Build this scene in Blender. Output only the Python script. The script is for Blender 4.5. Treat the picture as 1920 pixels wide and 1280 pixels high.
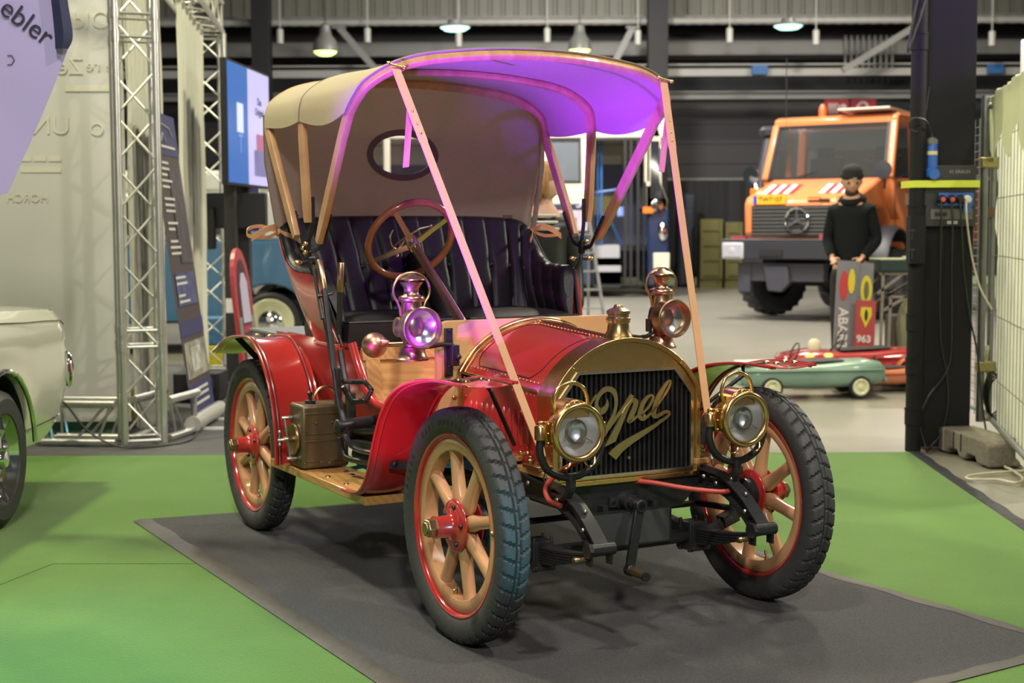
import bpy, bmesh, math, random
from math import sin, cos, pi, radians as R, sqrt, atan2
from mathutils import Vector as V, Matrix
random.seed(7)
for o in list(bpy.data.objects): bpy.data.objects.remove(o)
S = bpy.context.scene
COL = S.collection
# ------------------------------------------------ camera
F_PX, PITCH, ROLL, CAM_H = 2752.4, .0758, -.0045, 1.3254
cd = bpy.data.cameras.new('camera'); cam = bpy.data.objects.new('camera', cd); COL.objects.link(cam); S.camera = cam
cd.sensor_width = 36; cd.lens = F_PX/1920*36; cd.clip_end = 200
fw = V((0, cos(PITCH), -sin(PITCH))); u0 = V((0, sin(PITCH), cos(PITCH))); r0 = V((1, 0, 0))
rt = r0*cos(ROLL)+u0*sin(ROLL); up = u0*cos(ROLL)-r0*sin(ROLL)
m = Matrix((rt, up, -fw)).transposed().to_4x4(); m.translation = (0, 0, CAM_H); cam.matrix_world = m
cd.dof.use_dof = True; cd.dof.focus_distance = 4.75; cd.dof.aperture_fstop = 4.0
# ------------------------------------------------ world, exposure, main lights of the hall
w = bpy.data.worlds.new('world'); S.world = w; w.use_nodes = True
w.node_tree.nodes['Background'].inputs[0].default_value = (.72, .78, .80, 1)
w.node_tree.nodes['Background'].inputs[1].default_value = .06
S.view_settings.view_transform = 'Standard'; S.view_settings.look = 'None'; S.view_settings.gamma = 1
S.view_settings.use_curve_mapping = False; S.view_settings.exposure = 0.22
def light(kind, name, loc, target, power, color, size=.5, spot=60, blend=.3):
    l = bpy.data.lights.new(name, kind); o = bpy.data.objects.new(name, l); COL.objects.link(o)
    l.energy = power; l.color = color; o.location = loc
    d = V(target)-V(loc); o.rotation_euler = d.to_track_quat('-Z', 'Y').to_euler()
    if kind == 'AREA': l.shape = 'DISK'; l.size = size
    else: l.shadow_soft_size = size
    if kind == 'SPOT': l.spot_size = R(spot); l.spot_blend = blend
    return o
WARM = (1, .93, .66); NEUT = (1, .92, .82)
# high hall lamps over the aisle, behind and beside the car
light('AREA', 'hall_light', (2.8, 9.0, 7.0), (1.2, 6, 0), 330, WARM, .45)
light('AREA', 'hall_light', (-3.6, 7.2, 6.2), (-1.0, 6, 0), 300, WARM, .45)
light('AREA', 'hall_light', (-1.2, 1.8, 6.6), (0, 5, 0), 200, NEUT, .45)
light('AREA', 'hall_light', (.6, -4.5, 5.6), (0, 4.7, .8), 330, NEUT, .6)
light('AREA', 'hall_light', (3.6, 2.6, 6.6), (1, 5, 0), 230, NEUT, .45)
light('AREA', 'hall_light', (-5.0, 12.5, 6.5), (-3.2, 10, 0), 500, WARM, .6)
light('AREA', 'hall_light', (3.5, 14.5, 7.5), (3.0, 13.5, 0), 560, WARM, .8)
light('AREA', 'hall_light', (-1.5, 20, 8.0), (-1.5, 20, 0), 700, (1, .94, .95), 1.0)
light('AREA', 'booth_light', (4.9, 8.2, 3.4), (2.8, 8.2, 1.1), 110, (1, .95, .8), .6)
light('AREA', 'hall_light', (3.0, 18.5, 7.5), (4.6, 22, 1), 800, (1, .93, .86), 1.0)
light('AREA', 'hall_light', (1.0, 25.5, 6.5), (1.0, 29, 1), 620, (1, .95, .88), 1.0)
light('AREA', 'hall_light', (8.0, 28, 8.0), (7, 28, 0), 450, NEUT, 1.0)
# show lights standing left of the car: violet and cyan
light('SPOT', 'violet_show_light', (-1.5, 3.3, .30), (.42, 5.76, 1.96), 2500, (.22, .02, 1.0), .03, 32, .9)
light('SPOT', 'pink_show_light', (-2.0, 1.6, .4), (-.1, 5.6, 1.95), 85, (1.0, .16, .62), .05, 34, 1.0)
light('SPOT', 'magenta_show_light', (-1.9, 2.2, .40), (-.40, 5.10, .80), 340, (1.0, .02, .55), .03, 11, .5)
light('SPOT', 'cyan_show_light', (-2.6, 2.2, 3.2), (-1.65, 4.0, 0), 760, (.08, .62, 1.0), .08, 38, 1.0)
light('SPOT', 'cyan_show_light', (1.75, 1.0, .55), (-.035, 4.45, .40), 330, (.06, .75, 1.0), .04, 6.2, .7)

# ------------------------------------------------ materials
MATS = {}
def mat(name, col, rough=.5, metal=0, coat=0, noise=0, nscale=8, bump=0, bscale=60, stretch=None, col2=None, emit=0, spec=.5, trans=0, wave=None, alpha=1, sheen=0, aniso=None):
    if name in MATS: return MATS[name]
    M = bpy.data.materials.new(name); M.use_nodes = True; MATS[name] = M
    nt = M.node_tree; N = nt.nodes; L = nt.links; b = N['Principled BSDF']
    I = b.inputs
    I['Base Color'].default_value = (*col, 1); I['Roughness'].default_value = rough; I['Metallic'].default_value = metal
    I['Coat Weight'].default_value = coat; I['Coat Roughness'].default_value = .06; I['Specular IOR Level'].default_value = spec
    I['Transmission Weight'].default_value = trans; I['Alpha'].default_value = alpha; I['Sheen Weight'].default_value = sheen
    if emit: I['Emission Color'].default_value = (*col, 1); I['Emission Strength'].default_value = emit
    if noise or bump or wave:
        tc = N.new('ShaderNodeTexCoord'); mp = N.new('ShaderNodeMapping'); L.new(tc.outputs['Object'], mp.inputs[0])
        if stretch: mp.inputs['Scale'].default_value = stretch
    if noise:
        if wave:
            tx = N.new('ShaderNodeTexWave'); tx.inputs['Scale'].default_value = nscale; tx.inputs['Distortion'].default_value = wave
            tx.inputs['Detail'].default_value = 4; tx.inputs['Detail Scale'].default_value = 1.5; out = tx.outputs['Fac']
            tx.bands_direction = 'DIAGONAL'
        else:
            tx = N.new('ShaderNodeTexNoise'); tx.inputs['Scale'].default_value = nscale; tx.inputs['Detail'].default_value = 6; out = tx.outputs['Fac']
        L.new(mp.outputs[0], tx.inputs[0])
        mx = N.new('ShaderNodeMix'); mx.data_type = 'RGBA'
        c2 = col2 or tuple(c*.55 for c in col)
        mr = N.new('ShaderNodeMapRange'); mr.inputs[1].default_value = .3; mr.inputs[2].default_value = .72; mr.inputs[3].default_value = 0; mr.inputs[4].default_value = noise
        L.new(out, mr.inputs[0]); L.new(mr.outputs[0], mx.inputs[0])
        mx.inputs[6].default_value = (*col, 1); mx.inputs[7].default_value = (*c2, 1)
        L.new(mx.outputs[2], b.inputs['Base Color'])
        if metal:
            m2 = N.new('ShaderNodeMapRange'); m2.inputs[3].default_value = rough*.8; m2.inputs[4].default_value = min(1, rough*1.7); L.new(out, m2.inputs[0]); L.new(m2.outputs[0], I['Roughness'])
    if bump:
        t2 = N.new('ShaderNodeTexNoise'); t2.inputs['Scale'].default_value = bscale; t2.inputs['Detail'].default_value = 3
        L.new(mp.outputs[0], t2.inputs[0]); bp = N.new('ShaderNodeBump'); bp.inputs['Strength'].default_value = bump; bp.inputs['Distance'].default_value = .01
        L.new(t2.outputs['Fac'], bp.inputs['Height']); L.new(bp.outputs[0], I['Normal'])
    return M
def translucent(M, col, f):     # thin cloth that lets some light through
    nt = M.node_tree; N = nt.nodes; L = nt.links; b = N['Principled BSDF']; t = N.new('ShaderNodeBsdfTranslucent'); t.inputs[0].default_value = (*col, 1)
    mx = N.new('ShaderNodeMixShader'); mx.inputs[0].default_value = f; L.new(b.outputs[0], mx.inputs[1]); L.new(t.outputs[0], mx.inputs[2]); L.new(mx.outputs[0], N['Material Output'].inputs[0]); return M
def glassmat(name, tint=(1, 1, 1), op=.12, rough=.03):
    if name in MATS: return MATS[name]
    M = bpy.data.materials.new(name); M.use_nodes = True; MATS[name] = M
    nt = M.node_tree; N = nt.nodes; L = nt.links; b = N['Principled BSDF']
    b.inputs['Base Color'].default_value = (*tint, 1); b.inputs['Roughness'].default_value = rough; b.inputs['Alpha'].default_value = op
    b.inputs['Coat Weight'].default_value = 1
    g = N.new('ShaderNodeBsdfGlossy'); g.inputs['Roughness'].default_value = rough
    t = N.new('ShaderNodeBsdfTransparent'); t.inputs[0].default_value = (*tint, 1)
    fr = N.new('ShaderNodeFresnel'); fr.inputs[0].default_value = 1.5
    mx = N.new('ShaderNodeMixShader'); L.new(fr.outputs[0], mx.inputs[0]); L.new(t.outputs[0], mx.inputs[1]); L.new(g.outputs[0], mx.inputs[2])
    m2 = N.new('ShaderNodeMixShader'); m2.inputs[0].default_value = op; L.new(mx.outputs[0], m2.inputs[1]); L.new(b.outputs[0], m2.inputs[2]); b.inputs['Alpha'].default_value = 1
    L.new(m2.outputs[0], N['Material Output'].inputs[0])
    return M
RED = mat('red_enamel', (.48, .030, .027), .22, coat=1, noise=.25, nscale=3, col2=(.41, .026, .023))
BRASS = mat('brass', (.80, .55, .24), .20, 1, noise=.6, nscale=22, col2=(.58, .36, .14))
BRASSDK = mat('tarnished_brass', (.50, .37, .22), .27, 1, noise=.7, nscale=30, col2=(.33, .22, .13))
NICKEL = mat('nickel', (.72, .66, .60), .18, 1, noise=.4, nscale=20, col2=(.5, .42, .36))
CHROME = mat('chrome', (.8, .8, .8), .07, 1)
STEEL = mat('grey_steel', (.45, .44, .42), .35, 1)
IRON = mat('black_painted_iron', (.018, .019, .022), .38, noise=.3, nscale=30, bump=.08, bscale=120)
BLACK = mat('black_matt', (.010, .010, .011), .6)
RUBBER = mat('black_rubber', (.022, .022, .024), .52, noise=.5, nscale=40, col2=(.034, .034, .036), bump=.06, bscale=200)
TREAD = mat('tread_rubber', (.055, .057, .060), .62, noise=.6, nscale=50, col2=(.038, .039, .04), bump=.15, bscale=180)
WOOD = mat('varnished_oak', (.58, .32, .12), .33, coat=.5, noise=.6, nscale=1.3, wave=6, stretch=(2, 2, 14), col2=(.42, .20, .065))
WOODX = mat('varnished_oak_lengthwise', (.58, .32, .12), .36, coat=.4, noise=.6, nscale=1.1, wave=5, stretch=(2, 18, 18), col2=(.43, .21, .07))
WOODY = mat('varnished_oak_crosswise', (.60, .34, .13), .36, coat=.4, noise=.6, nscale=1.1, wave=5, stretch=(16, 1.6, 22), col2=(.47, .24, .085))
WHEELWOOD = mat('wheel_wood', (.64, .355, .19), .28, coat=.7, noise=.7, nscale=9, stretch=(1, 3, 1), col2=(.53, .27, .125))
BOWWOOD = mat('bow_ash', (.56, .34, .16), .38, coat=.3, noise=.8, nscale=5, stretch=(2, 6, 2), col2=(.38, .20, .08))
MAPLE = mat('pale_maple', (.66, .42, .20), .34, coat=.4, noise=.5, nscale=6, stretch=(6, 1, 9), col2=(.58, .34, .15), bump=.02)
RIMWOOD = mat('steering_rim_wood', (.22, .075, .025), .3, coat=.8, noise=.7, nscale=14, col2=(.34, .13, .04))
LEATHER = mat('black_leather', (.012, .012, .014), .45, spec=.45, noise=.3, nscale=12, bump=.12, bscale=90)
TAN = mat('tan_leather_strap', (.56, .31, .15), .45, noise=.4, nscale=14, col2=(.47, .25, .11))
CANVAS = mat('beige_canvas', (.46, .40, .25), .9, noise=.4, nscale=40, stretch=(1, 1, 9), col2=(.38, .33, .20), bump=.12, bscale=260)
CURTAIN = mat('brown_grey_canvas', (.31, .275, .25), .9, noise=.55, nscale=30, stretch=(1, 1, 9), col2=(.225, .195, .175), bump=.12, bscale=260)
translucent(CANVAS, (.42, .36, .26), .18); translucent(CURTAIN, (.52, .42, .36), .40)
LENS = glassmat('lamp_glass', (.95, .97, 1), .02)
MIRROR = mat('lamp_reflector', (.86, .86, .88), .30, .5)
SIDEMIR = mat('side_lamp_reflector', (.55, .56, .62), .22, 1)
WHITE = mat('white_gloss', (.78, .78, .74), .25, coat=.6)
RUBRED = mat('red_rubber_hose', (.48, .07, .05), .45)

# ------------------------------------------------ mesh helpers
class MB:
    def __init__(s): s.v = []; s.f = []
    def add(s, vs, fs):
        n = len(s.v); s.v += [tuple(x) for x in vs]; s.f += [tuple(i+n for i in f) for f in fs]; return s
    def box(s, c, d, rz=0, rot=None):
        M = Matrix.Rotation(rz, 3, 'Z') if rot is None else rot
        vs = [V(c)+M @ V((x*d[0]/2, y*d[1]/2, z*d[2]/2)) for x in (-1, 1) for y in (-1, 1) for z in (-1, 1)]
        return s.add(vs, [(0, 1, 3, 2), (4, 6, 7, 5), (0, 4, 5, 1), (2, 3, 7, 6), (0, 2, 6, 4), (1, 5, 7, 3)])
    def bar(s, a, b, w, t, upv=(0, 0, 1)):      # rectangular bar from a to b, w sideways, t along up
        a, b = V(a), V(b); d = (b-a).normalized(); sd = d.cross(V(upv))
        if sd.length < 1e-4: sd = d.cross(V((0, 1, 0)))
        sd.normalize(); u = sd.cross(d)
        vs = [p+sd*i*w/2+u*j*t/2 for p in (a, b) for i in (-1, 1) for j in (-1, 1)]
        return s.add(vs, [(0, 1, 3, 2), (4, 6, 7, 5), (0, 4, 5, 1), (2, 3, 7, 6), (0, 2, 6, 4), (1, 5, 7, 3)])
    def rings(s, rings, closed=False, cap=True):
        n = len(rings[0]); k = len(rings); vs = [p for r in rings for p in r]; fs = []
        for i in range(k if closed else k-1):
            a = i*n; b = ((i+1) % k)*n
            for j in range(n): fs.append((a+j, a+(j+1) % n, b+(j+1) % n, b+j))
        if cap and not closed: fs += [tuple(range(n))[::-1], tuple(range((k-1)*n, k*n))]
        return s.add(vs, fs)
    def tube(s, pts, r, n=10, closed=False, sx=1, cap=True):
        pts = [V(p) for p in pts]; k = len(pts); rr = r if isinstance(r, (list, tuple)) else [r]*k
        def tan(i):
            if closed: return (pts[(i+1) % k]-pts[i-1]).normalized()
            return (pts[min(i+1, k-1)]-pts[max(i-1, 0)]).normalized()
        t = tan(0); u = t.cross(V((0, 0, 1)))
        if u.length < .05: u = t.cross(V((0, 1, 0)))
        u.normalize(); rings = []
        for i in range(k):
            t = tan(i); u = (u-t*u.dot(t)).normalized(); w_ = t.cross(u)
            rings.append([pts[i]+(u*cos(2*pi*j/n)*sx+w_*sin(2*pi*j/n))*rr[i] for j in range(n)])
        return s.rings(rings, closed, cap)
    def lathe(s, prof, o=(0, 0, 0), ax=(0, 0, 1), n=24, cap=True, a0=0, a1=2*pi):
        o = V(o); ax = V(ax).normalized(); u = ax.cross(V((0, 0, 1)))
        if u.length < .05: u = V((1, 0, 0))
        u.normalize(); w_ = ax.cross(u)
        full = abs(a1-a0-2*pi) < 1e-4
        rings = [[o+ax*h+(u*cos(a0+(a1-a0)*j/(n if full else n-1))+w_*sin(a0+(a1-a0)*j/(n if full else n-1)))*max(r, 1e-4) for j in range(n)] for r, h in prof]
        return s.rings(rings, False, cap) if full else s.grid(rings)
    def grid(s, rows, cu=False, cv=False):
        n = len(rows[0]); k = len(rows); vs = [p for r in rows for p in r]; fs = []
        for i in range(k if cv else k-1):
            for j in range(n if cu else n-1):
                a = i*n+j; b = i*n+(j+1) % n; c = ((i+1) % k)*n+(j+1) % n; d = ((i+1) % k)*n+j; fs.append((a, b, c, d))
        return s.add(vs, fs)
    def sheet(s, rows, t):     # grid with thickness along its normals
        rows = [[V(p) for p in r] for r in rows]; k = len(rows); n = len(rows[0]); back = []
        for i in range(k):
            rb = []
            for j in range(n):
                du = rows[i][min(j+1, n-1)]-rows[i][max(j-1, 0)]; dv = rows[min(i+1, k-1)][j]-rows[max(i-1, 0)][j]
                nn = du.cross(dv); nn = nn.normalized() if nn.length > 1e-9 else V((0, 0, 1)); rb.append(rows[i][j]-nn*t)
            back.append(rb)
        s.grid(rows); s.grid([r[::-1] for r in back])
        def strip(a, b): s.grid([a, b])
        strip(rows[0], back[0]); strip(back[-1], rows[-1]); strip([r[0] for r in back], [r[0] for r in rows]); strip([r[-1] for r in rows], [r[-1] for r in back])
        return s
    def prism(s, poly, plane, t0, t1):
        def P(a, b, t): return {'xz': (a, t, b), 'xy': (a, b, t), 'yz': (t, a, b)}[plane]
        n = len(poly); vs = [P(a, b, t0) for a, b in poly]+[P(a, b, t1) for a, b in poly]
        return s.add(vs, [tuple(range(n)), tuple(range(n, 2*n))[::-1]]+[(i, (i+1) % n, n+(i+1) % n, n+i) for i in range(n)])
    def frame(s, outer, inner, plane, t0, t1):
        def P(a, b, t): return {'xz': (a, t, b), 'xy': (a, b, t), 'yz': (t, a, b)}[plane]
        n = len(outer); L4 = [[P(*p, t0) for p in outer], [P(*p, t1) for p in outer], [P(*p, t1) for p in inner], [P(*p, t0) for p in inner]]
        vs = [p for l in L4 for p in l]; fs = []
        for l in range(4):
            for i in range(n): a = l*n; b = ((l+1) % 4)*n; fs.append((a+i, a+(i+1) % n, b+(i+1) % n, b+i))
        return s.add(vs, fs)
    def ball(s, c, r, n=12, sc=(1, 1, 1)):
        c = V(c); rings = []
        for i in range(1, n//2+1):
            a = pi*i/(n//2+1); rings.append([c+V((sin(a)*cos(2*pi*j/n)*r*sc[0], sin(a)*sin(2*pi*j/n)*r*sc[1], cos(a)*r*sc[2])) for j in range(n)])
        return s.rings(rings)
    def xf(s, M):
        s.v = [tuple(M @ V(p)) for p in s.v]; return s
    def build(s, name, m=None, parent=None, smooth=38, bevel=0, sub=0, loc=None, rot=None, weld=False, recalc=True):
        me = bpy.data.meshes.new(name); me.from_pydata(s.v, [], s.f)
        bm = bmesh.new(); bm.from_mesh(me)
        if weld: bmesh.ops.remove_doubles(bm, verts=bm.verts, dist=1e-4)
        if recalc: bmesh.ops.recalc_face_normals(bm, faces=bm.faces)
        bm.to_mesh(me); bm.free()
        for p in me.polygons: p.use_smooth = bool(smooth)
        if smooth: me.set_sharp_from_angle(angle=R(smooth))
        o = bpy.data.objects.new(name, me); COL.objects.link(o)
        if m: me.materials.append(m)
        if parent: o.parent = parent
        if loc: o.location = loc
        if rot: o.rotation_euler = rot
        if bevel:
            b = o.modifiers.new('bevel', 'BEVEL'); b.width = bevel; b.segments = 2; b.limit_method = 'ANGLE'; b.angle_limit = R(40); b.harden_normals = False
        if sub: x = o.modifiers.new('sub', 'SUBSURF'); x.levels = x.render_levels = sub
        return o
def tag(o, label=None, cat=None, group=None, kind=None):
    if label: o['label'] = label
    if cat: o['category'] = cat
    if group: o['group'] = group
    if kind: o['kind'] = kind
    return o
def empty(name, loc=(0, 0, 0), rz=0, label=None, cat=None, group=None):
    o = bpy.data.objects.new(name, None); COL.objects.link(o); o.location = loc; o.rotation_euler.z = rz; o.empty_display_size = .1
    return tag(o, label, cat, group)
def copy_tree(o, parent=None):
    c = o.copy(); COL.objects.link(c)
    if parent: c.parent = parent
    for ch in list(o.children): copy_tree(ch, c)
    return c
def text_mb(s, size, depth=.002, shear=0, bold=0):      # lettering as mesh: centred, in the local xy plane
    c = bpy.data.curves.new('t', 'FONT'); c.body = s; c.size = size; c.extrude = depth/2; c.align_x = 'CENTER'; c.align_y = 'CENTER'; c.shear = shear; c.offset = bold; c.resolution_u = 4
    o = bpy.data.objects.new('t', c); COL.objects.link(o); dg = bpy.context.evaluated_depsgraph_get(); dg.update()
    me = bpy.data.meshes.new_from_object(o.evaluated_get(dg)); b = MB(); b.add([v.co[:] for v in me.vertices], [tuple(p.vertices) for p in me.polygons])
    bpy.data.objects.remove(o); bpy.data.curves.remove(c); bpy.data.meshes.remove(me); return b
def frame_mat(o, xd, yd):     # matrix: local x->xd, local y->yd
    xd = V(xd).normalized(); yd = V(yd); yd = (yd-xd*yd.dot(xd)).normalized(); zd = xd.cross(yd)
    M = Matrix((xd, yd, zd)).transposed().to_4x4(); M.translation = V(o); return M
def cat(pts, n=8, closed=False):      # Catmull-Rom through points
    P = [V(p) for p in pts]; k = len(P); out = []
    for i in range(k if closed else k-1):
        a, b, c, d = (P[(i-1) % k], P[i], P[(i+1) % k], P[(i+2) % k]) if closed else (P[max(i-1, 0)], P[i], P[i+1], P[min(i+2, k-1)])
        for j in range(n):
            t = j/n; out.append(.5*((2*b)+(c-a)*t+(2*a-5*b+4*c-d)*t*t+(3*b-a-3*c+d)*t**3))
    if not closed: out.append(P[-1])
    return out
def at(px, py, Y):     # point seen at a place in the frame, Y metres away
    d = fw+rt*((px-960)/F_PX)-up*((py-640)/F_PX); return V((0, 0, CAM_H))+d*(Y/d.y)
# =====================================================================  THE CAR (x forward, y to its left, z up)
TH = .4897
CARLOC = (-.16+.58725*cos(TH), 4.6574+.58725*sin(TH), .003)
car = empty('veteran_car', CARLOC, TH-pi/2, 'red open two-seat veteran car with brass radiator and beige folding top on the dark mat', 'car')
WB, TR = 2.0592, .58725
def part(b, name, m, parent=car, **k): return b.build(name, m, parent, **k)
# ---- wheels (axis along y, outer side +y)
def tyre_mb():
    b = MB(); NB = 46; K = 8; n = NB*K; rows = []
    prof = [(.292, -.030), (.300, -.040), (.318, -.050), (.338, -.052), (.356, -.050), (.368, -.046), (.3745, -.039), (.3775, -.029), (.379, -.016), (.380, -.007), (.380, 0), (.380, .007), (.379, .016), (.3775, .029), (.3745, .039), (.368, .046), (.356, .050), (.338, .052), (.318, .050), (.300, .040), (.292, .030)]
    P = []
    for i in range(len(prof)-1):
        P.append(prof[i])
        if 5 <= i < 15: P.append(tuple((prof[i][j]+prof[i+1][j])/2 for j in (0, 1)))
    P.append(prof[-1])
    for j in range(n):
        row = []
        for r, y in P:
            g = 0
            if r > .364:
                k = (j/K+(abs(y)*9)) % 1 if y > 0 else (j/K+.5+(abs(y)*9)) % 1
                if k < .15 and abs(y) > .009: g = .010
                if .0065 < abs(y) < .0115: g = .009
                if abs(y) < .0065 and (j % K) == 0: g = .005
            a = 2*pi*j/n; row.append(((r-g)*cos(a), y, (r-g)*sin(a)))
        rows.append(row)
    return b.grid(rows, cv=True)
def wheel(front):
    b = MB(); sec = [(.240, -.024), (.244, -.027), (.278, -.027), (.282, -.023), (.282, .023), (.278, .027), (.244, .027), (.240, .024)]
    b.rings([[(r*cos(2*pi*j/72), y, r*sin(2*pi*j/72)) for r, y in sec] for j in range(72)], closed=True)
    w_ = part(b, 'wheel', WHEELWOOD, smooth=50)
    tyre_mb().build('tyre', TREAD, w_, smooth=30)
    b = MB(); sec = [(.282, -.030), (.287, -.037), (.294, -.040), (.299, -.036), (.297, -.030), (.289, -.024), (.289, .024), (.297, .030), (.299, .036), (.294, .040), (.287, .037), (.282, .030)]
    b.rings([[(r*cos(2*pi*j/72), y, r*sin(2*pi*j/72)) for r, y in sec] for j in range(72)], closed=True); b.build('rim', RED, w_, smooth=60)
    for i in range(8):
        b = MB(); a = 2*pi*i/8+R(33); rings = []
        for r, ht, ha in ((.058, .0225, .024), (.074, .0290, .024), (.092, .0268, .023), (.118, .0225, .022), (.16, .0208, .021), (.215, .0218, .020), (.243, .024, .021)):
            rings.append([V(((r*cos(a)-sin(a)*ht*cos(q)), ha*(1 if sin(q) > 0 else -1)*abs(sin(q))**.7, (r*sin(a)+cos(a)*ht*cos(q)))) for q in [2*pi*k/12 for k in range(12)]])
        b.rings(rings); b.build('spoke', WHEELWOOD, w_, smooth=60)
    b = MB(); b.lathe([(.0, -.034), (.083, -.034), (.086, -.031), (.086, -.027), (0, -.027)], ax=(0, 1, 0), n=36, cap=False)
    b.lathe([(.0, .027), (.086, .027), (.086, .030), (.082, .034), (.060, .036), (.042, .043), (.036, .055), (.034, .095), (.037, .097), (.037, .103), (.0, .103)], ax=(0, 1, 0), n=36, cap=False)
    b.build('hub', RED, w_, smooth=50)
    b = MB(); b.lathe([(.031, .100), (.031, .128), (.027, .132), (.0, .132)], ax=(0, 1, 0), n=6); b.lathe([(.020, .130), (.020, .136), (.016, .137), (.0, .135)], ax=(0, 1, 0), n=20)
    b.build('hub_nut', BRASSDK, w_, smooth=30, bevel=.0015)
    for i in range(5):
        a = 2*pi*i/5+.5; MB().lathe([(.008, .033), (.0085, .038), (.006, .043), (0, .044)], (.062*cos(a), 0, .062*sin(a)), (0, 1, 0), 10).build('hub_bolt', IRON, w_)
    a = -1.35; d = V((cos(a), 0, sin(a))); MB().lathe([(.008, 0), (.008, .012), (.005, .014), (.005, .03), (.003, .034)], d*.24+V((0, .004, 0)), -d, 8).build('valve', BRASSDK, w_)
    MB().lathe([(.008, 0), (.009, .004), (.006, .009), (0, .010)], (-.261, .026, .02), (0, 1, 0), 10).build('valve_bolt', BRASSDK, w_)
    b = MB(); rows = 'CHEVRON CORD   602941   '
    for side in (1, -1):
        for i, ch in enumerate(rows):
            if ch == ' ': continue
            a = pi/2-side*(i-4)*.088; rr = .331; t = text_mb(ch, .026, .0016)
            M = frame_mat((rr*cos(a), side*.0523, rr*sin(a)), (side*sin(a), 0, -side*cos(a)), (cos(a), 0, sin(a))); b.add(t.xf(M).v, t.f)
    b.build('tyre_lettering', RUBBER, w_, smooth=0)
    b = MB()
    if front: b.lathe([(.0, -.075), (.045, -.075), (.058, -.066), (.058, -.034), (0, -.034)], ax=(0, 1, 0), n=28)
    else: b.lathe([(0, -.10), (.11, -.10), (.115, -.095), (.115, -.04), (.10, -.034), (0, -.034)], ax=(0, 1, 0), n=40)
    b.build('brake_drum', IRON, w_)
    return w_
wf = wheel(True); wf.location = (0, TR, .38)
o = copy_tree(wf); o.location = (0, -TR, .38); o.rotation_euler.z = pi
wr = wheel(False); wr.location = (-WB, TR, .38); wr.rotation_euler.y = .3
o = copy_tree(wr); o.location = (-WB, -TR, .38); o.rotation_euler = (0, .25, pi)
for x in list(COL.objects):
    if x.parent and x.parent.name.startswith('wheel') and x.name.startswith('tyre') and 'lettering' not in x.name: pass
# ---- chassis
for s in (-1, 1):
    b = MB(); y = s*.31
    prof = [(-2.45, .47), (-2.1, .53), (-1.6, .545), (-.4, .545), (-.1, .52), (.05, .505), (.16, .497), (.25, .468), (.32, .425), (.37, .385), (.405, .355)]
    low = [(.375, .325), (.33, .362), (.27, .405), (.19, .437), (.08, .445), (-.1, .45), (-.4, .475), (-1.6, .475), (-2.1, .46), (-2.45, .42)]
    b.prism(prof+low, 'xz', y-.004, y+.004)
    up_ = cat([V((a, 0, c)) for a, c in prof], 4); lo_ = cat([V((a, 0, c)) for a, c in low[::-1]], 4)
    for line in (up_, lo_): b.sheet([[p+V((0, y-.024, 0)) for p in line], [p+V((0, y+.024, 0)) for p in line]], .006)
    b.tube([(.395, y-.04, .345), (.395, y+.045, .345)], .020, 16)
    b.lathe([(.026, 0), (.026, .012), (0, .012)], (.395, y-.052, .345), (0, 1, 0), 6)
    part(b, 'chassis_rail', IRON, smooth=40)
    b = MB()
    for x, z in ((.33, .395), (.10, .478), (.17, .465), (-.02, .49)): b.ball((x, y-.026, z), .009, 8)
    for x, z in ((.30, .442), (.22, .482)): b.ball((x, y, z+.004), .008, 8)
    part(b, 'rail_rivet', STEEL)
    b = MB()     # semi-elliptic leaf spring
    for k in range(6):
        L_ = .40-k*.055; pts = []
        for i in range(13):
            t = -1+2*i/12; pts.append(V((t*L_, 0, .288+.052*(t*L_/.40)**2-k*.009)))
        rows = [[p+V((0, y-.022, 0)) for p in pts], [p+V((0, y+.022, 0)) for p in pts]]; b.sheet(rows, .007)
    b.tube([(.40, y-.025, .342), (.40, y+.025, .342)], .015, 12); b.tube([(-.40, y-.025, .342), (-.40, y+.025, .342)], .015, 12)
    b.box((.385, y-.036, .320), (.03, .008, .05)); b.box((.385, y+.036, .320), (.03, .008, .05))
    part(b, 'front_leaf_spring', IRON)
    b = MB(); b.box((0, y, .262), (.09, .065, .085)); b.box((0, y, .215), (.10, .075, .015))
    for dx in (-.03, .03):
        for dy in (-.032, .032): b.tube([(dx, y+dy, .205), (dx, y+dy, .315)], .006, 8); b.lathe([(.011, 0), (.011, .012)], (dx, y+dy, .203), (0, 0, 1), 6)
    part(b, 'spring_clamp', IRON, bevel=.002)
    b = MB()
    b.lathe([(.009, 0), (.009, .03), (.012, .032), (.010, .042), (0, .045)], (.375, y-.045, .315), (0, -1, 0), 10); part(b, 'grease_cup', BRASSDK)
    b = MB(); pts = [V((-WB-.5+i*.1, 0, .34+.09*((i-5)/5)**2)) for i in range(11)]
    for k in range(4): b.sheet([[p+V((0, s*.42-.022, -k*.009)) for p in pts[k:11-k]], [p+V((0, s*.42+.022, -k*.009)) for p in pts[k:11-k]]], .007)
    part(b, 'rear_leaf_spring', IRON)
    # axle stub, kingpin yoke and steering arm seen between the spokes
    b = MB(); yy = s*.49
    b.tube([(0, yy, .30), (0, yy, .46)], .020, 14); b.tube([(0, yy, .38), (0, s*.54, .38)], .024, 14); b.lathe([(.027, 0), (.027, .03), (.018, .035)], (0, yy, .455), (0, 0, 1), 14)
    b.tube(cat([(0, yy, .33), (-.06, yy-s*.02, .33), (-.16, s*.44, .33)], 5), .012, 8); b.bar((0, yy, .31), (0, s*.43, .29), .045, .04)
    part(b, 'steering_knuckle', IRON)
    b = MB(); b.lathe([(.013, 0), (.013, .03), (.016, .031), (.016, .045), (.007, .047), (.007, .052), (0, .053)], (0, yy, .485), (0, 0, 1), 12); part(b, 'grease_cup', NICKEL)
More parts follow.
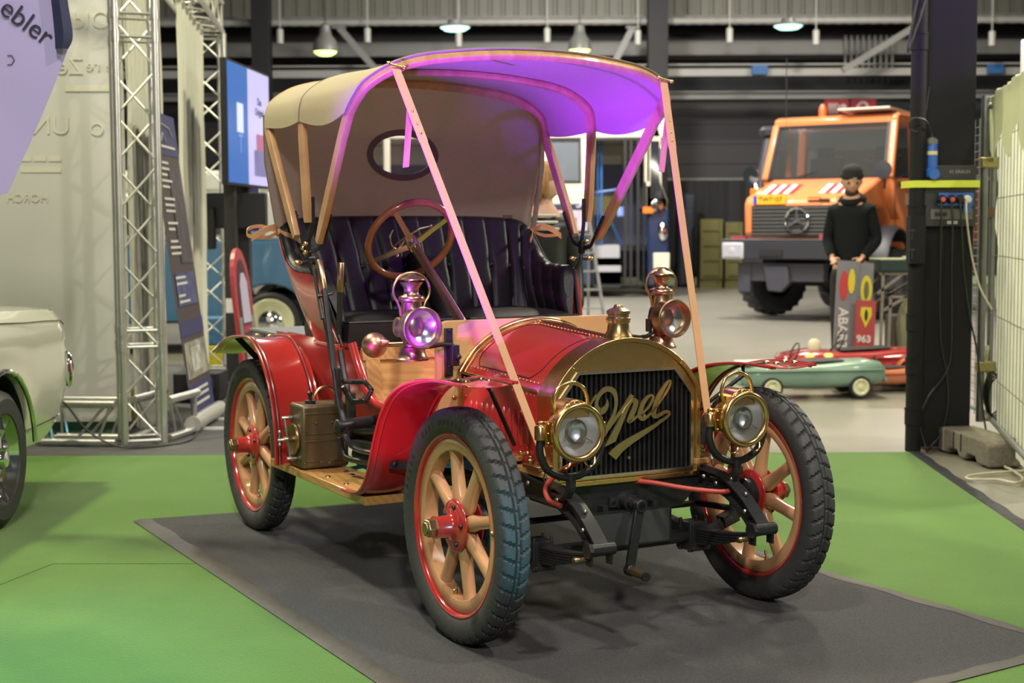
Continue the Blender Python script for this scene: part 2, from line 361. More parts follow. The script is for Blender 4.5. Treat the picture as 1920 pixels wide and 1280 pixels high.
b = MB(); b.tube(cat([(0, -.46, .30), (0, -.38, .262), (0, -.2, .255), (0, .2, .255), (0, .38, .262), (0, .46, .30)], 6), .024, 8, sx=.8); part(b, 'front_axle', IRON)
part(MB().tube([(-.16, -.44, .33), (-.16, .44, .33)], .011, 10), 'track_rod', IRON)
b = MB(); b.tube([(-WB, -.52, .38), (-WB, .52, .38)], .04, 16); b.ball((-WB, 0, .38), .14, 20, (1, .8, 1)); part(b, 'rear_axle', IRON)
b = MB(); b.prism([(-.30, .480), (.30, .480), (.30, .445), (.225, .372), (-.225, .372), (-.30, .445)], 'yz', .035, .048); b.box((.02, 0, .477), (.055, .60, .006)); b.box((.02, 0, .375), (.055, .45, .006)); part(b, 'front_crossmember', IRON, bevel=.002)
b = MB()
for x in (-.35, -1.15, -1.75): b.box((x, 0, .50), (.04, .61, .06))
part(b, 'crossmember', IRON)
b = MB(); b.box((-.25, 0, .50), (.46, .26, .22)); b.box((-.25, 0, .38), (.42, .20, .08)); b.tube([(-.5, 0, .46), (-1.0, 0, .44)], .09, 20); b.box((-1.1, 0, .44), (.3, .28, .2)); b.tube([(-1.2, 0, .42), (-2.0, 0, .38)], .03, 12)
part(b, 'engine_and_gearbox', IRON, bevel=.012)
b = MB(); b.tube(cat([(-.3, -.17, .45), (-.6, -.24, .40), (-1.0, -.26, .38), (-1.7, -.26, .36)], 6), .03, 12); b.tube([(-1.15, -.26, .38), (-1.6, -.26, .365)], .06, 18); part(b, 'exhaust', IRON)
b = MB(); b.box((-.03, -.30, .526), (.20, .055, .020)); b.box((-.45, -.30, .552), (.62, .05, .018)); b.box((-.03, .30, .526), (.20, .055, .020)); part(b, 'sill_board', WOODX, bevel=.003)
b = MB()
for s in (-1, 1):
    b.box((0, s*.305, .545), (.11, .07, .014)); b.prism([(-.035, .55), (.045, .55), (.012, .60), (.012, .66), (.002, .66), (.002, .60)], 'xz', s*.292-.008, s*.292+.008)
    for dx in (-.035, .035): b.lathe([(.012, 0), (.012, .012), (.007, .014), (.007, .024), (0, .026)], (dx, s*.32, .552), (0, 0, 1), 6)
part(b, 'radiator_foot', BRASSDK, bevel=.0015)
# crank handle and blank number plate
b = MB(); b.lathe([(.034, 0), (.034, .012), (.026, .014), (.026, .05), (.018, .052), (.018, .075), (.014, .076), (.014, .12)], (.045, -.01, .412), (1, 0, 0), 20)
b.lathe([(.012, 0), (.012, .012), (.0, .016)], (.045, -.055, .416), (1, 0, 0), 10); b.box((.052, -.01, .412), (.010, .12, .035))
part(b, 'crank_bearing', IRON)
b = MB(); b.lathe([(.022, -.015), (.022, .015)], (.150, -.01, .412), (1, 0, 0), 18); b.bar((.152, -.011, .412), (.157, -.052, .215), .034, .014, (1, 0, 0)); b.lathe([(.019, -.014), (.019, .014)], (.160, -.055, .203), (1, 0, 0), 16)
cr = part(b, 'starting_crank', IRON, bevel=.003)
b = MB(); b.tube([(.167, -.055, .203), (.250, -.053, .199)], .0145, 16); b.build('crank_grip', BRASSDK, cr)
MB().tube([(.250, -.053, .199), (.257, -.053, .199)], .016, 12).build('crank_end', IRON, cr)
PLATE = mat('grey_plate', (.05, .052, .058), .45)
b = MB(); b.box((.085, .0, .328), (.006, .305, .115)); pl = part(b, 'number_plate', PLATE, bevel=.001)
tag(pl, 'blank dark grey number plate')
b = MB(); b.frame([(-.157, .267), (.157, .267), (.157, .389), (-.157, .389)], [(-.151, .272), (.151, .272), (.151, .384), (-.151, .384)], 'yz', .080, .090); b.box((.066, -.10, .392), (.03, .02, .03)); b.box((.066, .10, .392), (.03, .02, .03)); b.build('plate_frame', IRON, pl)
# ---- radiator
def ray_poly(poly, c, a):
    best = None; d = (cos(a), sin(a))
    for i in range(len(poly)):
        p, q = poly[i], poly[(i+1) % len(poly)]; ex, ey = q[0]-p[0], q[1]-p[1]; den = d[0]*ey-d[1]*ex
        if abs(den) < 1e-9: continue
        t = ((p[0]-c[0])*ey-(p[1]-c[1])*ex)/den; u = ((p[0]-c[0])*d[1]-(p[1]-c[1])*d[0])/den
        if t > 0 and -1e-6 <= u <= 1+1e-6 and (best is None or t > best): best = t
    return (c[0]+d[0]*best, c[1]+d[1]*best)
def shell(off):
    r = .325+off; zc = .638; ys = .292+off; a0 = math.acos(ys/r)
    return [(-ys, .478-off), (ys, .478-off)]+[(r*cos(a0+(pi-2*a0)*i/40), zc+r*sin(a0+(pi-2*a0)*i/40)) for i in range(41)]
GR = [(-.258, .507), (.258, .507), (.258, .765), (.19, .850), (-.19, .850), (-.258, .765)]
def sampler(*polys):
    c = (0, .66); angs = set(2*pi*i/160 for i in range(160))
    for P_ in polys:
        if len(P_) < 10:
            for p in P_: angs.add(atan2(p[1]-c[1], p[0]-c[0]) % (2*pi))
    for s in (-1, 1): angs.add(atan2(.478-.66, s*.292) % (2*pi))
    angs = sorted(angs); return [[ray_poly(P_, c, a) for a in angs] for P_ in polys]
def grow(P_, d): return [(p[0]+(d if p[0] > 0 else -d), p[1]+(d if p[1] > .66 else -d)) for p in P_]
ou, mid, gr = sampler(shell(0), shell(-.016), GR)
b = MB(); b.frame(ou, mid, 'yz', -.040, .066); b.frame(mid, gr, 'yz', -.040, .056)
rad = part(b, 'radiator', BRASS, smooth=35, bevel=.0015)
b = MB(); g1, g2 = sampler(grow(GR, .006), grow(GR, -.003)); b.frame(g1, g2, 'yz', .045, .062); b.build('grille_beading', NICKEL, rad)
b = MB(); b.prism(grow(GR, -.002), 'yz', -.028, .028); b.build('radiator_core', BLACK, rad)
FIN = mat('radiator_fin', (.022, .022, .025), .4, .3)
b = MB()
def gz(y): return .848 if abs(y) < .19 else .848-(abs(y)-.19)*1.25
for i in range(27):
    y = -.247+i*.019
    b.box((.040, y, (.508+gz(y))/2), (.012, .008, gz(y)-.508))
for k in range(84):
    z = .511+k*.004; hw = .257 if z < .765 else .257-(z-.765)*.8; b.box((.031, 0, z), (.008, 2*hw, .0016))
g = b.build('radiator_fins', FIN, rad); 
# filler cap
b = MB(); b.lathe([(.050, 0), (.046, .012), (.038, .025), (.036, .05), (.040, .052), (.040, .060)], (.0, 0, .958), n=28); b.build('filler_neck', BRASS, rad)
b = MB(); b.lathe([(.036, 0), (.042, .003), (.042, .010), (.036, .013), (.036, .022), (.040, .024), (.040, .034), (.030, .040), (.018, .045), (.012, .055), (0, .056)], (0, 0, 1.016), n=28); b.build('filler_cap', BRASSDK, rad)
# script lettering on the grille, cut from brass sheet
def S_(px, py):     # pattern units of the lettering -> (y, z) on the grille
    X = px/6.735-100; Y = py/6.735-90
    return -.00156+.0021089*X+4.7e-6*Y+4.27e-7*X*X+6.5e-8*X*Y, .70357-.000134*X-.0017938*Y-3.77e-7*X*Y
STROKES = [
 [(120, 590, 14), (180, 470, 24), (256, 347, 26)],
 [(379, 394, 3), (391, 430, 26), (384, 485, 48), (345, 540, 72), (295, 556, 84), (262, 510, 60), (256, 450, 42), (274, 385, 44), (312, 325, 52), (365, 280, 64), (425, 276, 70), (475, 312, 64), (500, 385, 48), (501, 480, 42), (478, 580, 40), (440, 665, 44), (400, 745, 56), (355, 830, 60), (310, 900, 50)],
 [(350, 860, 12), (400, 780, 34), (470, 675, 46), (530, 600, 42), (600, 505, 42), (650, 430, 46), (708, 348, 58)],
 [(655, 500, 22), (690, 440, 30), (722, 412, 50), (748, 430, 62), (742, 490, 62), (712, 570, 64), (680, 640, 64), (664, 680, 52), (700, 668, 40), (760, 625, 30), (800, 585, 26)],
 [(810, 600, 26), (850, 565, 26), (905, 510, 28), (955, 430, 34), (968, 370, 32), (940, 352, 28), (890, 385, 44), (840, 460, 54), (808, 550, 58), (800, 615, 58), (835, 650, 48), (890, 625, 36), (940, 580, 26)],
 [(935, 585, 24), (990, 520, 26), (1050, 440, 26), (1110, 350, 28), (1165, 260, 28), (1187, 190, 28), (1172, 170, 26), (1130, 215, 40), (1070, 310, 52), (1015, 420, 58), (982, 530, 58), (975, 600, 62), (1010, 618, 50), (1060, 595, 42), (1115, 565, 40), (1162, 562, 38), (1168, 598, 32), (1120, 645, 32), (1050, 690, 38), (1000, 730, 44)],
 [(1010, 722, 42), (900, 792, 56), (780, 865, 74), (660, 940, 90), (540, 1030, 108), (452, 1128, 124)]]
b = MB()
for k, st in enumerate(STROKES):
    pts = cat([V((p[0], p[1], p[2])) for p in st], 6); le, ri = [], []
    for i, p in enumerate(pts):
        t = (pts[min(i+1, len(pts)-1)]-pts[max(i-1, 0)]); n = V((-t.y, t.x)).normalized(); w_ = p.z/2
        le.append(S_(p.x+n.x*w_, p.y+n.y*w_)); ri.append(S_(p.x-n.x*w_, p.y-n.y*w_))
    x1 = .0745+k*.00025; x0 = .070
    b.rings([[(x1, *a), (x1, *c), (x0, *c), (x0, *a)] for a, c in zip(le, ri)])
b.prism([S_(*p) for p in ((612, 508), (700, 400), (640, 560), (490, 935), (352, 1003))], 'yz', .070, .0772)
for y, z in ((-.12, .72), (.06, .70), (.0, .56)): b.box((.064, y, z), (.012, .008, .008))
t = b.build('script_lettering', mat('polished_brass_sheet', (.62, .50, .26), .3, 1, noise=.5, nscale=14, col2=(.42, .32, .15)), rad, smooth=25)
tag(t, 'brass script lettering reading Opel')
# ---- bonnet
def hood_sec(t, n=29, off=0):     # t 0 front, 1 rear
    hw = .284+.028*t+off; zc = .788+.024*t; zt = .956+.030*t+off; x = -.04-.525*t
    h = zt-zc; r = (hw*hw+h*h)/(2*h); a = math.asin(hw/r)
    return [V((x, r*sin(-a+2*a*i/(n-1)), zt-r+r*cos(-a+2*a*i/(n-1)))) for i in range(n)]
b = MB(); b.sheet([hood_sec(t/6) for t in range(7)], .004)
hood = part(b, 'bonnet', RED, smooth=50)
b = MB()
for s in (-1, 1):
    b.sheet([[V((-.04, s*.283, z)), V((-.30, s*.297, z)), V((-.565, s*.311, z))] for z in (.535, .79)], .004)
    for i in range(11):     # louvres
        x = -.11-i*.038; y = s*(.283+.028*(-.04-x)/.525); z0, z1 = .585, .725
        rows = []
        for k in range(9):
            t = k/8; z = z0+(z1-z0)*t; h = sin(pi*t)**.4 if 0 < t < 1 else 0
            rows.append([V((x+.011*c*h, y+s*.020*max(0, 1-abs(c))**.8*h, z)) for c in (-1, -.6, -.2, .2, .6, 1)])
        b.grid(rows)
sd = part(b, 'bonnet_side', RED, smooth=50)
b = MB()
for s in (0, 28):
    pts = [hood_sec(t/12, off=.003)[s] for t in range(13)]; b.tube(pts, .0055, 8)
    for i in range(1, 22): b.ball(hood_sec(i/22, off=.001)[1 if s == 0 else 27]+V((0, 0, .003)), .0035, 6)
    for i in range(0, 22): p = hood_sec(i/22, off=.0015)[s]; b.ball(p+V((0, 0, -.016)), .0033, 6)
pts = [hood_sec(t/12, off=.003)[14] for t in range(13)]
for i in range(24):
    a, c = hood_sec((i+.06)/24, off=.002)[14], hood_sec((i+.94)/24, off=.002)[14]; b.tube([a, c], .0062, 8)
for i in range(22): 
    for dy in (13, 15): b.ball(hood_sec((i+.5)/22, off=.001)[dy], .003, 6)
part(b, 'bonnet_hinge', BRASSDK)
b = MB(); b.tube(hood_sec(1.0, off=.006), .011, 10); b.tube(hood_sec(.955, off=.003), .006, 8)
for s in (-1, 1): b.tube([(-.565, s*.317, .812), (-.565, s*.317, .54)], .011, 10)
part(b, 'bonnet_trim', BRASS)
b = MB()
for s in (-1, 1):
    loop = []
    def hp(t, k):
        sec = hood_sec(t, 57, off=.0008); return sec[k if s < 0 else 56-k]
    idx = [(.12, 5)]+[(.12+(.88-.12)*i/14, 3) for i in range(1, 14)]+[(.88, 5)]+[(.90, 5+2*i) for i in range(1, 10)]+[(.88, 24)]+[(.88-(.76)*i/14, 25) for i in range(1, 14)]+[(.12, 24)]+[(.10, 23-2*i) for i in range(0, 9)]
    b.tube([hp(t, k) for t, k in idx], .0016, 5, closed=True)
part(b, 'bonnet_pinstripe', BLACK)
b = MB()
for s in (-1, 1):
    b.lathe([(.006, 0), (.006, .02), (.010, .022), (.010, .028), (.005, .03), (.005, .04), (0, .042)], (-.10, s*.288, .575), (0, s, 0), 10); b.tube([(-.12, s*.31, .575), (-.075, s*.31, .58)], .005, 8); b.ball((-.122, s*.31, .575), .008, 8); b.ball((-.073, s*.31, .58), .008, 8)
part(b, 'bonnet_catch', BRASS)
# ---- dash board
def rr(w0, w1, z0, z1, r, n=6):
    out = []
    for cx, cz, a in ((w1-r, z1-r, 0), (w0+r, z1-r, pi/2)): out += [(cx+r*cos(a+pi/2*i/n), cz+r*sin(a+pi/2*i/n)) for i in range(n+1)]
    return out+[(w0, z0), (w1, z0)]
b = MB(); b.prism(rr(-.405, .405, .60, .998, .05), 'yz', -.598, -.570); dash = part(b, 'dashboard', MAPLE, bevel=.002)
b = MB()
for y, z in ((-.27, .87), (.3, .87), (-.34, .72)): b.ball((-.568, y, z), .010, 10, (.6, 1, 1))
b.build('dash_screw', BRASS, dash)
# ---- floor and body
b = MB(); b.box((-.84, 0, .640), (.52, .86, .02)); part(b, 'floorboard', WOODY, bevel=.002)
b = MB(); b.prism([(-.60, .66), (-.60, .70), (-.72, .655), (-.72, .645)], 'xz', -.40, .40); part(b, 'toeboard', WOODY)
b = MB(); b.prism([(-1.10, .648), (-1.085, .648), (-1.135, .865), (-1.15, .865)], 'xz', -.47, .47); sp = part(b, 'seat_riser', WOODY, bevel=.001)
b = MB()
def rb(z): return -1.085-.05*(z-.648)/.217
for y0, y1, z0, z1 in ((-.47, .47, .818, .862), (-.46, .46, .652, .690), (-.46, -.40, .69, .818), (.40, .46, .69, .818), (-.03, .03, .69, .818)):
    b.add([(rb(z)+dx, y, z) for dx in (.001, .013) for y in (y0, y1) for z in (z0, z1)], [(0, 1, 3, 2), (4, 6, 7, 5), (0, 4, 5, 1), (2, 3, 7, 6), (0, 2, 6, 4), (1, 5, 7, 3)])
for y, z in ((-.44, .84), (-.42, .67), (.44, .84), (.42, .67)): b.ball((rb(z)+.014, y, z), .006, 8)
b.build('riser_frame', WOODX, sp, bevel=.001)
for s in (-1, 1):
    b = MB(); out = cat([V((-1.145, .885, 0)), V((-1.12, .80, 0)), V((-1.075, .71, 0)), V((-1.01, .665, 0)), V((-.90, .652, 0)), V((-.60, .652, 0))], 5)
    poly = [(-2.0, .885)]+[(p.x, p.y) for p in out]+[(-.58, .60), (-1.2, .585), (-1.9, .60)]
    n = len(poly); yz = lambda z: s*(.455+.05*(z-.6)/.28)
    vs = [(x, yz(z)+s*.012, z) for x, z in poly]+[(x, yz(z)-s*.012, z) for x, z in poly]
    b.add(vs, [tuple(range(n)), tuple(range(n, 2*n))[::-1]]+[(i, (i+1) % n, n+(i+1) % n, n+i) for i in range(n)])
    # rounded front edge of the side panel
    b.tube([(p.x+.004, yz(p.y), p.y) for p in out], .020, 10)
    part(b, 'body_side', RED, smooth=40)
b = MB(); b.box((-1.55, 0, .60), (.86, .92, .02)); b.box((-1.95, 0, .72), (.02, .90, .26)); b.box((-2.28, 0, .72), (.58, .86, .22)); part(b, 'rear_deck', RED, bevel=.02)
b = MB(); b.box((-2.26, 0, .852), (.62, .92, .022)); part(b, 'deck_lid', mat('grey_lid', (.10, .11, .105), .4), bevel=.008)
# seat tub: outer red shell and inner leather
def mir(L_): return L_+[(x, -y, *r_) for x, y, *r_ in L_[::-1]]
top = [(-1.285, -.585, 1.150), (-1.38, -.592, 1.152), (-1.50, -.602, 1.160), (-1.58, -.606, 1.195), (-1.65, -.605, 1.265), (-1.705, -.592, 1.325), (-1.745, -.55, 1.348), (-1.765, -.48, 1.356), (-1.775, -.36, 1.362), (-1.78, -.18, 1.364)]
bot = [(-1.155, -.540, .872), (-1.22, -.542, .872), (-1.32, -.542, .872), (-1.38, -.540, .872), (-1.44, -.530, .872), (-1.49, -.51, .872), (-1.53, -.47, .872), (-1.545, -.41, .872), (-1.55, -.31, .872), (-1.555, -.15, .872)]
T_ = cat([V(p) for p in mir(top)], 6); B_ = cat([V(p) for p in mir(bot)], 6)
b = MB(); rows = []
for i in range(9):
    t = i/8; bulge = .018*sin(pi*t)
    row = []
    for p, q in zip(T_, B_):
        c = q.lerp(p, t); d = V((c.x+1.25, c.y, 0)); d = d.normalized() if d.length > 0 else d; c = c-V((0, 0, 0))+V((min(0, d.x)*.0+(-.4*bulge if abs(c.y) < .5 else 0), (bulge*.6 if c.y > 0 else -bulge*.6) if abs(c.y) > .4 else 0, 0)); row.append(c)
    rows.append(row)
b.sheet(rows, .010)
tub = part(b, 'seat_shell', RED, smooth=60)
b = MB(); b.tube([p+V((0, 0, .002)) for p in T_], .007, 8); b.tube([T_[0].lerp(B_[0], i/8) for i in range(9)], .008, 8); b.tube([T_[-1].lerp(B_[-1], i/8) for i in range(9)], .008, 8); b.build('shell_piping', LEATHER, tub)
b = MB(); b.tube([(p.x, p.y*1.012, p.z) for p in B_], .014, 10); b.build('seat_moulding', RED, tub)
b = MB(); b.tube([(p.x, p.y*1.02, p.z+.014) for p in B_], .005, 8); b.build('moulding_beading', IRON, tub)
# leather: arc-length along the inner path
def inward(L_, k):
    a = L_[max(k-1, 0)]; c = L_[min(k+1, len(L_)-1)]; t = V((c.x-a.x, c.y-a.y, 0)).normalized(); return V((t.y, -t.x, 0))
n = 240; acc = [0]
for i in range(1, len(T_)): acc.append(acc[-1]+(V(T_[i][:2])-V(T_[i-1][:2])).length)
def samp(L_, s):
    for i in range(1, len(acc)):
        if s <= acc[i]+1e-9: t = (s-acc[i-1])/(acc[i]-acc[i-1]); return L_[i-1].lerp(L_[i], t), i
    return L_[-1], len(acc)-1
tot = acc[-1]; NPL = 19; rows = []; buttons = []
def leather_pt(s, t, extra=0):     # t 0 bottom(at cushion) .. 1 top, over the rolled top edge
    p, i = samp(T_, s); q, _ = samp(B_, s); inn = inward(T_, i)
    if inn.dot(V((-1.3-p.x, -p.y, 0))) < 0: inn = -inn
    c = q.lerp(p, .18+.82*min(t, 1)); ph = s/tot*NPL
    pl = 1-math.exp(-((ph-round(ph))/.075)**2)
    thick = .030+.042*sin(pi*min(max(t, 0), 1)*.62+.35)
    d = thick*(.78+.16*pl+.06*abs(sin(pi*ph)))
    bt = math.exp(-(((ph-round(ph))/.13)**2))*math.exp(-((t-.52)/.07)**2); d -= .010*bt
    if t > 1: a = (t-1)*pi; return c+inn*(d*cos(a)*.5+d*.5)+V((0, 0, .022*sin(a)))
    return c+inn*(d+extra)
for k in range(21):
    t = k/16
    if k <= 16: rows.append([leather_pt(tot*j/n, t) for j in range(n+1)])
    else: rows.append([leather_pt(tot*j/n, 1+(k-16)/4) for j in range(n+1)])
b = MB(); b.grid(rows)
for col in ([r[0] for r in rows], [r[-1] for r in rows]):
    b.add([p for p in col], [tuple(range(len(col)))])
lb = part(b, 'seat_back', LEATHER, smooth=80)
b = MB()
for i in range(1, NPL): b.ball(leather_pt(tot*i/NPL, .52, .006), .0135, 10)
bt_ = b.build('buttons', LEATHER, lb)
for y0, y1 in ((-.515, -.012), (.012, .515)):
    b = MB(); n1 = 16; rows = []
    cy = (y0+y1)/2; hy = (y1-y0)/2
    for i in range(n1+1):
        u = -1+2*i/n1; row = []
        for j in range(n1+1):
            v = -1+2*j/n1; z = .965+.028*(1-abs(u)**5)*(1-abs(v)**5); row.append(V((-1.385+u*.245, cy+v*hy, z)))
        rows.append(row)
    b.grid(rows)
    rim = rows[0]+[r[-1] for r in rows[1:]]+rows[-1][-2::-1]+[r[0] for r in rows[-2:0:-1]]
    b.rings([[V((p.x, p.y, p.z)) for p in rim], [V((p.x*1.0+(p.x+1.385)*.02, cy+(p.y-cy)*1.02, .92)) for p in rim], [V((p.x, p.y, .875)) for p in rim]], cap=False)
    cu = part(b, 'seat_cushion', LEATHER, smooth=50)
    b = MB(); b.tube(rim, .0045, 6, closed=True); b.build('cushion_piping', LEATHER, cu)
b = MB(); b.tube(cat([(-1.70, .0, 1.19), (-1.55, .0, 1.15), (-1.42, .0, 1.06), (-1.33, .0, .96), (-1.31, 0, .93)], 6), [.055]*24+[.05], 16, sx=1); part(b, 'centre_armrest', LEATHER)
b = MB(); b.box((-1.145, 0, .893), (.012, 1.04, .040)); b.box((-1.145, 0, .866), (.02, 1.06, .012))
for y in (-.45, -.2, .2, .45): b.ball((-1.138, y, .893), .006, 8)
part(b, 'seat_valance', LEATHER, bevel=.003)
# ---- fenders
def fender(name, prof, y0, y1, s):
    pr_ = cat([V((x, 0, z)) for x, z in prof], 5); rows = []
    for i in range(9):
        t = i/8; crown = .010*(1-(2*t-1)**2); rows.append([p+V((0, s*(y0+(y1-y0)*t), 0))+crown*(pr_[min(k+1, len(pr_)-1)]-pr_[max(k-1, 0)]).cross(V((0, 1, 0))).normalized()*(-1) for k, p in enumerate(pr_)])
    b = MB(); b.sheet(rows, .003)
    f = part(b, name, RED, smooth=50)
    b = MB()
    for e in (0, 8): b.tube(rows[e], .0055, 8)
    for e, fsh in ((0, 1), (8, 7)): b.tube([p.lerp(q, .75)+V((0, 0, .0)) for p, q in zip(rows[e], rows[fsh])], .0058, 8)
    b.build('fender_beading', RED, f)
    b = MB()
    for e, fsh in ((0, 1), (8, 7)):
        for tt in (.50, 1.02): b.tube([p.lerp(q, tt)+V((0, 0, .0)) for p, q in zip(rows[e], rows[fsh])], .0031, 6)
    b.build('fender_pinstripe', BLACK, f)
    return f, rows
FP = [(-.79, .380), (-.70, .384), (-.625, .402), (-.565, .455), (-.52, .535), (-.478, .615), (-.42, .70), (-.335, .772), (-.22, .818), (-.08, .843), (.06, .852), (.19, .850)]
RP = [(-2.35, .775), (-2.28, .797), (-2.18, .838), (-2.05, .862), (-1.92, .872), (-1.82, .870), (-1.74, .840), (-1.66, .785), (-1.58, .70), (-1.53, .60), (-1.505, .50), (-1.50, .40), (-1.50, .37)]
for s in (-1, 1):
    f, rows = fender('front_fender', FP, .69, .49, s)
    b = MB()
    for x in (.08, .135):
        for y in (.64, .56): b.lathe([(.014, 0), (.013, .004), (.006, .007), (0, .007)], (x, s*y, .856), (0, 0, 1), 12)
    b.lathe([(.012, 0), (.011, .004), (0, .006)], (-.72, s*.6, .386), (0, 0, 1), 12)
    b.build('fender_bolt', BRASS, f)
    b = MB(); b.tube([(.0, s*.52, .846), (.03, s*.50, .81), (-.15, s*.32, .60)], .0075, 8); b.bar((-.02, s*.68, .843), (-.02, s*.50, .842), .03, .006)
    b.bar((-.505, s*.625, .505), (-.40, s*.32, .50), .024, .008, (1, 0, 0)); b.ball((-.495, s*.61, .51), .013, 8)
    b.build('fender_stay', IRON, f)
    # inner valance between fender and chassis
    f, rows = fender('rear_fender', RP, .70, .50, s)
    b = MB()
    for x, z in ((-2.03, .868), (-1.86, .874)): b.lathe([(.012, 0), (.011, .004), (0, .007)], (x, s*.6, z), (0, 0, 1), 12)
    b.build('fender_bolt', BRASS, f)
    b = MB(); b.bar((-2.05, s*.68, .86), (-2.05, s*.44, .60), .026, .008, (1, 0, 0)); b.build('fender_stay', IRON, f)
for s in (-1, 1):
    b = MB(); b.box((-1.16, s*.56, .357), (1.04, .205, .032)); rbd = part(b, 'running_board', mat('running_board_oak', (.60, .33, .115), .32, coat=.4, noise=.55, nscale=1.2, wave=4, stretch=(2, 16, 16), col2=(.46, .23, .07)), bevel=.003)
    b = MB()
    for x in (-.93, -1.12):
        for y in (.52, .62): b.lathe([(.012, 0), (.011, .003), (0, .005)], (x, s*y, .373), (0, 0, 1), 12)
    b.build('board_bolt', BRASS, rbd)
    b = MB()
    for x in (-.85, -1.35): b.bar((x, s*.64, .336), (x, s*.30, .37), .035, .01); b.bar((x, s*.31, .37), (x, s*.31, .50), .035, .01, (1, 0, 0))
    b.build('board_bracket', IRON, rbd)
# ---- carbide gas generator box on the running board
GREEN = mat('olive_bronze_tin', (.20, .17, .095), .36, .7, noise=.8, nscale=9, col2=(.12, .075, .045))
b = MB(); b.box((-1.375, -.558, .505), (.15, .20, .255)); gb = part(b, 'gas_generator_box', GREEN, bevel=.012)
b = MB()
for z0, z1 in ((.405, .49), (.515, .60)): b.frame([(-.645, z0), (-.475, z0), (-.475, z1), (-.645, z1)], [(-.640, z0+.005), (-.480, z0+.005), (-.480, z1-.005), (-.640, z1-.005)], 'yz', -1.301, -1.297)
b.box((-1.298, -.555, .395), (.006, .06, .022)); b.lathe([(.010, 0), (.009, .006), (0, .008)], (-1.294, -.545, .395), (1, 0, 0), 10)
for y, z in ((-.60, .56), (-.53, .56), (-.648, .40), (-.58, .400), (-.57, .402)): b.ball((-1.298, y, z), .005, 8)
b.build('box_panelling', GREEN, gb, bevel=.001)
b = MB(); b.lathe([(.022, 0), (.022, .012), (.015, .013), (.007, .016), (.007, .03), (.011, .034), (.011, .044), (.007, .048), (0, .052)], (-1.36, -.60, .632), (0, 0, 1), 14); b.build('filler_plug', IRON, gb)
b = MB(); b.tube(cat([(-1.38, -.575, .632), (-1.38, -.572, .665), (-1.38, -.545, .690), (-1.38, -.51, .692), (-1.38, -.485, .668), (-1.38, -.482, .632)], 5), .006, 8); b.build('box_handle', BRASSDK, gb)
b = MB(); b.lathe([(.062, 0), (.066, .004), (.066, .012), (.060, .016), (.05, .010), (0, .010)], (-1.385, -.658, .49), (0, -1, 0), 30); b.lathe([(.012, 0), (.012, .035), (0, .036)], (-1.385, -.668, .49), (0, -1, 0), 12)
b.build('valve_disc', BRASSDK, gb)
b = MB(); b.bar((-1.365, -.685, .415), (-1.405, -.695, .575), .012, .006, (0, 1, 0)); b.tube([(-1.405, -.66, .575), (-1.405, -.705, .575)], .008, 8); b.tube([(-1.365, -.66, .415), (-1.365, -.70, .415)], .009, 8); b.tube([(-1.385, -.70, .49), (-1.385, -.73, .49)], .007, 8); b.tube([(-1.385, -.722, .475), (-1.385, -.722, .52)], .005, 8); b.ball((-1.385, -.722, .522), .009, 8); b.ball((-1.385, -.722, .472), .008, 8); b.build('valve_handle', STEEL, gb)
# red gas hoses
def hose(pts): part(MB().tube(cat(pts, 8), .0085, 10), 'gas_hose', RUBRED)
hose([(.22, -.25, .60), (.14, -.295, .555), (.10, -.335, .50), (.13, -.345, .46), (.19, -.335, .448)])
hose([(.20, .33, .60), (.12, .39, .53), (.12, .37, .47), (.22, .30, .445), (.18, .18, .455), (.10, .07, .475), (.0, .02, .47)])
hose([(-1.42, -.47, .60), (-1.40, -.46, .66), (-1.36, -.44, .64), (-1.30, -.40, .55)])
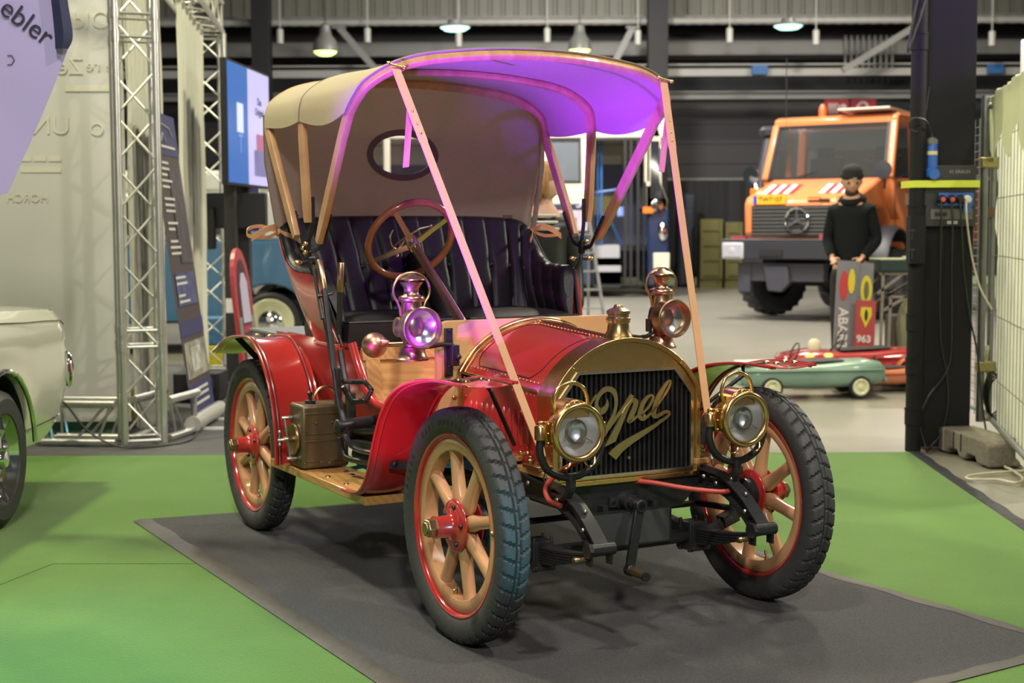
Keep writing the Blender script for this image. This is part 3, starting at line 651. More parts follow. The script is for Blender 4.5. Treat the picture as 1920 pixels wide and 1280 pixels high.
# ---- headlamps
def headlamp(s):
    c = V((.285, s*.322, .692)); b = MB(); ax = (1, 0, 0)
    b.lathe([(0, -.150), (.030, -.148), (.036, -.140), (.040, -.120), (.060, -.105), (.072, -.080), (.079, -.045), (.081, -.02), (.080, -.012)], c, ax, 40, cap=False)
    h = part(b, 'headlamp', BRASS, smooth=50)
    b = MB(); ring = []
    for j in range(48):
        a = 2*pi*j/48; ring.append(c+V((-.004, .0835*cos(a), .0835*sin(a))))
    b.tube(ring, .0105, 12, closed=True); b.lathe([(.079, -.028), (.088, -.026), (.088, -.018), (.079, -.014)], c, ax, 48, cap=False); b.build('lamp_bezel', BRASS, h)
    b = MB(); b.lathe([(.078, -.014), (.066, -.045), (.045, -.068), (.020, -.080), (0, -.084)], c, ax, 40, cap=False); b.build('reflector', MIRROR, h)
    b = MB(); rg = [c+V((-.020, .037*cos(2*pi*j/32), .037*sin(2*pi*j/32))) for j in range(32)]; b.tube(rg, .0035, 8, closed=True)
    for a in (pi/2, pi*7/6, pi*11/6): b.tube([c+V((-.020, .037*cos(a), .037*sin(a))), c+V((-.022, .072*cos(a), .072*sin(a)))], .0016, 6)
    b.build('inner_lens_ring', BRASSDK, h)
    b = MB(); b.lathe([(0, -.008), (.018, -.011), (.030, -.016), (.036, -.021), (.03, -.028), (.018, -.034), (0, -.036)], c, ax, 28, cap=False); b.build('inner_lens', LENS, h)
    b = MB(); b.lathe([(.079, -.009), (0, -.006)], c, ax, 40, cap=False); b.build('lamp_glass', LENS, h)
    # chimney box on top
    b = MB(); sec = []
    for i in range(13):
        a = pi*i/12; sec.append((c.y+.048*cos(a), c.z+.062+.040*sin(a)))
    b.prism(sec+[(c.y-.048, c.z+.045), (c.y+.048, c.z+.045)], 'yz', c.x-.095, c.x-.018)
    for y, z in ((-.026, .080), (.0, .088), (.026, .080)): b.lathe([(.010, 0), (.0125, .001), (.0125, .004), (.008, .005)], (c.x-.018, c.y+y, c.z+z), ax, 14)
    b.build('lamp_chimney', BRASS, h, bevel=.003)
    MB().box((0, 0, 0), (.001, .001, .001))
    b = MB(); b.tube(cat([c+V((-.055, -.055, .060)), c+V((-.055, -.062, .095)), c+V((-.055, -.045, .135)), c+V((-.055, 0, .152)), c+V((-.055, .045, .135)), c+V((-.055, .062, .095)), c+V((-.055, .055, .060))], 6), .0065, 10); b.build('lamp_handle', BRASS, h)
    b = MB()
    for dy in (-.045, .045): b.tube(cat([c+V((-.015, dy-.02, -.078)), c+V((-.01, dy-.016, -.100)), c+V((-.01, dy, -.110)), c+V((-.01, dy+.016, -.100)), c+V((-.015, dy+.02, -.078))], 5), .003, 6)
    b.build('wire_feet', BRASS, h)
    b = MB()
    for t in (-1, 1):
        b.lathe([(.017, -.022), (.019, -.020), (.019, .020), (.016, .024), (.010, .026), (.010, .036), (0, .040)], c+V((-.055, t*.108, .0)), (0, 0, 1), 16)
        b.box(c+V((-.048, t*.085, 0)), (.02, .03, .075))
        for z in (-.03, 0, .03): b.ball(c+V((-.036, t*.09, z)), .004, 6)
    b.build('lamp_hinge', BRASS, h, bevel=.001)
    b = MB(); x = c.x-.055
    b.tube(cat([(x, c.y-.108, c.z-.02), (x, c.y-.110, c.z-.065), (x, c.y-.085, c.z-.115), (x, c.y-.035, c.z-.142), (x, c.y, c.z-.145), (x, c.y+.035, c.z-.142), (x, c.y+.085, c.z-.115), (x, c.y+.110, c.z-.065), (x, c.y+.108, c.z-.02)], 6), .0125, 12)
    b.tube(cat([(x, c.y, c.z-.14), (x, c.y, c.z-.185), (x-.03, c.y, c.z-.215), (x-.08, s*.315, c.z-.22), (x-.12, s*.315, c.z-.22)], 6), .016, 12)
    b.build('lamp_bracket', IRON, h)
headlamp(-1); headlamp(1)
# ---- side lamps on the dash
def sidelamp(s):
    c = V((-.525, s*.525, .985)); Z = (0, 0, 1); b = MB()
    b.lathe([(.058, -.118), (.060, -.112), (.052, -.104), (.046, -.088), (.044, -.072), (.030, -.068), (.034, -.045), (.046, -.03), (.052, 0), (.046, .03), (.038, .045), (.036, .085), (.044, .090), (.047, .100), (.043, .108), (.030, .112), (.026, .118), (.027, .135), (.038, .152), (.042, .157), (.036, .158), (.030, .158)], c, Z, 28)
    l = part(b, 'side_lamp', mat('aged_copper_brass', (.50, .34, .24), .25, 1, noise=.6, nscale=24, col2=(.34, .20, .12)), smooth=50)
    b = MB(); b.lathe([(.049, .164), (.048, .168), (.030, .178), (.020, .180), (.014, .186), (0, .188)], c, Z, 24); b.lathe([(.024, .157), (.024, .167)], c, Z, 12); b.build('lamp_chimney', BRASSDK, l)
    b = MB(); b.lathe([(.055, .02), (.066, .030), (.070, .050), (.068, .082), (.072, .092), (.074, .094), (.070, .096), (.064, .082), (.062, .055), (.050, .045)], c, (1, 0, 0), 36, cap=False); b.build('lamp_hood', BRASSDK, l)
    b = MB(); b.lathe([(.063, .066), (.045, .048), (.02, .038), (0, .036)], c, (1, 0, 0), 30, cap=False); b.build('reflector', SIDEMIR, l)
    b = MB(); b.lathe([(.064, .072), (.04, .080), (0, .086)], c, (1, 0, 0), 30, cap=False); b.build('lamp_glass', LENS, l)
    b = MB(); b.lathe([(.034, 0), (.036, .010), (.030, .016), (0, .020)], c+V((0, s*.045, 0)), (0, s, 0), 20); b.build('side_lens', BRASSDK, l)
    b = MB(); pts = [c+V((0, .070*cos(a), .128+.062*sin(a))) for a in [pi*(-.22)+pi*1.44*i/20 for i in range(21)]]; b.tube([c+V((0, .042, .04)), c+V((0, .045, .065))]+pts+[c+V((0, -.045, .065)), c+V((0, -.042, .04))], .005, 8); b.build('lamp_handle', BRASSDK, l)
    b = MB(); b.box((-.562, s*.365, .885), (.014, .030, .175)); b.box((-.545, s*.352, .875), (.035, .030, .075)); b.tube(cat([(-.545, s*.355, .912), (-.545, s*.40, .916), (-.535, s*.46, .912), (-.53, s*.49, .93)], 5), .009, 8); b.ball((-.515, s*.348, .872), .012, 8); b.box((-.535, s*.475, .955), (.03, .012, .05))
    for z in (.965, .835, .808): b.ball((-.554, s*.365, z), .006, 8)
    b.build('lamp_bracket', IRON, l, bevel=.002)
    return l
sidelamp(-1); sidelamp(1)
# horn
b = MB(); b.ball((-.77, -.565, .905), .047, 20); b.lathe([(.015, .043), (.013, .052), (.017, .055), (.011, .062), (.006, .07)], (-.77, -.565, .905), (.82, .38, .2), 12); h = part(b, 'bulb_horn', mat('copper_horn', (.55, .33, .24), .32, 1, noise=.6, nscale=20, col2=(.4, .22, .15)))
b = MB(); b.tube(cat([(-.77, -.545, .905), (-.70, -.50, .91), (-.63, -.46, .915), (-.60, -.42, .91)], 5), .009, 10); b.build('horn_tube', BRASSDK, h)
# ---- steering
sc = V((-1.20, -.225, 1.285)); sd_ = V((.83, 0, -.55)).normalized(); su = V((.55, 0, .83)).normalized(); sy = V((0, 1, 0))
b = MB(); b.tube([sc+(su*cos(a)+sy*sin(a))*.178 for a in [2*pi*i/56 for i in range(56)]], .0150, 12, closed=True); sw = part(b, 'steering_wheel', RIMWOOD)
b = MB()
for k in range(4):
    a = pi/4+.15+k*pi/2; d = su*cos(a)+sy*sin(a); b.rings([[sc+d*r+(d.cross(sd_))*w_*i+sd_*(off+.004*j) for i, j in ((-1, -1), (1, -1), (1, 1), (-1, 1))] for r, w_, off in ((.02, .013, .03), (.09, .011, .014), (.175, .010, 0))])
b.lathe([(.024, -.005), (.026, .02), (.026, .05), (.022, .06), (0, .06)], sc, sd_, 20); b.lathe([(0, -.02), (.015, -.018), (.02, 0), (.02, .02)], sc, sd_, 20)
b.build('wheel_spokes', NICKEL, sw)
b = MB(); p0 = sc+sd_*-.03; 
for a in (2.5, 2.9, -1.1): d = su*cos(a)+sy*sin(a)*-1; b.tube([p0, p0+d*.06-sd_*.01, p0+d*.10], .004, 8); b.ball(p0+d*.10, .008, 8)
b.tube([p0+(su*cos(a)+sy*sin(a))*.075 for a in [-2.6+1.4*i/12 for i in range(13)]], .004, 8); b.build('throttle_levers', NICKEL, sw)
b = MB(); b.tube([sc+sd_*.05, sc+sd_*.78], .019, 16); b.build('steering_column', BRASSDK, sw)
# ---- hand levers
def lever(pts, g0, g1, nm, rr_=.009):
    b = MB(); b.tube(cat(pts, 6), rr_, 8, sx=1.4); l = part(b, nm, IRON)
    b = MB(); b.tube([g0, V(g0).lerp(V(g1), .03), V(g0).lerp(V(g1), .97), g1], [.011, .0135, .0135, .011], 14); b.build('lever_grip', BRASSDK, l); return l
l1 = lever([(-1.064, -.645, 1.10), (-1.044, -.645, 1.039), (-1.004, -.645, .91), (-.965, -.645, .792), (-.93, -.645, .69), (-.885, -.64, .60), (-.88, -.64, .56), (-.80, -.62, .52), (-.62, -.56, .52)], (-1.117, -.645, 1.209), (-1.064, -.645, 1.098), 'brake_lever')
b = MB(); b.bar((-1.135, -.662, 1.19), (-1.045, -.662, .99), .022, .006, (0, 1, 0)); b.tube([(-1.062, -.675, 1.075), (-1.062, -.615, 1.085)], .007, 8); b.tube([(-1.065, -.66, 1.05), (-.965, -.655, .80)], .004, 6); b.tube([(-1.15, -.67, 1.215), (-1.12, -.655, 1.215)], .008, 8); b.build('lever_latch', IRON, l1)
l2 = lever([(-1.155, -.545, 1.09), (-1.165, -.545, 1.0), (-1.175, -.545, .90), (-1.13, -.545, .78), (-1.09, -.545, .70), (-1.09, -.54, .60), (-1.10, -.53, .52)], (-1.145, -.545, 1.20), (-1.155, -.545, 1.085), 'gear_lever')
b = MB(); b.box((-.955, -.638, .74), (.03, .020, .14)); b.tube([(-.885, -.665, .60), (-.99, -.44, .60)], .022, 14); b.tube([(-1.08, -.53, .555), (-.62, -.44, .60)], .020, 12); b.bar((-1.07, -.54, .70), (-1.07, -.54, .50), .03, .03, (1, 0, 0)); b.bar((-1.07, -.54, .505), (-.75, -.44, .50), .03, .035)
b.tube(cat([(-1.14, -.56, .52), (-1.12, -.555, .46), (-1.06, -.54, .44), (-.85, -.46, .44)], 5), .012, 8)
for p, q in (((-.95, -.62, .76), (-1.0, -.56, .75)), ((-1.0, -.56, .75), (-.93, -.54, .755)), ((-.93, -.54, .755), (-.86, -.54, .73)), ((-.86, -.54, .73), (-.87, -.56, .69)), ((-.87, -.56, .69), (-.95, -.58, .68)), ((-.95, -.62, .74), (-.95, -.58, .67))): b.tube([p, q], .010, 8)
b.ball((-.882, -.668, .60), .028, 12, (1, .5, 1)); b.box((-.75, -.42, .49), (.10, .08, .10)); part(b, 'lever_quadrant', IRON, bevel=.002)
# ---- folding top
PROF = cat([V(p) for p in [(-.668, 1.742, 0), (-.663, 1.80, 0), (-.640, 1.850, 0), (-.566, 1.903, 0), (-.47, 1.935, 0), (-.36, 1.952, 0), (-.2, 1.967, 0), (0, 1.973, 0), (.2, 1.967, 0), (.36, 1.952, 0), (.47, 1.935, 0), (.566, 1.903, 0), (.640, 1.850, 0), (.663, 1.80, 0), (.668, 1.742, 0)]], 4)
def bow_x(k, z):
    if k == 0: return -1.162+.402*((z-1.28)/.48) if z < 1.76 else -.76+.225*((z-1.76)/.21)**.85
    if k == 1: return -1.257+.003*((z-1.355)/.405) if z < 1.76 else -1.254
    return -1.374-.296*((z-1.299)/.461) if z < 1.76 else -1.67-.02*((z-1.76)/.21)
FOOT = [(.627, 1.28), (.636, 1.355), (.641, 1.299)]
bows = []
for k in range(3):
    fy, fz = FOOT[k]; side = [V((bow_x(k, fz+(1.742-fz)*i/6), -(fy+(.655-fy)*i/6), fz+(1.742-fz)*i/6)) for i in range(6)]
    arch = []
    for i, p in enumerate(PROF):
        t = PROF[min(i+1, len(PROF)-1)]-PROF[max(i-1, 0)]; n_ = V((t.y, -t.x)).normalized(); q = V((p.x, p.y))+n_*.016; arch.append(V((bow_x(k, p.y), q.x, q.y)))
    path = side+arch+[V((p.x, -p.y, p.z)) for p in side[::-1]]
    b = MB(); rings = []
    for i, p in enumerate(path):
        t = (path[min(i+1, len(path)-1)]-path[max(i-1, 0)]).normalized()
        wv = V((1, 0, 0)) if k == 1 else (V((bow_x(k, 1.8)-bow_x(k, 1.5), 0, .3)).normalized().cross(V((0, 1, 0)))).normalized()
        wv = (wv-t*wv.dot(t)).normalized(); nv = t.cross(wv)
        W, Tk = .0235, .0115
        if i in (0, len(path)-1): W = .014
        rings.append([p+wv*a*W+nv*c*Tk for a, c in ((-1, -.75), (-.92, -1), (.92, -1), (1, -.75), (1, .75), (.92, 1), (-.92, 1), (-1, .75))])
    b.rings(rings); bw = part(b, 'top_bow', BOWWOOD, smooth=40); bows.append(bw)
    b = MB()
    for s in (-1, 1):
        a = V((bow_x(k, fz+.10), s*(fy-.02), fz+.10)); c = V((bow_x(k, fz-.0), s*(fy-.02), fz)); piv = V((-1.29+(.02, 0, -.02)[k], s*.625, 1.243+(.0, .03, .01)[k]))
        b.tube(cat([a, a.lerp(c, .6), c, c.lerp(piv, .55)+V(((.02, 0, -.015)[k], 0, -.006)), piv], 5), .010, 8, sx=.5)
        for q in (.15, .5, .85): b.ball(a.lerp(c, q)+V((0, -s*.005, 0)), .005, 6)
    b.build('bow_iron', IRON, bw)
b = MB()
for s in (-1, 1):
    b.box((-1.29, s*.625, 1.247), (.030, .018, .055)); b.tube([(-1.29, s*.625, 1.22), (-1.285, s*.618, 1.185), (-1.30, s*.60, 1.15)], .009, 8)
    b.tube([(-1.29, s*.59, 1.198), (-1.29, s*.66, 1.198)], .008, 8)
part(b, 'top_pivot', IRON, bevel=.002)
b = MB()
for s in (-1, 1):
    for x, z in ((-1.275, 1.272), (-1.305, 1.255), (-1.28, 1.238)): b.ball((x, s*.64, z), .011, 8)
    for e in (.58, .665): b.ball((-1.29, s*e, 1.198), .012, 8, (1, 1.4, 1))
part(b, 'pivot_nut', BRASS)
# roof fabric
st = []
def secx(u):     # u 0 = front edge .. 2 = rear bow
    k = int(min(u, 1.999)); t = u-k; out = []
    for i, p in enumerate(PROF):
        z = p.y; x = bow_x(k, z)*(1-t)+bow_x(k+1, z)*t; sag = sin(pi*t); e = abs(p.x)/.668
        z2 = z-.010*sag*(1-.4*e); y2 = p.x*(1-.012*sag*e)
        if i in (0, len(PROF)-1): z2 = z-(.030 if k == 0 else .012)*sag
        if i in (1, len(PROF)-2): z2 = z-(.018 if k == 0 else .008)*sag
        out.append(V((x, y2, z2)))
    return out
b = MB(); rows = []
f0 = secx(0); rows.append([p+V((.008, 0, -.004)) for p in f0]); rows.append([p+V((.006, 0, -.001)) for p in f0])
for i in range(21): rows.append(secx(i/10))
b.sheet([[p+V((0, 0, .003)) for p in r] for r in rows], .004)
rf = part(b, 'top_fabric', CANVAS, smooth=60)
b = MB()
for u in (0, 1):
    sct = secx(u); b.tube([p+V((.006 if u == 0 else 0, 0, .002)) for p in sct], .0035, 6)
b.build('top_seam', mat('grey_piping', (.20, .17, .15), .7), rf)
# rear curtain with oval window
def cx(y, z): return -1.695-.085*max(0, 1-(y/.66)**2)*min(1, max(0, (1.99-z)/.25))-.004*(z < 1.5)
outer = [(-.600, 1.315), (.600, 1.315)]+[(.642, 1.60), (.652, 1.76)]+[(p.x*.985, p.y-.006) for p in PROF[::-1][3:-3]]+[(-.652, 1.76), (-.642, 1.60)]
ov = [(.143*cos(2*pi*i/72), 1.652+.085*sin(2*pi*i/72)) for i in range(72)]
c0 = (0, 1.652); angs = sorted(set([2*pi*i/96 for i in range(96)]+[atan2(1.315-1.652, s*.6) % (2*pi) for s in (-1, 1)]))
O_ = [ray_poly(outer, c0, a) for a in angs]; I_ = [(c0[0]+.143*cos(atan2(sin(a)/.085, cos(a)/.143)), c0[1]+.085*sin(atan2(sin(a)/.085, cos(a)/.143))) for a in angs]
b = MB(); rows = []
for k in range(11):
    t = k/10; rows.append([V((cx(i[0]+(o_[0]-i[0])*t, i[1]+(o_[1]-i[1])*t), i[0]+(o_[0]-i[0])*t, i[1]+(o_[1]-i[1])*t)) for i, o_ in zip(I_, O_)])
b.grid(rows, cu=True); b.grid([[p-V((.004, 0, 0)) for p in r[::-1]] for r in rows], cu=True)
for s in (-1, 1):     # side wings that wrap round the rear bow
    b.sheet([[V((-1.70, s*(.60+.045*min(1, (z-1.315)/.3)), z)), V((-1.70+.0*z, s*(.612+.048*min(1, (z-1.315)/.3)), z)), V((-1.690, s*(.618+.048*min(1, (z-1.315)/.3)), z))] for z in (1.30, 1.4, 1.5, 1.6, 1.7, 1.80)], .003)
cu = part(b, 'rear_curtain', CURTAIN, smooth=60)
b = MB(); fo = [(c0[0]+.172*cos(a), c0[1]+.112*sin(a)) for a in [2*pi*i/72 for i in range(72)]]
b.grid([[V((cx(y, z)+.003, y, z)) for y, z in fo], [V((cx(y, z)+.006, y, z)) for y, z in [(p[0]*.98, 1.652+(p[1]-1.652)*.98) for p in fo]], [V((cx(y, z)+.006, y, z)) for y, z in ov], [V((cx(y, z), y, z)) for y, z in ov]], cu=True)
b.box((-1.735, .50, 1.36), (.008, .045, .06)); b.build('window_patch', mat('brown_canvas_patch', (.16, .12, .10), .85), cu)
b = MB(); b.add([(cx(y, z)-.001, y, z) for y, z in ov], [tuple(range(72))]); b.build('window_pane', glassmat('clear_film', (.93, .95, 1), .08, .08), cu)
# tied curtain straps
for s in (-1, 1):
    b = MB(); k = V((-1.70, s*.605, 1.318))
    def rib(pts, w_=.014):
        pts = cat(pts, 6); b.sheet([[p+V((0, 0, -w_/2)) for p in pts], [p+V((0, 0, w_/2)) for p in pts]], .003)
    rib([k, k+V((-.03, s*.06, .025)), k+V((-.02, s*.12, .015)), k+V((0, s*.135, -.01)), k+V((.02, s*.11, -.02)), k+V((.02, s*.05, -.02)), k])
    rib([k, k+V((.04, s*.03, .02)), k+V((.05, s*.08, .005)), k+V((.045, s*.13, -.025))], .026)
    rib([k, k+V((.06, -s*.03, -.015)), k+V((.11, -s*.07, -.045))], .018)
    b.ball(k, .018, 8); part(b, 'curtain_strap', TAN)
# front roof straps
for s in (-1, 1):
    a = V((-.565, s*.560, 1.888)); c = V((.075, s*.332, .590)); b = MB(); d = (c-a).normalized(); sd0 = V((0, 1, 0)); sd0 = (sd0-d*sd0.dot(d)).normalized(); nn = d.cross(sd0)
    b.rings([[a.lerp(c, t)+sd0*i*w_+nn*j*.002 for i, j in ((-1, -1), (1, -1), (1, 1), (-1, 1))] for t, w_ in ((0, .016), (.14, .0165), (.20, .0165), (.205, .0145), (.9, .0145), (.985, .013), (1, .008))])
    t_ = .11; q = a.lerp(c, t_); b.rings([[q.lerp(q+V((-.04, -s*.0, -.20)), t)+sd0*i*.012+nn*(j*.002-.006) for i, j in ((-1, -1), (1, -1), (1, 1), (-1, 1))] for t in (0, .95, 1)])
    stp = part(b, 'roof_strap', TAN)
    b = MB(); 
    for t in (.12, .155, .18): b.ball(a.lerp(c, t)+nn*-.003, .005, 8); b.ball(a.lerp(c, t)+nn*.003, .005, 8)
    b.ball(a+V((.01, -.03, .012)), .008, 8); b.ball(a+V((.01, .03, .0)), .008, 8); b.tube([a+V((.008, -.03, .012)), a+V((.008, .03, 0))], .004, 8)
    b.build('strap_studs', BRASS, stp)
    b = MB(); e = c+V((.005, 0, -.005)); b.tube(cat([e, e+V((.008, s*.004, -.03)), e+V((.004, 0, -.055)), e+V((-.004, -s*.004, -.03))], 5, True), .003, 6, closed=True)
    b.lathe([(.010, -.002), (.014, 0), (.010, .002)], e+V((.006, 0, -.064)), (0, 1, 0), 14, cap=False); b.build('strap_hook', STEEL, stp)
# =====================================================================  THE HALL
CONC = mat('polished_concrete', (.25, .24, .20), .30, noise=.6, nscale=.8, col2=(.18, .175, .15))
tag(MB().box((2, 19, -.06), (34, 42, .1)).build('floor', CONC, smooth=0), kind='structure')
DARKW = mat('dark_wall_panel', (.034, .034, .036), .6)
b = MB(); b.box((2, 36.2, 2.2), (34, .2, 4.4))
for i in range(9): b.box((2, 36.08, .25+i*.48), (34, .02, .43))
tag(b.build('wall_back', DARKW, smooth=0), kind='structure')
b = MB(); b.box((2, 36.4, 5.6), (34, .2, 2.6)); tag(b.build('wall_back_upper', BLACK, smooth=0), kind='structure')
CORR = mat('corrugated_sheet', (.22, .22, .18), .5, .2)
b = MB(); rows = []; xs = []
for i in range(110):
    x = -15+i*.31; xs += [(x, 0), (x+.20, 0), (x+.22, .06), (x+.29, .06)]
b.sheet([[V((x, 35.4+y, z)) for x, y in xs] for z in (6.2, 8.6)], .01); tag(b.build('wall_back_sheeting', CORR, smooth=0), kind='structure')
tag(MB().box((2, 19, 8.6), (34, 42, .12)).build('ceiling', mat('dark_roof_deck', (.10, .10, .095), .7), smooth=0), kind='structure')
GREYST = mat('grey_painted_steel', (.20, .20, .185), .45); PALEST = mat('pale_steel', (.36, .36, .33), .4)
b = MB(); b.box((2, 34.6, 4.43), (34, .14, .17)); b.box((2, 34.5, 4.50), (34, .2, .03)); tag(b.build('trim_1', GREYST, smooth=0), kind='structure')
b = MB(); b.box((2, 34.0, 4.90), (34, .12, .17)); b.box((2, 33.9, 5.06), (34, .2, .03)); tag(b.build('trim_2', PALEST, smooth=0), kind='structure')
b = MB(); b.box((2, 34.6, 6.2), (34, .2, .14)); b.box((2, 35.2, 5.6), (34, .1, .34)); tag(b.build('trim_3', GREYST, smooth=0), kind='structure')
b = MB(); b.box((2, 35.8, 2.52), (34, .08, .07)); tag(b.build('trim_4', GREYST, smooth=0), kind='structure')
# ribbed duct, braces
b = MB(); n = 230
for i in range(n): pass
b.tube([V((-12+i*.13, 33.4, 5.98)) for i in range(200)], [.075+.012*(i % 2) for i in range(200)], 10)
tag(b.build('ventilation_duct', PALEST), 'long ribbed pale ventilation duct running under the roof at the back wall', 'duct')
def brace(p, q, Y, lab):
    a, c = at(*p, Y), at(*q, Y); b = MB(); b.bar(a, c, .12, .14); b.box(a, (.3, .2, .04)); tag(b.build('trim_%d' % (5+sum(1 for x in COL.objects if x.name.startswith('trim_'))-4), GREYST, smooth=0), kind='structure')
brace((636, 52), (722, 150), 33, 'diagonal grey steel brace up behind the left side of the car roof')
brace((1186, 52), (1130, 160), 33, 'diagonal grey steel brace above the right end of the car roof')
brace((1722, 46), (1580, 132), 33, 'diagonal grey steel brace meeting the thick black column at the upper right')
b = MB()
for i in range(9): b.box((at(1585+i*11, 90, 35).x, 35.0, 5.45), (.05, .05, .8))
tag(b.build('trim_9', GREYST, smooth=0), kind='structure')
for (x0, x1, nm) in ((474, 508, 'black square column standing left behind the car roof'), (1214, 1251, 'black square column rising behind the right front corner of the car roof')):
    p, q = at(x0, 100, 33), at(x1, 100, 33); b = MB(); b.box(((p.x+q.x)/2, 33, 4.27), (q.x-p.x, .4, 8.54)); b.box(((p.x+q.x)/2, 33, .02), (q.x-p.x+.2, .6, .04))
    tag(b.build('hall_column', BLACK, smooth=0, bevel=.01), nm, 'column')
# lamps
def highbay(px, py, Y, lab):
    p = at(px, py, Y); r = empty('hanging_lamp', p, 0, lab, 'lamp', None)
    b = MB(); b.lathe([(.04, .55), (.10, .50), (.11, .40), (.13, .32), (.22, .20), (.24, .05), (.25, 0), (.235, 0), (.22, .06), (.12, .28)], cap=False); b.build('lamp_shade', mat('grey_lamp_shade', (.12, .12, .11), .4), r)
    b = MB(); b.lathe([(0, -.09), (.12, -.075), (.20, -.03), (.225, .01), (.215, .03), (0, .03)], n=28, cap=False); b.build('lamp_diffuser', mat('lamp_glow_green', (.74, 1, .26), emit=2.4), r)
    b = MB(); b.tube([(0, 0, .54), (0, 0, 8.54-p.z)], .012, 6); b.build('suspension_cable', BLACK, r)
highbay(610, 97, 29, 'bell-shaped lamp glowing yellow-green above the blue screen')
highbay(1087, 94, 31, 'dimmer bell-shaped lamp hanging above the middle of the car roof')
def disc(px, py, Y, lab):
    p = at(px, py, Y); r = empty('disc_lamp', p, 0, lab, 'lamp')
    b = MB(); b.lathe([(0, .16), (.14, .15), (.16, .06), (.30, .045), (.315, .01), (.30, 0)], n=32, cap=False); b.build('lamp_housing', mat('grey_lamp_shade', (.12, .12, .11), .4), r)
    b = MB(); b.lathe([(0, -.08), (.2, -.06), (.295, .0), (.295, .02), (0, .02)], n=32, cap=False); b.build('lamp_diffuser', mat('lamp_glow_cyan', (.48, 1, .82), emit=2.2), r)
    b = MB(); b.tube([(0, 0, .15), (0, 0, 8.54-p.z)], .012, 6); b.build('suspension_cable', BLACK, r)
disc(853, 52, 30, 'round white-green disc lamp left of centre above the car roof')
disc(1478, 49, 31, 'round white-green disc lamp above the orange truck')
for px, py, Y, lab in ((525, 68, 33, 'white tube lamp hanging under the duct beside the left black column'), (689, 66, 33, 'white tube lamp under the duct right of the bell-shaped lamp'), (860, 74, 33, 'white tube lamp just below the left round disc lamp'), (1026, 66, 33, 'white tube lamp left of the dimmer bell-shaped lamp'), (1196, 70, 33, 'white tube lamp beside the brace over the right end of the car roof'), (1368, 66, 33, 'grey tube lamp between the second black column and the right disc lamp'), (1530, 70, 33, 'white tube lamp right of the right round disc lamp'), (1860, 72, 33, 'white tube lamp to the right of the thick black column')):
    p = at(px, py, Y); b = MB(); b.lathe([(.075, -.16), (.075, .14), (.04, .17), (.012, .18), (.012, 8.54-p.z)], p, (0, 0, 1), 14); tag(b.build('tube_lamp', mat('off_white_plastic', (.55, .55, .50), .4)), lab, 'lamp', 'tube lamps under the duct')
# blue boxes on the beam
for px, lab in ((1424, 'small blue box on the pale beam left above the orange truck'), (1865, 'small blue box on the pale beam right of the thick black column')):
    p = at(px, 142, 33.8); tag(MB().box((p.x, 33.78, 4.93), (.36, .14, .22)).build('junction_box', mat('blue_box', (.03, .12, .30), .5), bevel=.01), lab, 'box')
# red fire signs
REDS = mat('sign_red', (.42, .03, .035), .5); WSGN = mat('sign_white', (.75, .62, .60), .5)
def plate(name, c, w_, h, m, lab, cat_, bits, t=.02, rz=0, parent=None):
    r = MB().box((0, 0, 0), (w_, t, h)).build(name, m, parent, smooth=0, loc=c, rot=(0, 0, rz)); 
    if lab: tag(r, lab, cat_)
    for nm, mb, mm in bits: mb.build(nm, mm, r, smooth=0)
    return r
p = at(1568, 208, 36.05); b = MB(); 
for i in range(5): b.box((-.18+i*.05, -.014, .06), (.03, .006, .26))
b.box((.06, -.014, .10), (.12, .006, .06)); b.lathe([(.07, 0), (.07, .006)], (.17, -.017, .10), (0, 1, 0), 16)
plate('fire_point_sign', p, .60, .66, REDS, 'red sign with a white fire ladder symbol above the orange truck', 'sign', [('symbol', b, WSGN)])
p = at(1619, 208, 36.05); b = MB(); b.frame([(.15*cos(a)-.02, .05+.19*sin(a)) for a in [2*pi*i/24 for i in range(24)]], [(.10*cos(a)-.02, .05+.13*sin(a)) for a in [2*pi*i/24 for i in range(24)]], 'xz', -.018, -.011); b.box((-.15, -.014, -.05), (.05, .006, .38)); b.lathe([(.04, 0), (.04, .006)], (-.02, -.018, .05), (0, 1, 0), 16)
plate('hose_reel_sign', p, .60, .66, REDS, 'red sign with a white hose reel symbol next to the ladder sign', 'sign', [('symbol', b, WSGN)])
# kerb, drape, crates at the back wall
tag(MB().box((6, 34.4, .10), (18, .4, .20)).build('barrier_kerb', mat('pale_green_kerb', (.42, .48, .30), .6), bevel=.03), 'long pale kerb along the foot of the back wall', 'kerb')
b = MB(); rows = [[V((at(1256, 400, 33).x+i*.08, 34.9+.05*sin(i*1.3), z)) for i in range(56)] for z in (.0, 1.3, 2.48)]; b.sheet(rows, .01); tag(b.build('black_drape', mat('black_drape_cloth', (.018, .018, .019), .8)), 'long black drape hung below the rail between bus and orange truck', 'drape')
for px, w_, h, lab in ((1343, .50, 1.35, 'olive yellow crate standing on end just left of the truck front wheel'), (1386, .38, 1.28, 'olive yellow crate half hidden behind the truck front bumper')):
    p = at(px, 470, 32.5); b = MB(); b.box((p.x, 33.6, .2+h/2), (w_, .6, h))
    for i in range(4): b.box((p.x, 33.28, .3+i*h/4), (w_, .04, .05))
    for s in (-1, 1): b.box((p.x+s*(w_/2-.03), 33.28, .2+h/2), (.06, .05, h))
    b.box((p.x, 33.6, .1), (w_, .5, .22)); tag(b.build('transport_crate', mat('olive_crate', (.12, .11, .03), .7), smooth=0), lab, 'crate')
for px, lab in ((1292, 'dark blue-grey draped seat leaning behind the right roof strap'),):
    p = at(px, 385, 33.3); b = MB(); b.box((p.x, 34.0, .9), (.4, .4, 1.8)); b.box((p.x+.08, 34.0, 1.9), (.3, .3, .5)); tag(b.build('covered_machine', mat('blue_black_cover', (.02, .025, .04), .6), bevel=.08), lab, 'machine')
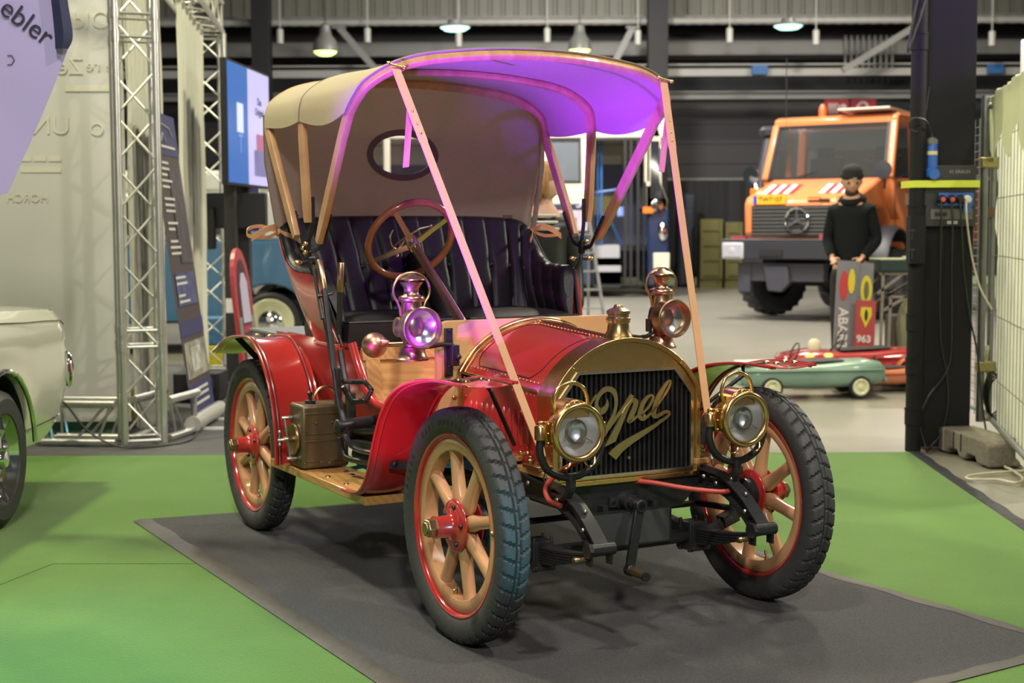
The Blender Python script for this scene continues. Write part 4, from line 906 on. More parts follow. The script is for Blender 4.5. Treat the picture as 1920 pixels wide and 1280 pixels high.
# =====================================================================  FLOOR COVERINGS
CARP = mat('green_carpet_pile', (.080, .182, .018), .95, noise=.5, nscale=5, col2=(.066, .145, .020), bump=.5, bscale=160, sheen=.2, spec=.1)
DMAT = mat('charcoal_carpet_pile', (.030, .030, .032), .95, noise=.9, nscale=150, col2=(.075, .075, .078), bump=.5, bscale=160, sheen=.1, spec=.15)
def slab(name, poly, z0, z1, m, lab, cat_): return tag(MB().prism(poly, 'xy', z0, z1).build(name, m, smooth=0), lab, cat_)
gc = slab('green_carpet', [(-7, 1.0), (3.2, 1.0), (2.20, 5.2), (2.28, 6.47), (2.33, 7.58), (2.37, 8.64), (1.15, 8.64), (-7, 8.64)], -.01, .002, CARP, 'large bright green carpet covering the stand floor under car and mat', 'carpet')
slab('grey_carpet', [(-7, 8.65), (-1.62, 8.65), (-1.0, 11.0), (-1.0, 14.6), (-7, 14.6)], -.01, .002, mat('grey_carpet_pile', (.085, .085, .085), .95, noise=.5, nscale=4, bump=.3, bscale=160), 'flat grey carpet strip behind the green carpet under the lattice tower', 'carpet')
MT = [(-1.72, 6.68), (.08, 3.44), (1.78, 4.56), (.15, 7.37)]
dm = slab('charcoal_mat', MT, .002, .005, DMAT, 'charcoal grey rectangular mat laid diagonally under the red car', 'mat')
b = MB()
GTAPE = mat('grey_carpet_tape', (.050, .046, .040), .62, noise=.6, nscale=9, col2=(.035, .030, .025), bump=.5, bscale=14)
def tape(a, c, w_, z, n=60, amp=.006, m=GTAPE):
    a, c = V(a).to_3d(), V(c).to_3d(); d = (c-a).normalized(); s_ = V((d.y, -d.x, 0)); rows = []
    for j in range(5):
        rows.append([a.lerp(c, i/n)+s_*(w_*(j/4-.5)+amp*sin(i*.9+j)*(j == 0))+V((0, 0, z+(.0035*abs(sin(i*.7+j*1.3))+.002 if 0 < j < 4 else 0)+(.0 if j else 0))) for i in range(n+1)])
    return MB().sheet(rows, -.001)
tag(tape((-1.70, 6.66), (.06, 3.46), .085, .0060).build('mat_edge_tape', GTAPE, dm, smooth=60), 'grimy brown-grey tape along the left edge')
tape((.10, 3.45), (1.78, 4.56), .06, .0060).build('mat_edge_tape', GTAPE, dm, smooth=60)
tape((1.78, 4.56), (.15, 7.37), .05, .0060).build('mat_edge_tape', GTAPE, dm, smooth=60)
for a, c in (((2.39, 8.68), (2.33, 7.58)), ((2.33, 7.58), (2.28, 6.47)), ((2.28, 6.47), (2.20, 5.2))): tape(a, c, .07, .003, 20, m=GTAPE).build('carpet_edge_tape', mat('black_carpet_tape', (.03, .03, .036), .45, bump=.4, bscale=14), gc, smooth=60)
for a, c in (((-1.84, 5.79), (-1.24, 5.78)), ((-1.84, 5.79), (-2.05, 5.0)), ((-6, 5.80), (-2.6, 5.80))): MB().bar((*a, .002), (*c, .002), .004, .002).build('carpet_seam', mat('seam_dark_green', (.02, .06, .01), .9), gc)
# =====================================================================  LEFT SIDE: truss, screens, banners
ALU = mat('aluminium_truss', (.62, .62, .58), .28, .9, noise=.3, nscale=6, col2=(.45, .45, .43))
def truss(p, q, side, name, lab, cat_='truss', w_=.24, rad=.024, step=.27, parent=None, upv=None, ends=True):
    p, q = V(p), V(q); d = (q-p).normalized(); u = V(side).normalized(); u = (u-d*u.dot(d)).normalized(); v = d.cross(u); L_ = (q-p).length
    r = parent or empty(name, p, 0, lab, cat_); o_ = p if parent is None else V((0, 0, 0)); h = w_/2; cs = [u*h*a+v*h*c for a, c in ((-1, -1), (1, -1), (1, 1), (-1, 1))]
    if parent is not None: o_ = parent.location*0+V((0, 0, 0))
    base = p-(r.location)
    for c in cs: MB().tube([base+c, base+c+d*L_], rad, 12).build('chord_tube', ALU, r)
    b = MB(); n = max(2, int(L_/step))
    for f in range(4):
        a, c = cs[f], cs[(f+1) % 4]
        for i in range(n):
            t0, t1 = i*L_/n, (i+1)*L_/n
            x0, x1 = (a, c) if (i+f) % 2 else (c, a)
            b.tube([base+x0+d*(t0+.01), base+x1+d*(t1-.01)], rad*.36, 6, cap=False)
        if ends:
            for t in (.02, L_-.02): b.tube([base+a+d*t, base+c+d*t], rad*.5, 6, cap=False)
    b.build('lattice_bars', ALU, r); return r
sd1 = V((.94, .34, 0))
t1 = truss((-2.31, 9.10, .02), (-2.31, 9.10, 3.17), sd1, 'truss_tower', 'silver lattice truss tower at the left standing on four-armed feet beside the white screen', w_=.235)
cc = V((-2.31, 9.10, 0))-t1.location
b = MB()
for z in (.62, .72, 2.50, 2.64):
    for a, c in (((-1, -1), (1, -1)), ((1, -1), (1, 1)), ((1, 1), (-1, 1)), ((-1, 1), (-1, -1))):
        u, v = sd1.normalized(), V((0, 0, 1)).cross(sd1).normalized(); b.tube([cc+(u*a[0]+v*a[1])*.117+V((0, 0, z)), cc+(u*c[0]+v*c[1])*.117+V((0, 0, z))], .011, 8)
    for a in ((-1, -1), (1, -1), (1, 1), (-1, 1)): b.tube([cc+(u*a[0]+v*a[1])*.117+V((0, 0, z-.03)), cc+(u*a[0]+v*a[1])*.117+V((0, 0, z+.03))], .029, 12)
b.build('coupler_ring', ALU, t1)
for dr, L_ in ((V((-1, .10, 0)), .47), (V((.20, 1, 0)), .45)):
    d = dr.normalized(); st_ = V((-2.31, 9.10, .145))+d*.13; u = V((0, 0, 1)); v = d.cross(u)
    base = st_-t1.location
    for a in (-1, 1):
        for c in (-1, 1): MB().tube([base+u*.12*a+v*.117*c, base+u*.12*a+v*.117*c+d*L_], .026, 12).build('foot_tube', ALU, t1)
    b = MB()
    for c in (-1, 1):
        o_ = base+v*.117*c
        for t in (.12, .27, .44): b.tube([o_-u*.12+d*L_*t/.47, o_+u*.12+d*L_*t/.47*(1 if t > .3 else .2)], .009, 6)
        b.tube([o_-u*.12+d*.40*L_/.47, o_+u*.12+d*.44*L_/.47], .009, 6)
    for a in (-1, 1):
        for c in (-1, 1): b.lathe([(.014, 0), (.016, .03), (.010, .05)], base+u*.12*a+v*.117*c+d*L_, d, 10)
    b.build('foot_bars', ALU, t1)
truss((-2.87, 14.0, .004), (-2.87, 14.0, 3.17), (.94, .34, 0), 'truss_tower', 'silver lattice truss tower farther back beside the blue screen', w_=.29)
truss((-2.36, 9.25, 3.35), (-2.87, 14.1, 3.35), (1, .1, 0), 'truss_beam', 'silver lattice truss beam crossing above the white curtains at the upper left', w_=.27)
t_ = truss((-2.50, 9.14, 3.35), (-3.9, 9.4, 3.35), (0, 1, 0), 'truss_beam', 'silver lattice truss beam above the white rear-projection screen', w_=.27)
# cables over the foot
CABLE = mat('black_cable', (.012, .012, .012), .5)
b = MB(); b.tube(cat([(-2.86, 8.90, .30), (-2.75, 8.93, .29), (-2.60, 8.90, .12), (-2.42, 8.86, .03), (-2.25, 8.90, .012), (-2.05, 9.15, .012), (-2.08, 9.6, .012), (-2.2, 9.8, .012)], 8), .007, 6); b.tube(cat([(-2.86, 8.90, .30), (-3.0, 8.85, .16), (-3.2, 8.8, .02), (-3.6, 8.8, .012)], 6), .007, 6)
tag(b.build('power_cable', CABLE), 'black cable draped over the foot of the lattice tower', 'cable')
# rear-projection screen
SCR = mat('white_screen_cloth', (.47, .475, .44), .8)
r = empty('projection_screen', (-3.4, 9.45, 0), 0, 'tall white cloth screen left of the tower with faint mirrored lettering', 'screen')
b = MB(); rows = [[V((-1.3+2.23*i/24, .0025*sin(i*.25+j*.05), .10+3.06*j/30)) for i in range(25)] for j in range(31)]; b.sheet(rows, .006); b.build('screen_cloth', SCR, r)
GH = mat('ghost_lettering', (.53, .52, .42), .8); GH2 = mat('ghost_shade', (.45, .40, .36), .8)
def ghost(s, px, py, size, m=GH):
    p = at(px, py, 9.43); t = text_mb(s, size, .001); t.xf(frame_mat((p.x+3.4, -.0068, p.z), (-1, 0, 0), (0, 0, 1))); t.build('faint_lettering', m, r, smooth=0)
ghost('Old', 170, 38, .16); ghost('Ze', 130, 125, .15); ghost('UN', 93, 236, .17); ghost('e re', 185, 122, .11); ghost('O', 180, 243, .12); ghost('HORCH', 50, 372, .075)
b = MB()
for i in range(3):
    p = at(45+i*28, 297, 9.43); b.box((p.x+3.4, -.005, p.z), (.08, .002, .035))
p = at(75, 318, 9.43); b.box((p.x+3.4, -.005, p.z), (.26, .002, .035)); p = at(165, 165, 9.43); b.box((p.x+3.4, -.005, p.z), (.3, .002, .04)); b.build('faint_blocks', GH, r, smooth=0)
MB().box((-.18, .03, 3.17), (2.3, .04, .03)).build('screen_rail', ALU, r); MB().box((-.18, .05, .05), (2.2, .06, .10)).build('screen_weight', mat('dark_green_case', (.03, .09, .05), .5), r)
# yellow case and reddish box under the screen
b = MB(); b.box((-2.76, 9.74, .14), (.42, .36, .27)); tag(b.build('equipment_case', mat('ochre_case', (.30, .19, .02), .5), bevel=.01), 'ochre yellow case on the floor behind the tower foot', 'case')
# white curtains between the towers
CUR = mat('white_curtain_cloth', (.62, .63, .52), .85, bump=.05, bscale=5)
def curtain(a, c, z0, z1, lab, folds=9):
    a, c = V((*a, 0)), V((*c, 0)); d = (c-a).normalized(); s_ = V((d.y, -d.x, 0)); n = 72
    rows = [[a.lerp(c, i/n)+s_*(.022*sin(i/n*folds*2*pi)*(.4+.6*j/10)+.01*sin(i*1.7+j))+V((0, 0, z0+(z1-z0)*j/10)) for i in range(n+1)] for j in range(11)]
    return tag(MB().sheet(rows, .004).build('hanging_curtain', CUR, smooth=60), lab, 'curtain')
curtain((-2.47, 9.54), (-2.62, 11.1), .16, 3.17, 'pale hanging curtain directly behind the lattice tower', 11)
curtain((-2.60, 11.6), (-2.84, 13.7), .10, 3.17, 'pale hanging curtain between the roll-up banner and the blue screen', 7)
# roll-up banner
r = empty('rollup_banner', (-2.13, 10.0, 0), 0, 'dark blue and brown roll-up banner with small white text leaning beside the tower', 'banner')
A0, A1 = V((.02, -.38, .10)), V((0.0, .42, .10)); Bt0, Bt1 = V((-.23, -.38, 2.12)), V((-.25, .42, 2.12))
def bp(u, v, off=0): return A0.lerp(A1, u).lerp(Bt0.lerp(Bt1, u), v)+V((off, 0, off*.12))
def bquad(u0, u1, v0, v1, off, nm, m): MB().sheet([[bp(u0, v0, off), bp(u1, v0, off)], [bp(u0, v1, off), bp(u1, v1, off)]], .002).build(nm, m, r, smooth=0)
NAVY = mat('banner_navy', (.03, .035, .14), .5); BROWN = mat('banner_brown', (.06, .045, .05), .5)
bquad(0, 1, 0, 1, 0, 'banner_sheet', BROWN); bquad(0, 1, .86, 1, .004, 'banner_header', NAVY); bquad(0, 1, 0, .10, .004, 'banner_footer', NAVY); bquad(0, 1, .26, .31, .004, 'banner_stripe', NAVY)
b = MB(); rnd = random.Random(3)
for v in [.83-.02*i for i in range(24)]:
    if rnd.random() < .7: w_ = .25+.2*rnd.random(); b.add([bp(.10+(.5-v)*.3 if v < .55 else .12, v, .006), bp((.10+(.5-v)*.3 if v < .55 else .12)+w_, v, .006), bp((.10+(.5-v)*.3 if v < .55 else .12)+w_, v+.008, .006), bp(.10+(.5-v)*.3 if v < .55 else .12, v+.008, .006)], [(0, 1, 2, 3)])
for v in (.03, .055, .075): b.add([bp(.2, v, .008), bp(.8, v, .008), bp(.8, v+.010, .008), bp(.2, v+.010, .008)], [(0, 1, 2, 3)])
b.add([bp(.15, .885, .008), bp(.85, .885, .008), bp(.85, .893, .008), bp(.15, .893, .008)], [(0, 1, 2, 3)])
b.build('banner_text', mat('banner_white', (.62, .62, .60), .5), r, smooth=0)
b = MB(); b.tube([bp(.15, .95, .008), bp(.4, .965, .008), bp(.7, .955, .008), bp(.8, .93, .008)], .004, 6); b.tube([bp(.3, .905, .008), bp(.4, .935, .008), bp(.5, .905, .008)], .004, 6); b.build('banner_emblem', mat('banner_white', (.62, .62, .60), .5), r)
for u0, u1, v0, v1, c in ((.62, .95, .62, .80, (.35, .30, .26)), (.6, .98, .50, .60, (.45, .30, .10)), (.1, .9, .36, .47, (.10, .12, .30)), (.05, .95, .12, .24, (.45, .43, .36)), (.45, .95, .50, .82, (.09, .08, .11)), (.3, .7, .14, .22, (.75, .75, .72))): bquad(u0, u1, v0, v1, .005+.001*random.random(), 'banner_picture', mat('picture_%d' % int(u0*100+v0*1000), c, .5, noise=.9, nscale=11, col2=tuple(x*.2 for x in c)))
b = MB(); b.lathe([(0, -.43), (.055, -.43), (.055, .47), (0, .47)], (.03, 0, .06), (0, 1, 0), 20); b.build('banner_cassette', PALEST, r); b = MB()
for y in (-.25, .25): b.box((.17, y, .012), (.34, .03, .018))
b.build('banner_foot', WHITE, r); MB().tube([bp(.5, 0, -.01), bp(.5, 1, -.01)], .008, 6).build('banner_pole', ALU, r)
# dark projector case behind banner
b = MB(); b.box((-2.45, 11.5, .12), (.35, .4, .22)); b.lathe([(.10, 0), (.11, .05), (.10, .10), (0, .11)], (-2.40, 11.28, .14), (0, -1, 0), 20); tag(b.build('stage_light', BLACK, bevel=.01), 'black round-fronted light on the floor right of the roll-up banner', 'light')
# big screen on a stand
SCRB = mat('screen_blue', (.035, .12, .42), .2, emit=.55); SCRW = mat('screen_white', (.42, .40, .72), .2, emit=.62)
r = empty('display_screen', (-2.26, 12.1, 0), 0, 'large blue and lilac television screen on a tall black stand', 'screen')
M0 = at(428, 330, 11.9); M1 = at(505, 330, 13.25)
sx = V((M1.x-M0.x, M1.y-M0.y, 0)).normalized(); W_ = (V((M1.x, M1.y, 0))-V((M0.x, M0.y, 0))).length; o0 = V((M0.x, M0.y, 0))-r.location; nf = V((sx.y, -sx.x, 0)); zb, zt = at(428, 341, 11.9).z, at(428, 112, 11.9).z
def sp(u, z, off=0): return o0+sx*W_*u+nf*off+V((0, 0, z))
def squad(u0, u1, z0, z1, off, nm, m): MB().sheet([[sp(u0, z0, off), sp(u1, z0, off)], [sp(u0, z1, off), sp(u1, z1, off)]], .003).build(nm, m, r, smooth=0)
b = MB(); b.add([sp(u, z, f) for u in (-.012, 1.012) for z in (zb-.02, zt+.02) for f in (-.05, 0)], [(0, 1, 3, 2), (4, 6, 7, 5), (0, 4, 5, 1), (2, 3, 7, 6), (0, 2, 6, 4), (1, 5, 7, 3)]); b.build('screen_housing', BLACK, r, smooth=0)
squad(0, .46, zb, zt, .006, 'screen_left_panel', SCRB); squad(.46, 1, zb, zt, .006, 'screen_right_panel', SCRW)
squad(.2, .34, zb+.42, zb+.66, .010, 'screen_caption', mat('caption_pale', (.5, .55, .8), .3, emit=.6)); squad(.60, .90, zb+.08, zb+.30, .010, 'screen_picture', mat('pic_grey', (.10, .12, .28), .3, emit=.5, noise=.9, nscale=6, col2=(.25, .2, .5)))
squad(.66, .84, zb+.30, zb+.44, .010, 'screen_picture', mat('pic_red', (.40, .10, .18), .3, emit=.5, noise=.9, nscale=9, col2=(.1, .12, .5)))
t = text_mb('T', .22, .002); t.xf(frame_mat(sp(.27, zb+.32, .011), sx, (0, 0, 1))); t.build('screen_letter', mat('caption_blue', (.12, .25, .6), .3, emit=.5), r, smooth=0)
t = text_mb('Das\nOriginal', .09, .002); t.xf(frame_mat(sp(.74, zt-.30, .011), sx, (0, 0, 1))); t.build('screen_text', mat('ink', (.03, .05, .15), .5), r, smooth=0)
b = MB(); q0 = sp(.30, 0, -.10); q1 = sp(.62, 0, -.10)
for q in (q0, q1): b.box((q.x, q.y, 1.05), (.10, .10, 2.0))
b.box(((q0.x+q1.x)/2, q0.y+.2, .05), (.75, 1.1, .05)); b.box(((q0.x+q1.x)/2, (q0.y+q1.y)/2, 1.5), (.5, .12, .3)); b.box((q0.x-.18, q0.y+.1, 1.35), (.06, .1, .35)); b.build('screen_stand', BLACK, r, bevel=.008)
p = at(418, 577, 11.9)-r.location; MB().box((q0.x+.0, q0.y-.053, p.z), (.085, .006, .12)).build('stand_label', mat('label_white', (.6, .6, .58), .5), r)
# white framed small monitor
p = at(467, 391, 13.6); r2 = empty('tablet_monitor', (p.x, p.y, 0), .2, 'small white-framed monitor below the big television screen', 'monitor')
MB().box((0, 0, p.z), (.20, .05, .47)).build('monitor_frame', mat('monitor_white', (.60, .58, .62), .4), r2, bevel=.02); MB().box((.015, -.03, p.z), (.15, .012, .41)).build('monitor_display', mat('monitor_dark_blue', (.03, .03, .14), .2, emit=.4, noise=.8, nscale=5, col2=(.12, .09, .12)), r2)
b = MB(); b.tube([(0, .05, .03), (0, .05, p.z)], .02, 8); b.lathe([(0, .02), (.2, .02), (.2, .0), (0, 0)], (0, .05, .012), (0, 0, 1), 20); b.build('monitor_stand', BLACK, r2)
# blue and yellow box
r = empty('blue_yellow_bin', at(408, 660, 14.6)*1, 0, 'blue box with a yellow lower half behind the television stand', 'box'); zc = r.location.z; r.location.z = 0
MB().box((0, 0, .10), (.36, .3, .20)).build('bin_base', mat('bin_yellow', (.45, .38, .01), .5), r, bevel=.01); MB().box((0, 0, .34), (.36, .3, .27)).build('bin_body', mat('bin_blue', (.04, .13, .26), .5), r, bevel=.01)
# arched red jukebox standee
r = empty('jukebox_standee', (0, 0, 0), 0, 'narrow red arched jukebox cut-out leaning in front of the blue van', 'standee')
a0, a1 = at(466, 735, 11.0), at(495, 725, 11.5); a0.z = a1.z = .012; r.location = (a0.x, a0.y, 0); ww = (a1-a0).length; e = (a1-a0).normalized(); top_ = at(446, 468, 11.25)-r.location; lean = V((top_.x-(a1-a0).x/2, 0, top_.z))
def jp(u, v, off=0): return V((0, 0, .012))+e*ww*u+lean*v+V((e.y, -e.x, .12)).normalized()*off
def jsh(pts, off, th, nm, m): 
    b = MB(); n = len(pts); b.add([jp(u, v, off) for u, v in pts]+[jp(u, v, off-th) for u, v in pts], [tuple(range(n)), tuple(range(n, 2*n))[::-1]]+[(i, (i+1) % n, n+(i+1) % n, n+i) for i in range(n)]); b.build(nm, m, r, smooth=0)
arch = lambda k, top: [(.5-.5*k, 0), (.5+.5*k, 0), (.5+.5*k, .70*top)]+[(.5+.5*k*cos(a), .70*top+.30*top*sin(a)) for a in [pi*i/14 for i in range(1, 14)]]+[(.5-.5*k, .70*top)]
jsh(arch(1, 1), 0, .03, 'standee_board', mat('jukebox_red', (.40, .05, .06), .4)); jsh(arch(.72, .93), .004, .004, 'standee_inner', mat('jukebox_dark', (.06, .02, .04), .4))
jsh([(.28, .52), (.76, .52), (.74, .78), (.6, .84), (.42, .84), (.30, .76)], .008, .003, 'standee_window', mat('jukebox_window', (.50, .45, .62), .3))
for v, c in ((.48, (.35, .03, .05)), (.40, (.15, .16, .2)), (.33, (.45, .28, .12)), (.28, (.30, .42, .45)), (.22, (.40, .04, .05)), (.12, (.12, .12, .22))): jsh([(.24, v-.022), (.76, v-.022), (.76, v+.022), (.24, v+.022)], .008, .003, 'standee_panel', mat('jp_%d' % int(v*100), c, .4))
for u in (.12, .88): jsh([(u-.1, .40), (u+.1, .40), (u+.1, .56), (u-.1, .56)], .006, .003, 'standee_bracket', GREYST)
# purple stand flag at the far left
r = empty('feather_flag', (-2.30, 6.6, 0), 0, 'lilac feather flag with a dark pole sleeve and dark lettering at the upper left', 'flag')
def fp(px, py, d=0): q = at(px, py, 6.55+d); return q-r.location
LIL = mat('lilac_flag_cloth', (.40, .36, .66), .7, bump=.15, bscale=7); FNAVY = mat('flag_navy', (.025, .03, .085), .6)
edge = [(14, 362), (60, 258), (98, 168), (127, 92), (134, 68), (129, 20), (118, -60), (95, -200), (60, -330)]
eo = cat([V((x, y, 0)) for x, y in edge], 5); rows = []
for k in range(9):
    u = k/8; rows.append([fp(p.x+(-130-p.x)*u, p.y+(0 if p.y < 0 else 0)+u*30*(p.y > 0), .003*sin(p.y*.03+u*5)+.02*u) for p in eo])
MB().sheet(rows, .002).build('flag_cloth', LIL, r, smooth=60)
b = MB(); inner = [(105, 92), (103, 60), (97, 0), (88, -70), (66, -205), (35, -330)]; outr = [(127, 91), (136, 66), (126, 0), (119, -65), (97, -200), (62, -332)]
ci = cat([V((x, y, 0)) for x, y in inner], 5); co = cat([V((x, y, 0)) for x, y in outr], 5)
b.sheet([[fp(p.x, p.y, -.035) for p in ci], [fp((p.x+q.x)/2, (p.y+q.y)/2, -.06) for p, q in zip(ci, co)], [fp(q.x, q.y, -.035) for q in co]], .004); b.build('pole_sleeve', FNAVY, r, smooth=60)
b = MB(); b.tube([fp(x, y, -.02) for x, y in ((118, 60), (108, -60), (85, -200), (48, -330), (-20, -450))], .009, 8); e_ = fp(-20, -450, -.02); b.tube(cat([e_, e_+V((-.1, -.3, .1)), V((.2, -1.3, 2.6)), V((.25, -1.45, 1.0)), V((.25, -1.45, .03))], 8), .012, 8); b.lathe([(0, 0), (.2, 0), (.2, .02), (0, .03)], (.25, -1.45, .007), (0, 0, 1), 24); b.build('flag_pole', BLACK, r)
t = text_mb('ebler', .125, .002); pc = at(50, 42, 6.549)-r.location; t.xf(frame_mat(pc, V((.80, 0, -.60)), V((.60, 0, .80)))); t.build('flag_lettering', mat('flag_ink', (.02, .02, .045), .6), r, smooth=0)
b = MB(); b.tube([at(x, y, 6.55)-r.location for x, y in ((14, 104), (22, 104), (27, 113), (22, 121), (14, 121))], .0022, 6); b.build('flag_symbol', mat('flag_ink', (.02, .02, .045), .6), r)
# =====================================================================  WHITE CAR at the left edge
r = empty('white_classic_car', (-2.25, 6.5, 0), 0, 'rear quarter of a white classic car cut off by the left edge of the photo', 'car')
CW = mat('ivory_paint', (.56, .57, .46), .16, coat=1)
prof = [(-2.6, .98), (-1.2, .985), (0, .975), (.40, .955), (.72, .945), (.90, .935), (1.00, .91), (1.07, .865), (1.09, .80), (1.10, .68), (1.08, .60), (1.03, .50), (.95, .40), (.86, .33), (.76, .29), (.42, .29), (.36, .33)]
arch = [(.385*cos(a), .32+.385*sin(a)) for a in [.05+(pi-.1)*i/16 for i in range(17)]]
P_ = [V((a, c, 0)) for a, c in prof+arch+[(-.40, .28), (-2.6, .28)]]
def carsec(inset, dx):
    out = []
    for p in P_:
        y, z = p.x, p.y
        if z > .62: z = .62+(z-.62)*(1-inset*.35)
        if y > .8: y = .8+(y-.8)*(1-inset*.8)
        out.append(V((dx-(.10 if z > .9 else 0)*inset*0, y, z)))
    return out
b = MB(); secs = []
for xx, ins in ((.0, .30), (-.0, .22), (-.02, .14)): pass
def side_x(z, y): return -.02-.10*max(0, (z-.80)/.18)**2-.09*max(0, (.62-z)/.35)**2-.10*max(0, (y-.85)/.25)**2.5
n = len(P_)
outer_ = [V((side_x(p.y, p.x)+(0 if i else 0), p.x, p.y)) for i, p in enumerate(P_)]
cen = V((0, -.6, .70))
rings = [outer_]
inner_rows = []
def inset_ring(f, bul): return [V((side_x(cen.z+(q.z-cen.z)*f, cen.y+(q.y-cen.y)*f)+bul, cen.y+(q.y-cen.y)*f, cen.z+(q.z-cen.z)*f)) for q in outer_]
far = [V((-1.72, p.x-(.12 if p.x > .8 else 0), p.y)) for p in P_]
mid_ = [V((-.20, p.x*(1.01 if p.x > .8 else 1), p.y+(.015 if p.y > .9 else 0))) for p in P_]; md2 = [V((-.85, p.x*(1.03 if p.x > .8 else 1), p.y+(.03 if p.y > .9 else 0))) for p in P_]
b.rings([outer_, mid_, md2, far], cap=False)
# side skin built as strips from sill line to shoulder so that it curves
ys = [-2.6+i*.08 for i in range(47)]
def topz(y): 
    for (a, c), (d, e) in zip(prof, prof[1:10]):
        if a <= y <= d: return c+(e-c)*(y-a)/(d-a)
    return .9
def botz(y):
    if abs(y) < .384: return .32+sqrt(.385**2-y*y)
    if y > .42:
        low = [(.42, .29), (.76, .29), (.86, .33), (.95, .40), (1.03, .50), (1.08, .60), (1.10, .68)]
        for (a, c), (d, e) in zip(low, low[1:]):
            if a <= y <= d: return c+(e-c)*(y-a)/(d-a)
        return .72
    return .29
rows = []
for k in range(15):
    t = k/14; rows.append([V((side_x(botz(y)+(topz(y)-botz(y))*t, y)+.012*sin(pi*t), y, botz(y)+(topz(y)-botz(y))*t)) for y in [yy for yy in ys if yy <= 1.09]+[1.095]])
b.grid(rows); b.build('car_body', CW, r, smooth=50)
b = MB(); b.tube([V((side_x(.62, 0)+.012, a[0]*1.01, .32+(a[1]-.32)*1.01)) for a in arch], .012, 8); b.tube([(side_x(.36, y)+.014, y, .385+.02*(y-.4)+(.05*(y-.75) if y > .75 else 0)) for y in (.42, .6, .75, .9, .97)], .009, 8); b.build('chrome_trim', CHROME, r)
b = MB(); b.tube([(side_x(topz(y)-.055, y)+.011, y, topz(y)-.055) for y in [-2.5+.1*i for i in range(36)]], .003, 6); b.build('panel_gap', BLACK, r)
b = MB(); b.lathe([(.0, .0), (.016, .01), (.028, .05), (.030, .11), (.020, .17), (0, .19)], (-.055, 1.10, .52), (-.05, .05, 1), 16); b.build('bumper_end', CHROME, r); b = MB(); b.box((-.85, 1.13, .62), (1.6, .07, .14)); b.build('rear_bumper', CHROME, r, bevel=.02)
b = MB(); b.lathe([(.18, -.09), (.27, -.10), (.30, -.08), (.31, -.05), (.312, .05), (.30, .08), (.27, .10), (.205, .095), (.20, .05)], (-.11, 0, .315), (1, 0, 0), 48, cap=False); wt = b.build('car_tyre', RUBBER, r)
b = MB(); b.lathe([(.207, .092), (.20, .08), (.19, .02), (.17, -.02), (.10, -.02), (.06, .03), (0, .03)], (-.11, 0, .315), (1, 0, 0), 40, cap=False)
for i in range(5): a = 2*pi*i/5; b.bar((-.06, .05*cos(a), .315+.05*sin(a)), (-.08, .19*cos(a), .315+.19*sin(a)), .05, .03, (1, 0, 0))
b.lathe([(.045, 0), (.045, .05), (.035, .07), (0, .075)], (-.08, 0, .315), (1, 0, 0), 20); b.build('wheel_rim', CHROME, wt)
b = MB(); b.box((-.35, 0, .5), (.3, .9, .5)); b.box((-1.0, -.6, .25), (1.2, 3.5, .1)); b.grid([[V((xx, .374*cos(a), .32+.374*sin(a))) for a in [-.05+(pi+.1)*i/24 for i in range(25)]] for xx in (-.045, -.35)]); b.build('wheel_well', BLACK, r)
b = MB(); b.lathe([(0, 0), (.31, 0), (.31, .2), (0, .2)], (-1.75, 0, .315), (1, 0, 0), 30); b.lathe([(0, 0), (.31, 0), (.31, .2), (0, .2)], (-1.75, -2.3, .315), (1, 0, 0), 30); b.lathe([(0, 0), (.31, 0), (.31, .2), (0, .2)], (-.25, -2.3, .315), (1, 0, 0), 30); b.build('hidden_wheels', RUBBER, r)
# =====================================================================  BLUE VAN
VB = mat('van_blue', (.045, .13, .26), .18, coat=1); VC = mat('van_cream', (.60, .60, .38), .3, coat=.5)
r = empty('blue_van', (at(505, 560, 15.9).x, 15.9, 0), .06, 'blue classic van with cream wheels parked behind the red car', 'van')
ww_ = [(.42*cos(a), .33+.42*sin(a)) for a in [0.1+(pi-.2)*i/14 for i in range(15)]]
b = MB(); b.prism([(-.95, .35), (-.42, .35)]+ww_[::-1]+[(.42, .35), (3.2, .35), (3.25, 1.22), (-1.0, 1.22), (-1.02, .8)], 'xz', 0, 1.7); b.build('lower_body', VB, r, bevel=.05)
b = MB(); b.prism([(-1.0, 1.22), (3.25, 1.22), (3.15, 1.75), (-.9, 1.75)], 'xz', .03, 1.67); b.prism([(-.93, 1.74), (3.2, 1.74), (3.0, 1.98), (-.7, 1.98)], 'xz', .05, 1.65); b.build('upper_body', mat('van_white', (.55, .56, .55), .25, coat=.5), r, bevel=.05)
for i, x in enumerate((-.75, .1, .95, 1.8, 2.6)): MB().box((x+.25, .02, 1.48), (.62, .03, .38)).build('van_window', mat('dark_glass', (.02, .022, .025), .05, coat=1), r, bevel=.01)
for x, y in ((0, .12), (2.4, .12), (0, 1.55), (2.4, 1.55)):
    b = MB(); b.lathe([(.2, -.07), (.30, -.085), (.33, -.06), (.33, .06), (.30, .085), (.25, .08), (.2, .05)], (x, y, .33), (0, -1, 0), 36, cap=False); tv = b.build('van_tyre', RUBBER, r)
    b = MB(); b.lathe([(.265, .078), (.255, .085), (.20, .07), (.15, .03), (0, .03)], (x, y, .33), (0, -1, 0), 36, cap=False); ri = b.build('van_rim', VC, tv)
    b = MB(); b.lathe([(.14, .03), (.13, .075), (.08, .10), (0, .105)], (x, y, .33), (0, -1, 0), 28, cap=False); b.build('hub_cap', CHROME, tv)
b = MB(); b.box((-1.05, .8, .42), (.1, 1.6, .12)); b.build('van_bumper', mat('off_white_plastic', (.55, .55, .50), .4), r, bevel=.02); MB().box((1.1, .9, .45), (3.9, 1.4, .25)).build('underbody', BLACK, r)
r.scale.x = -1
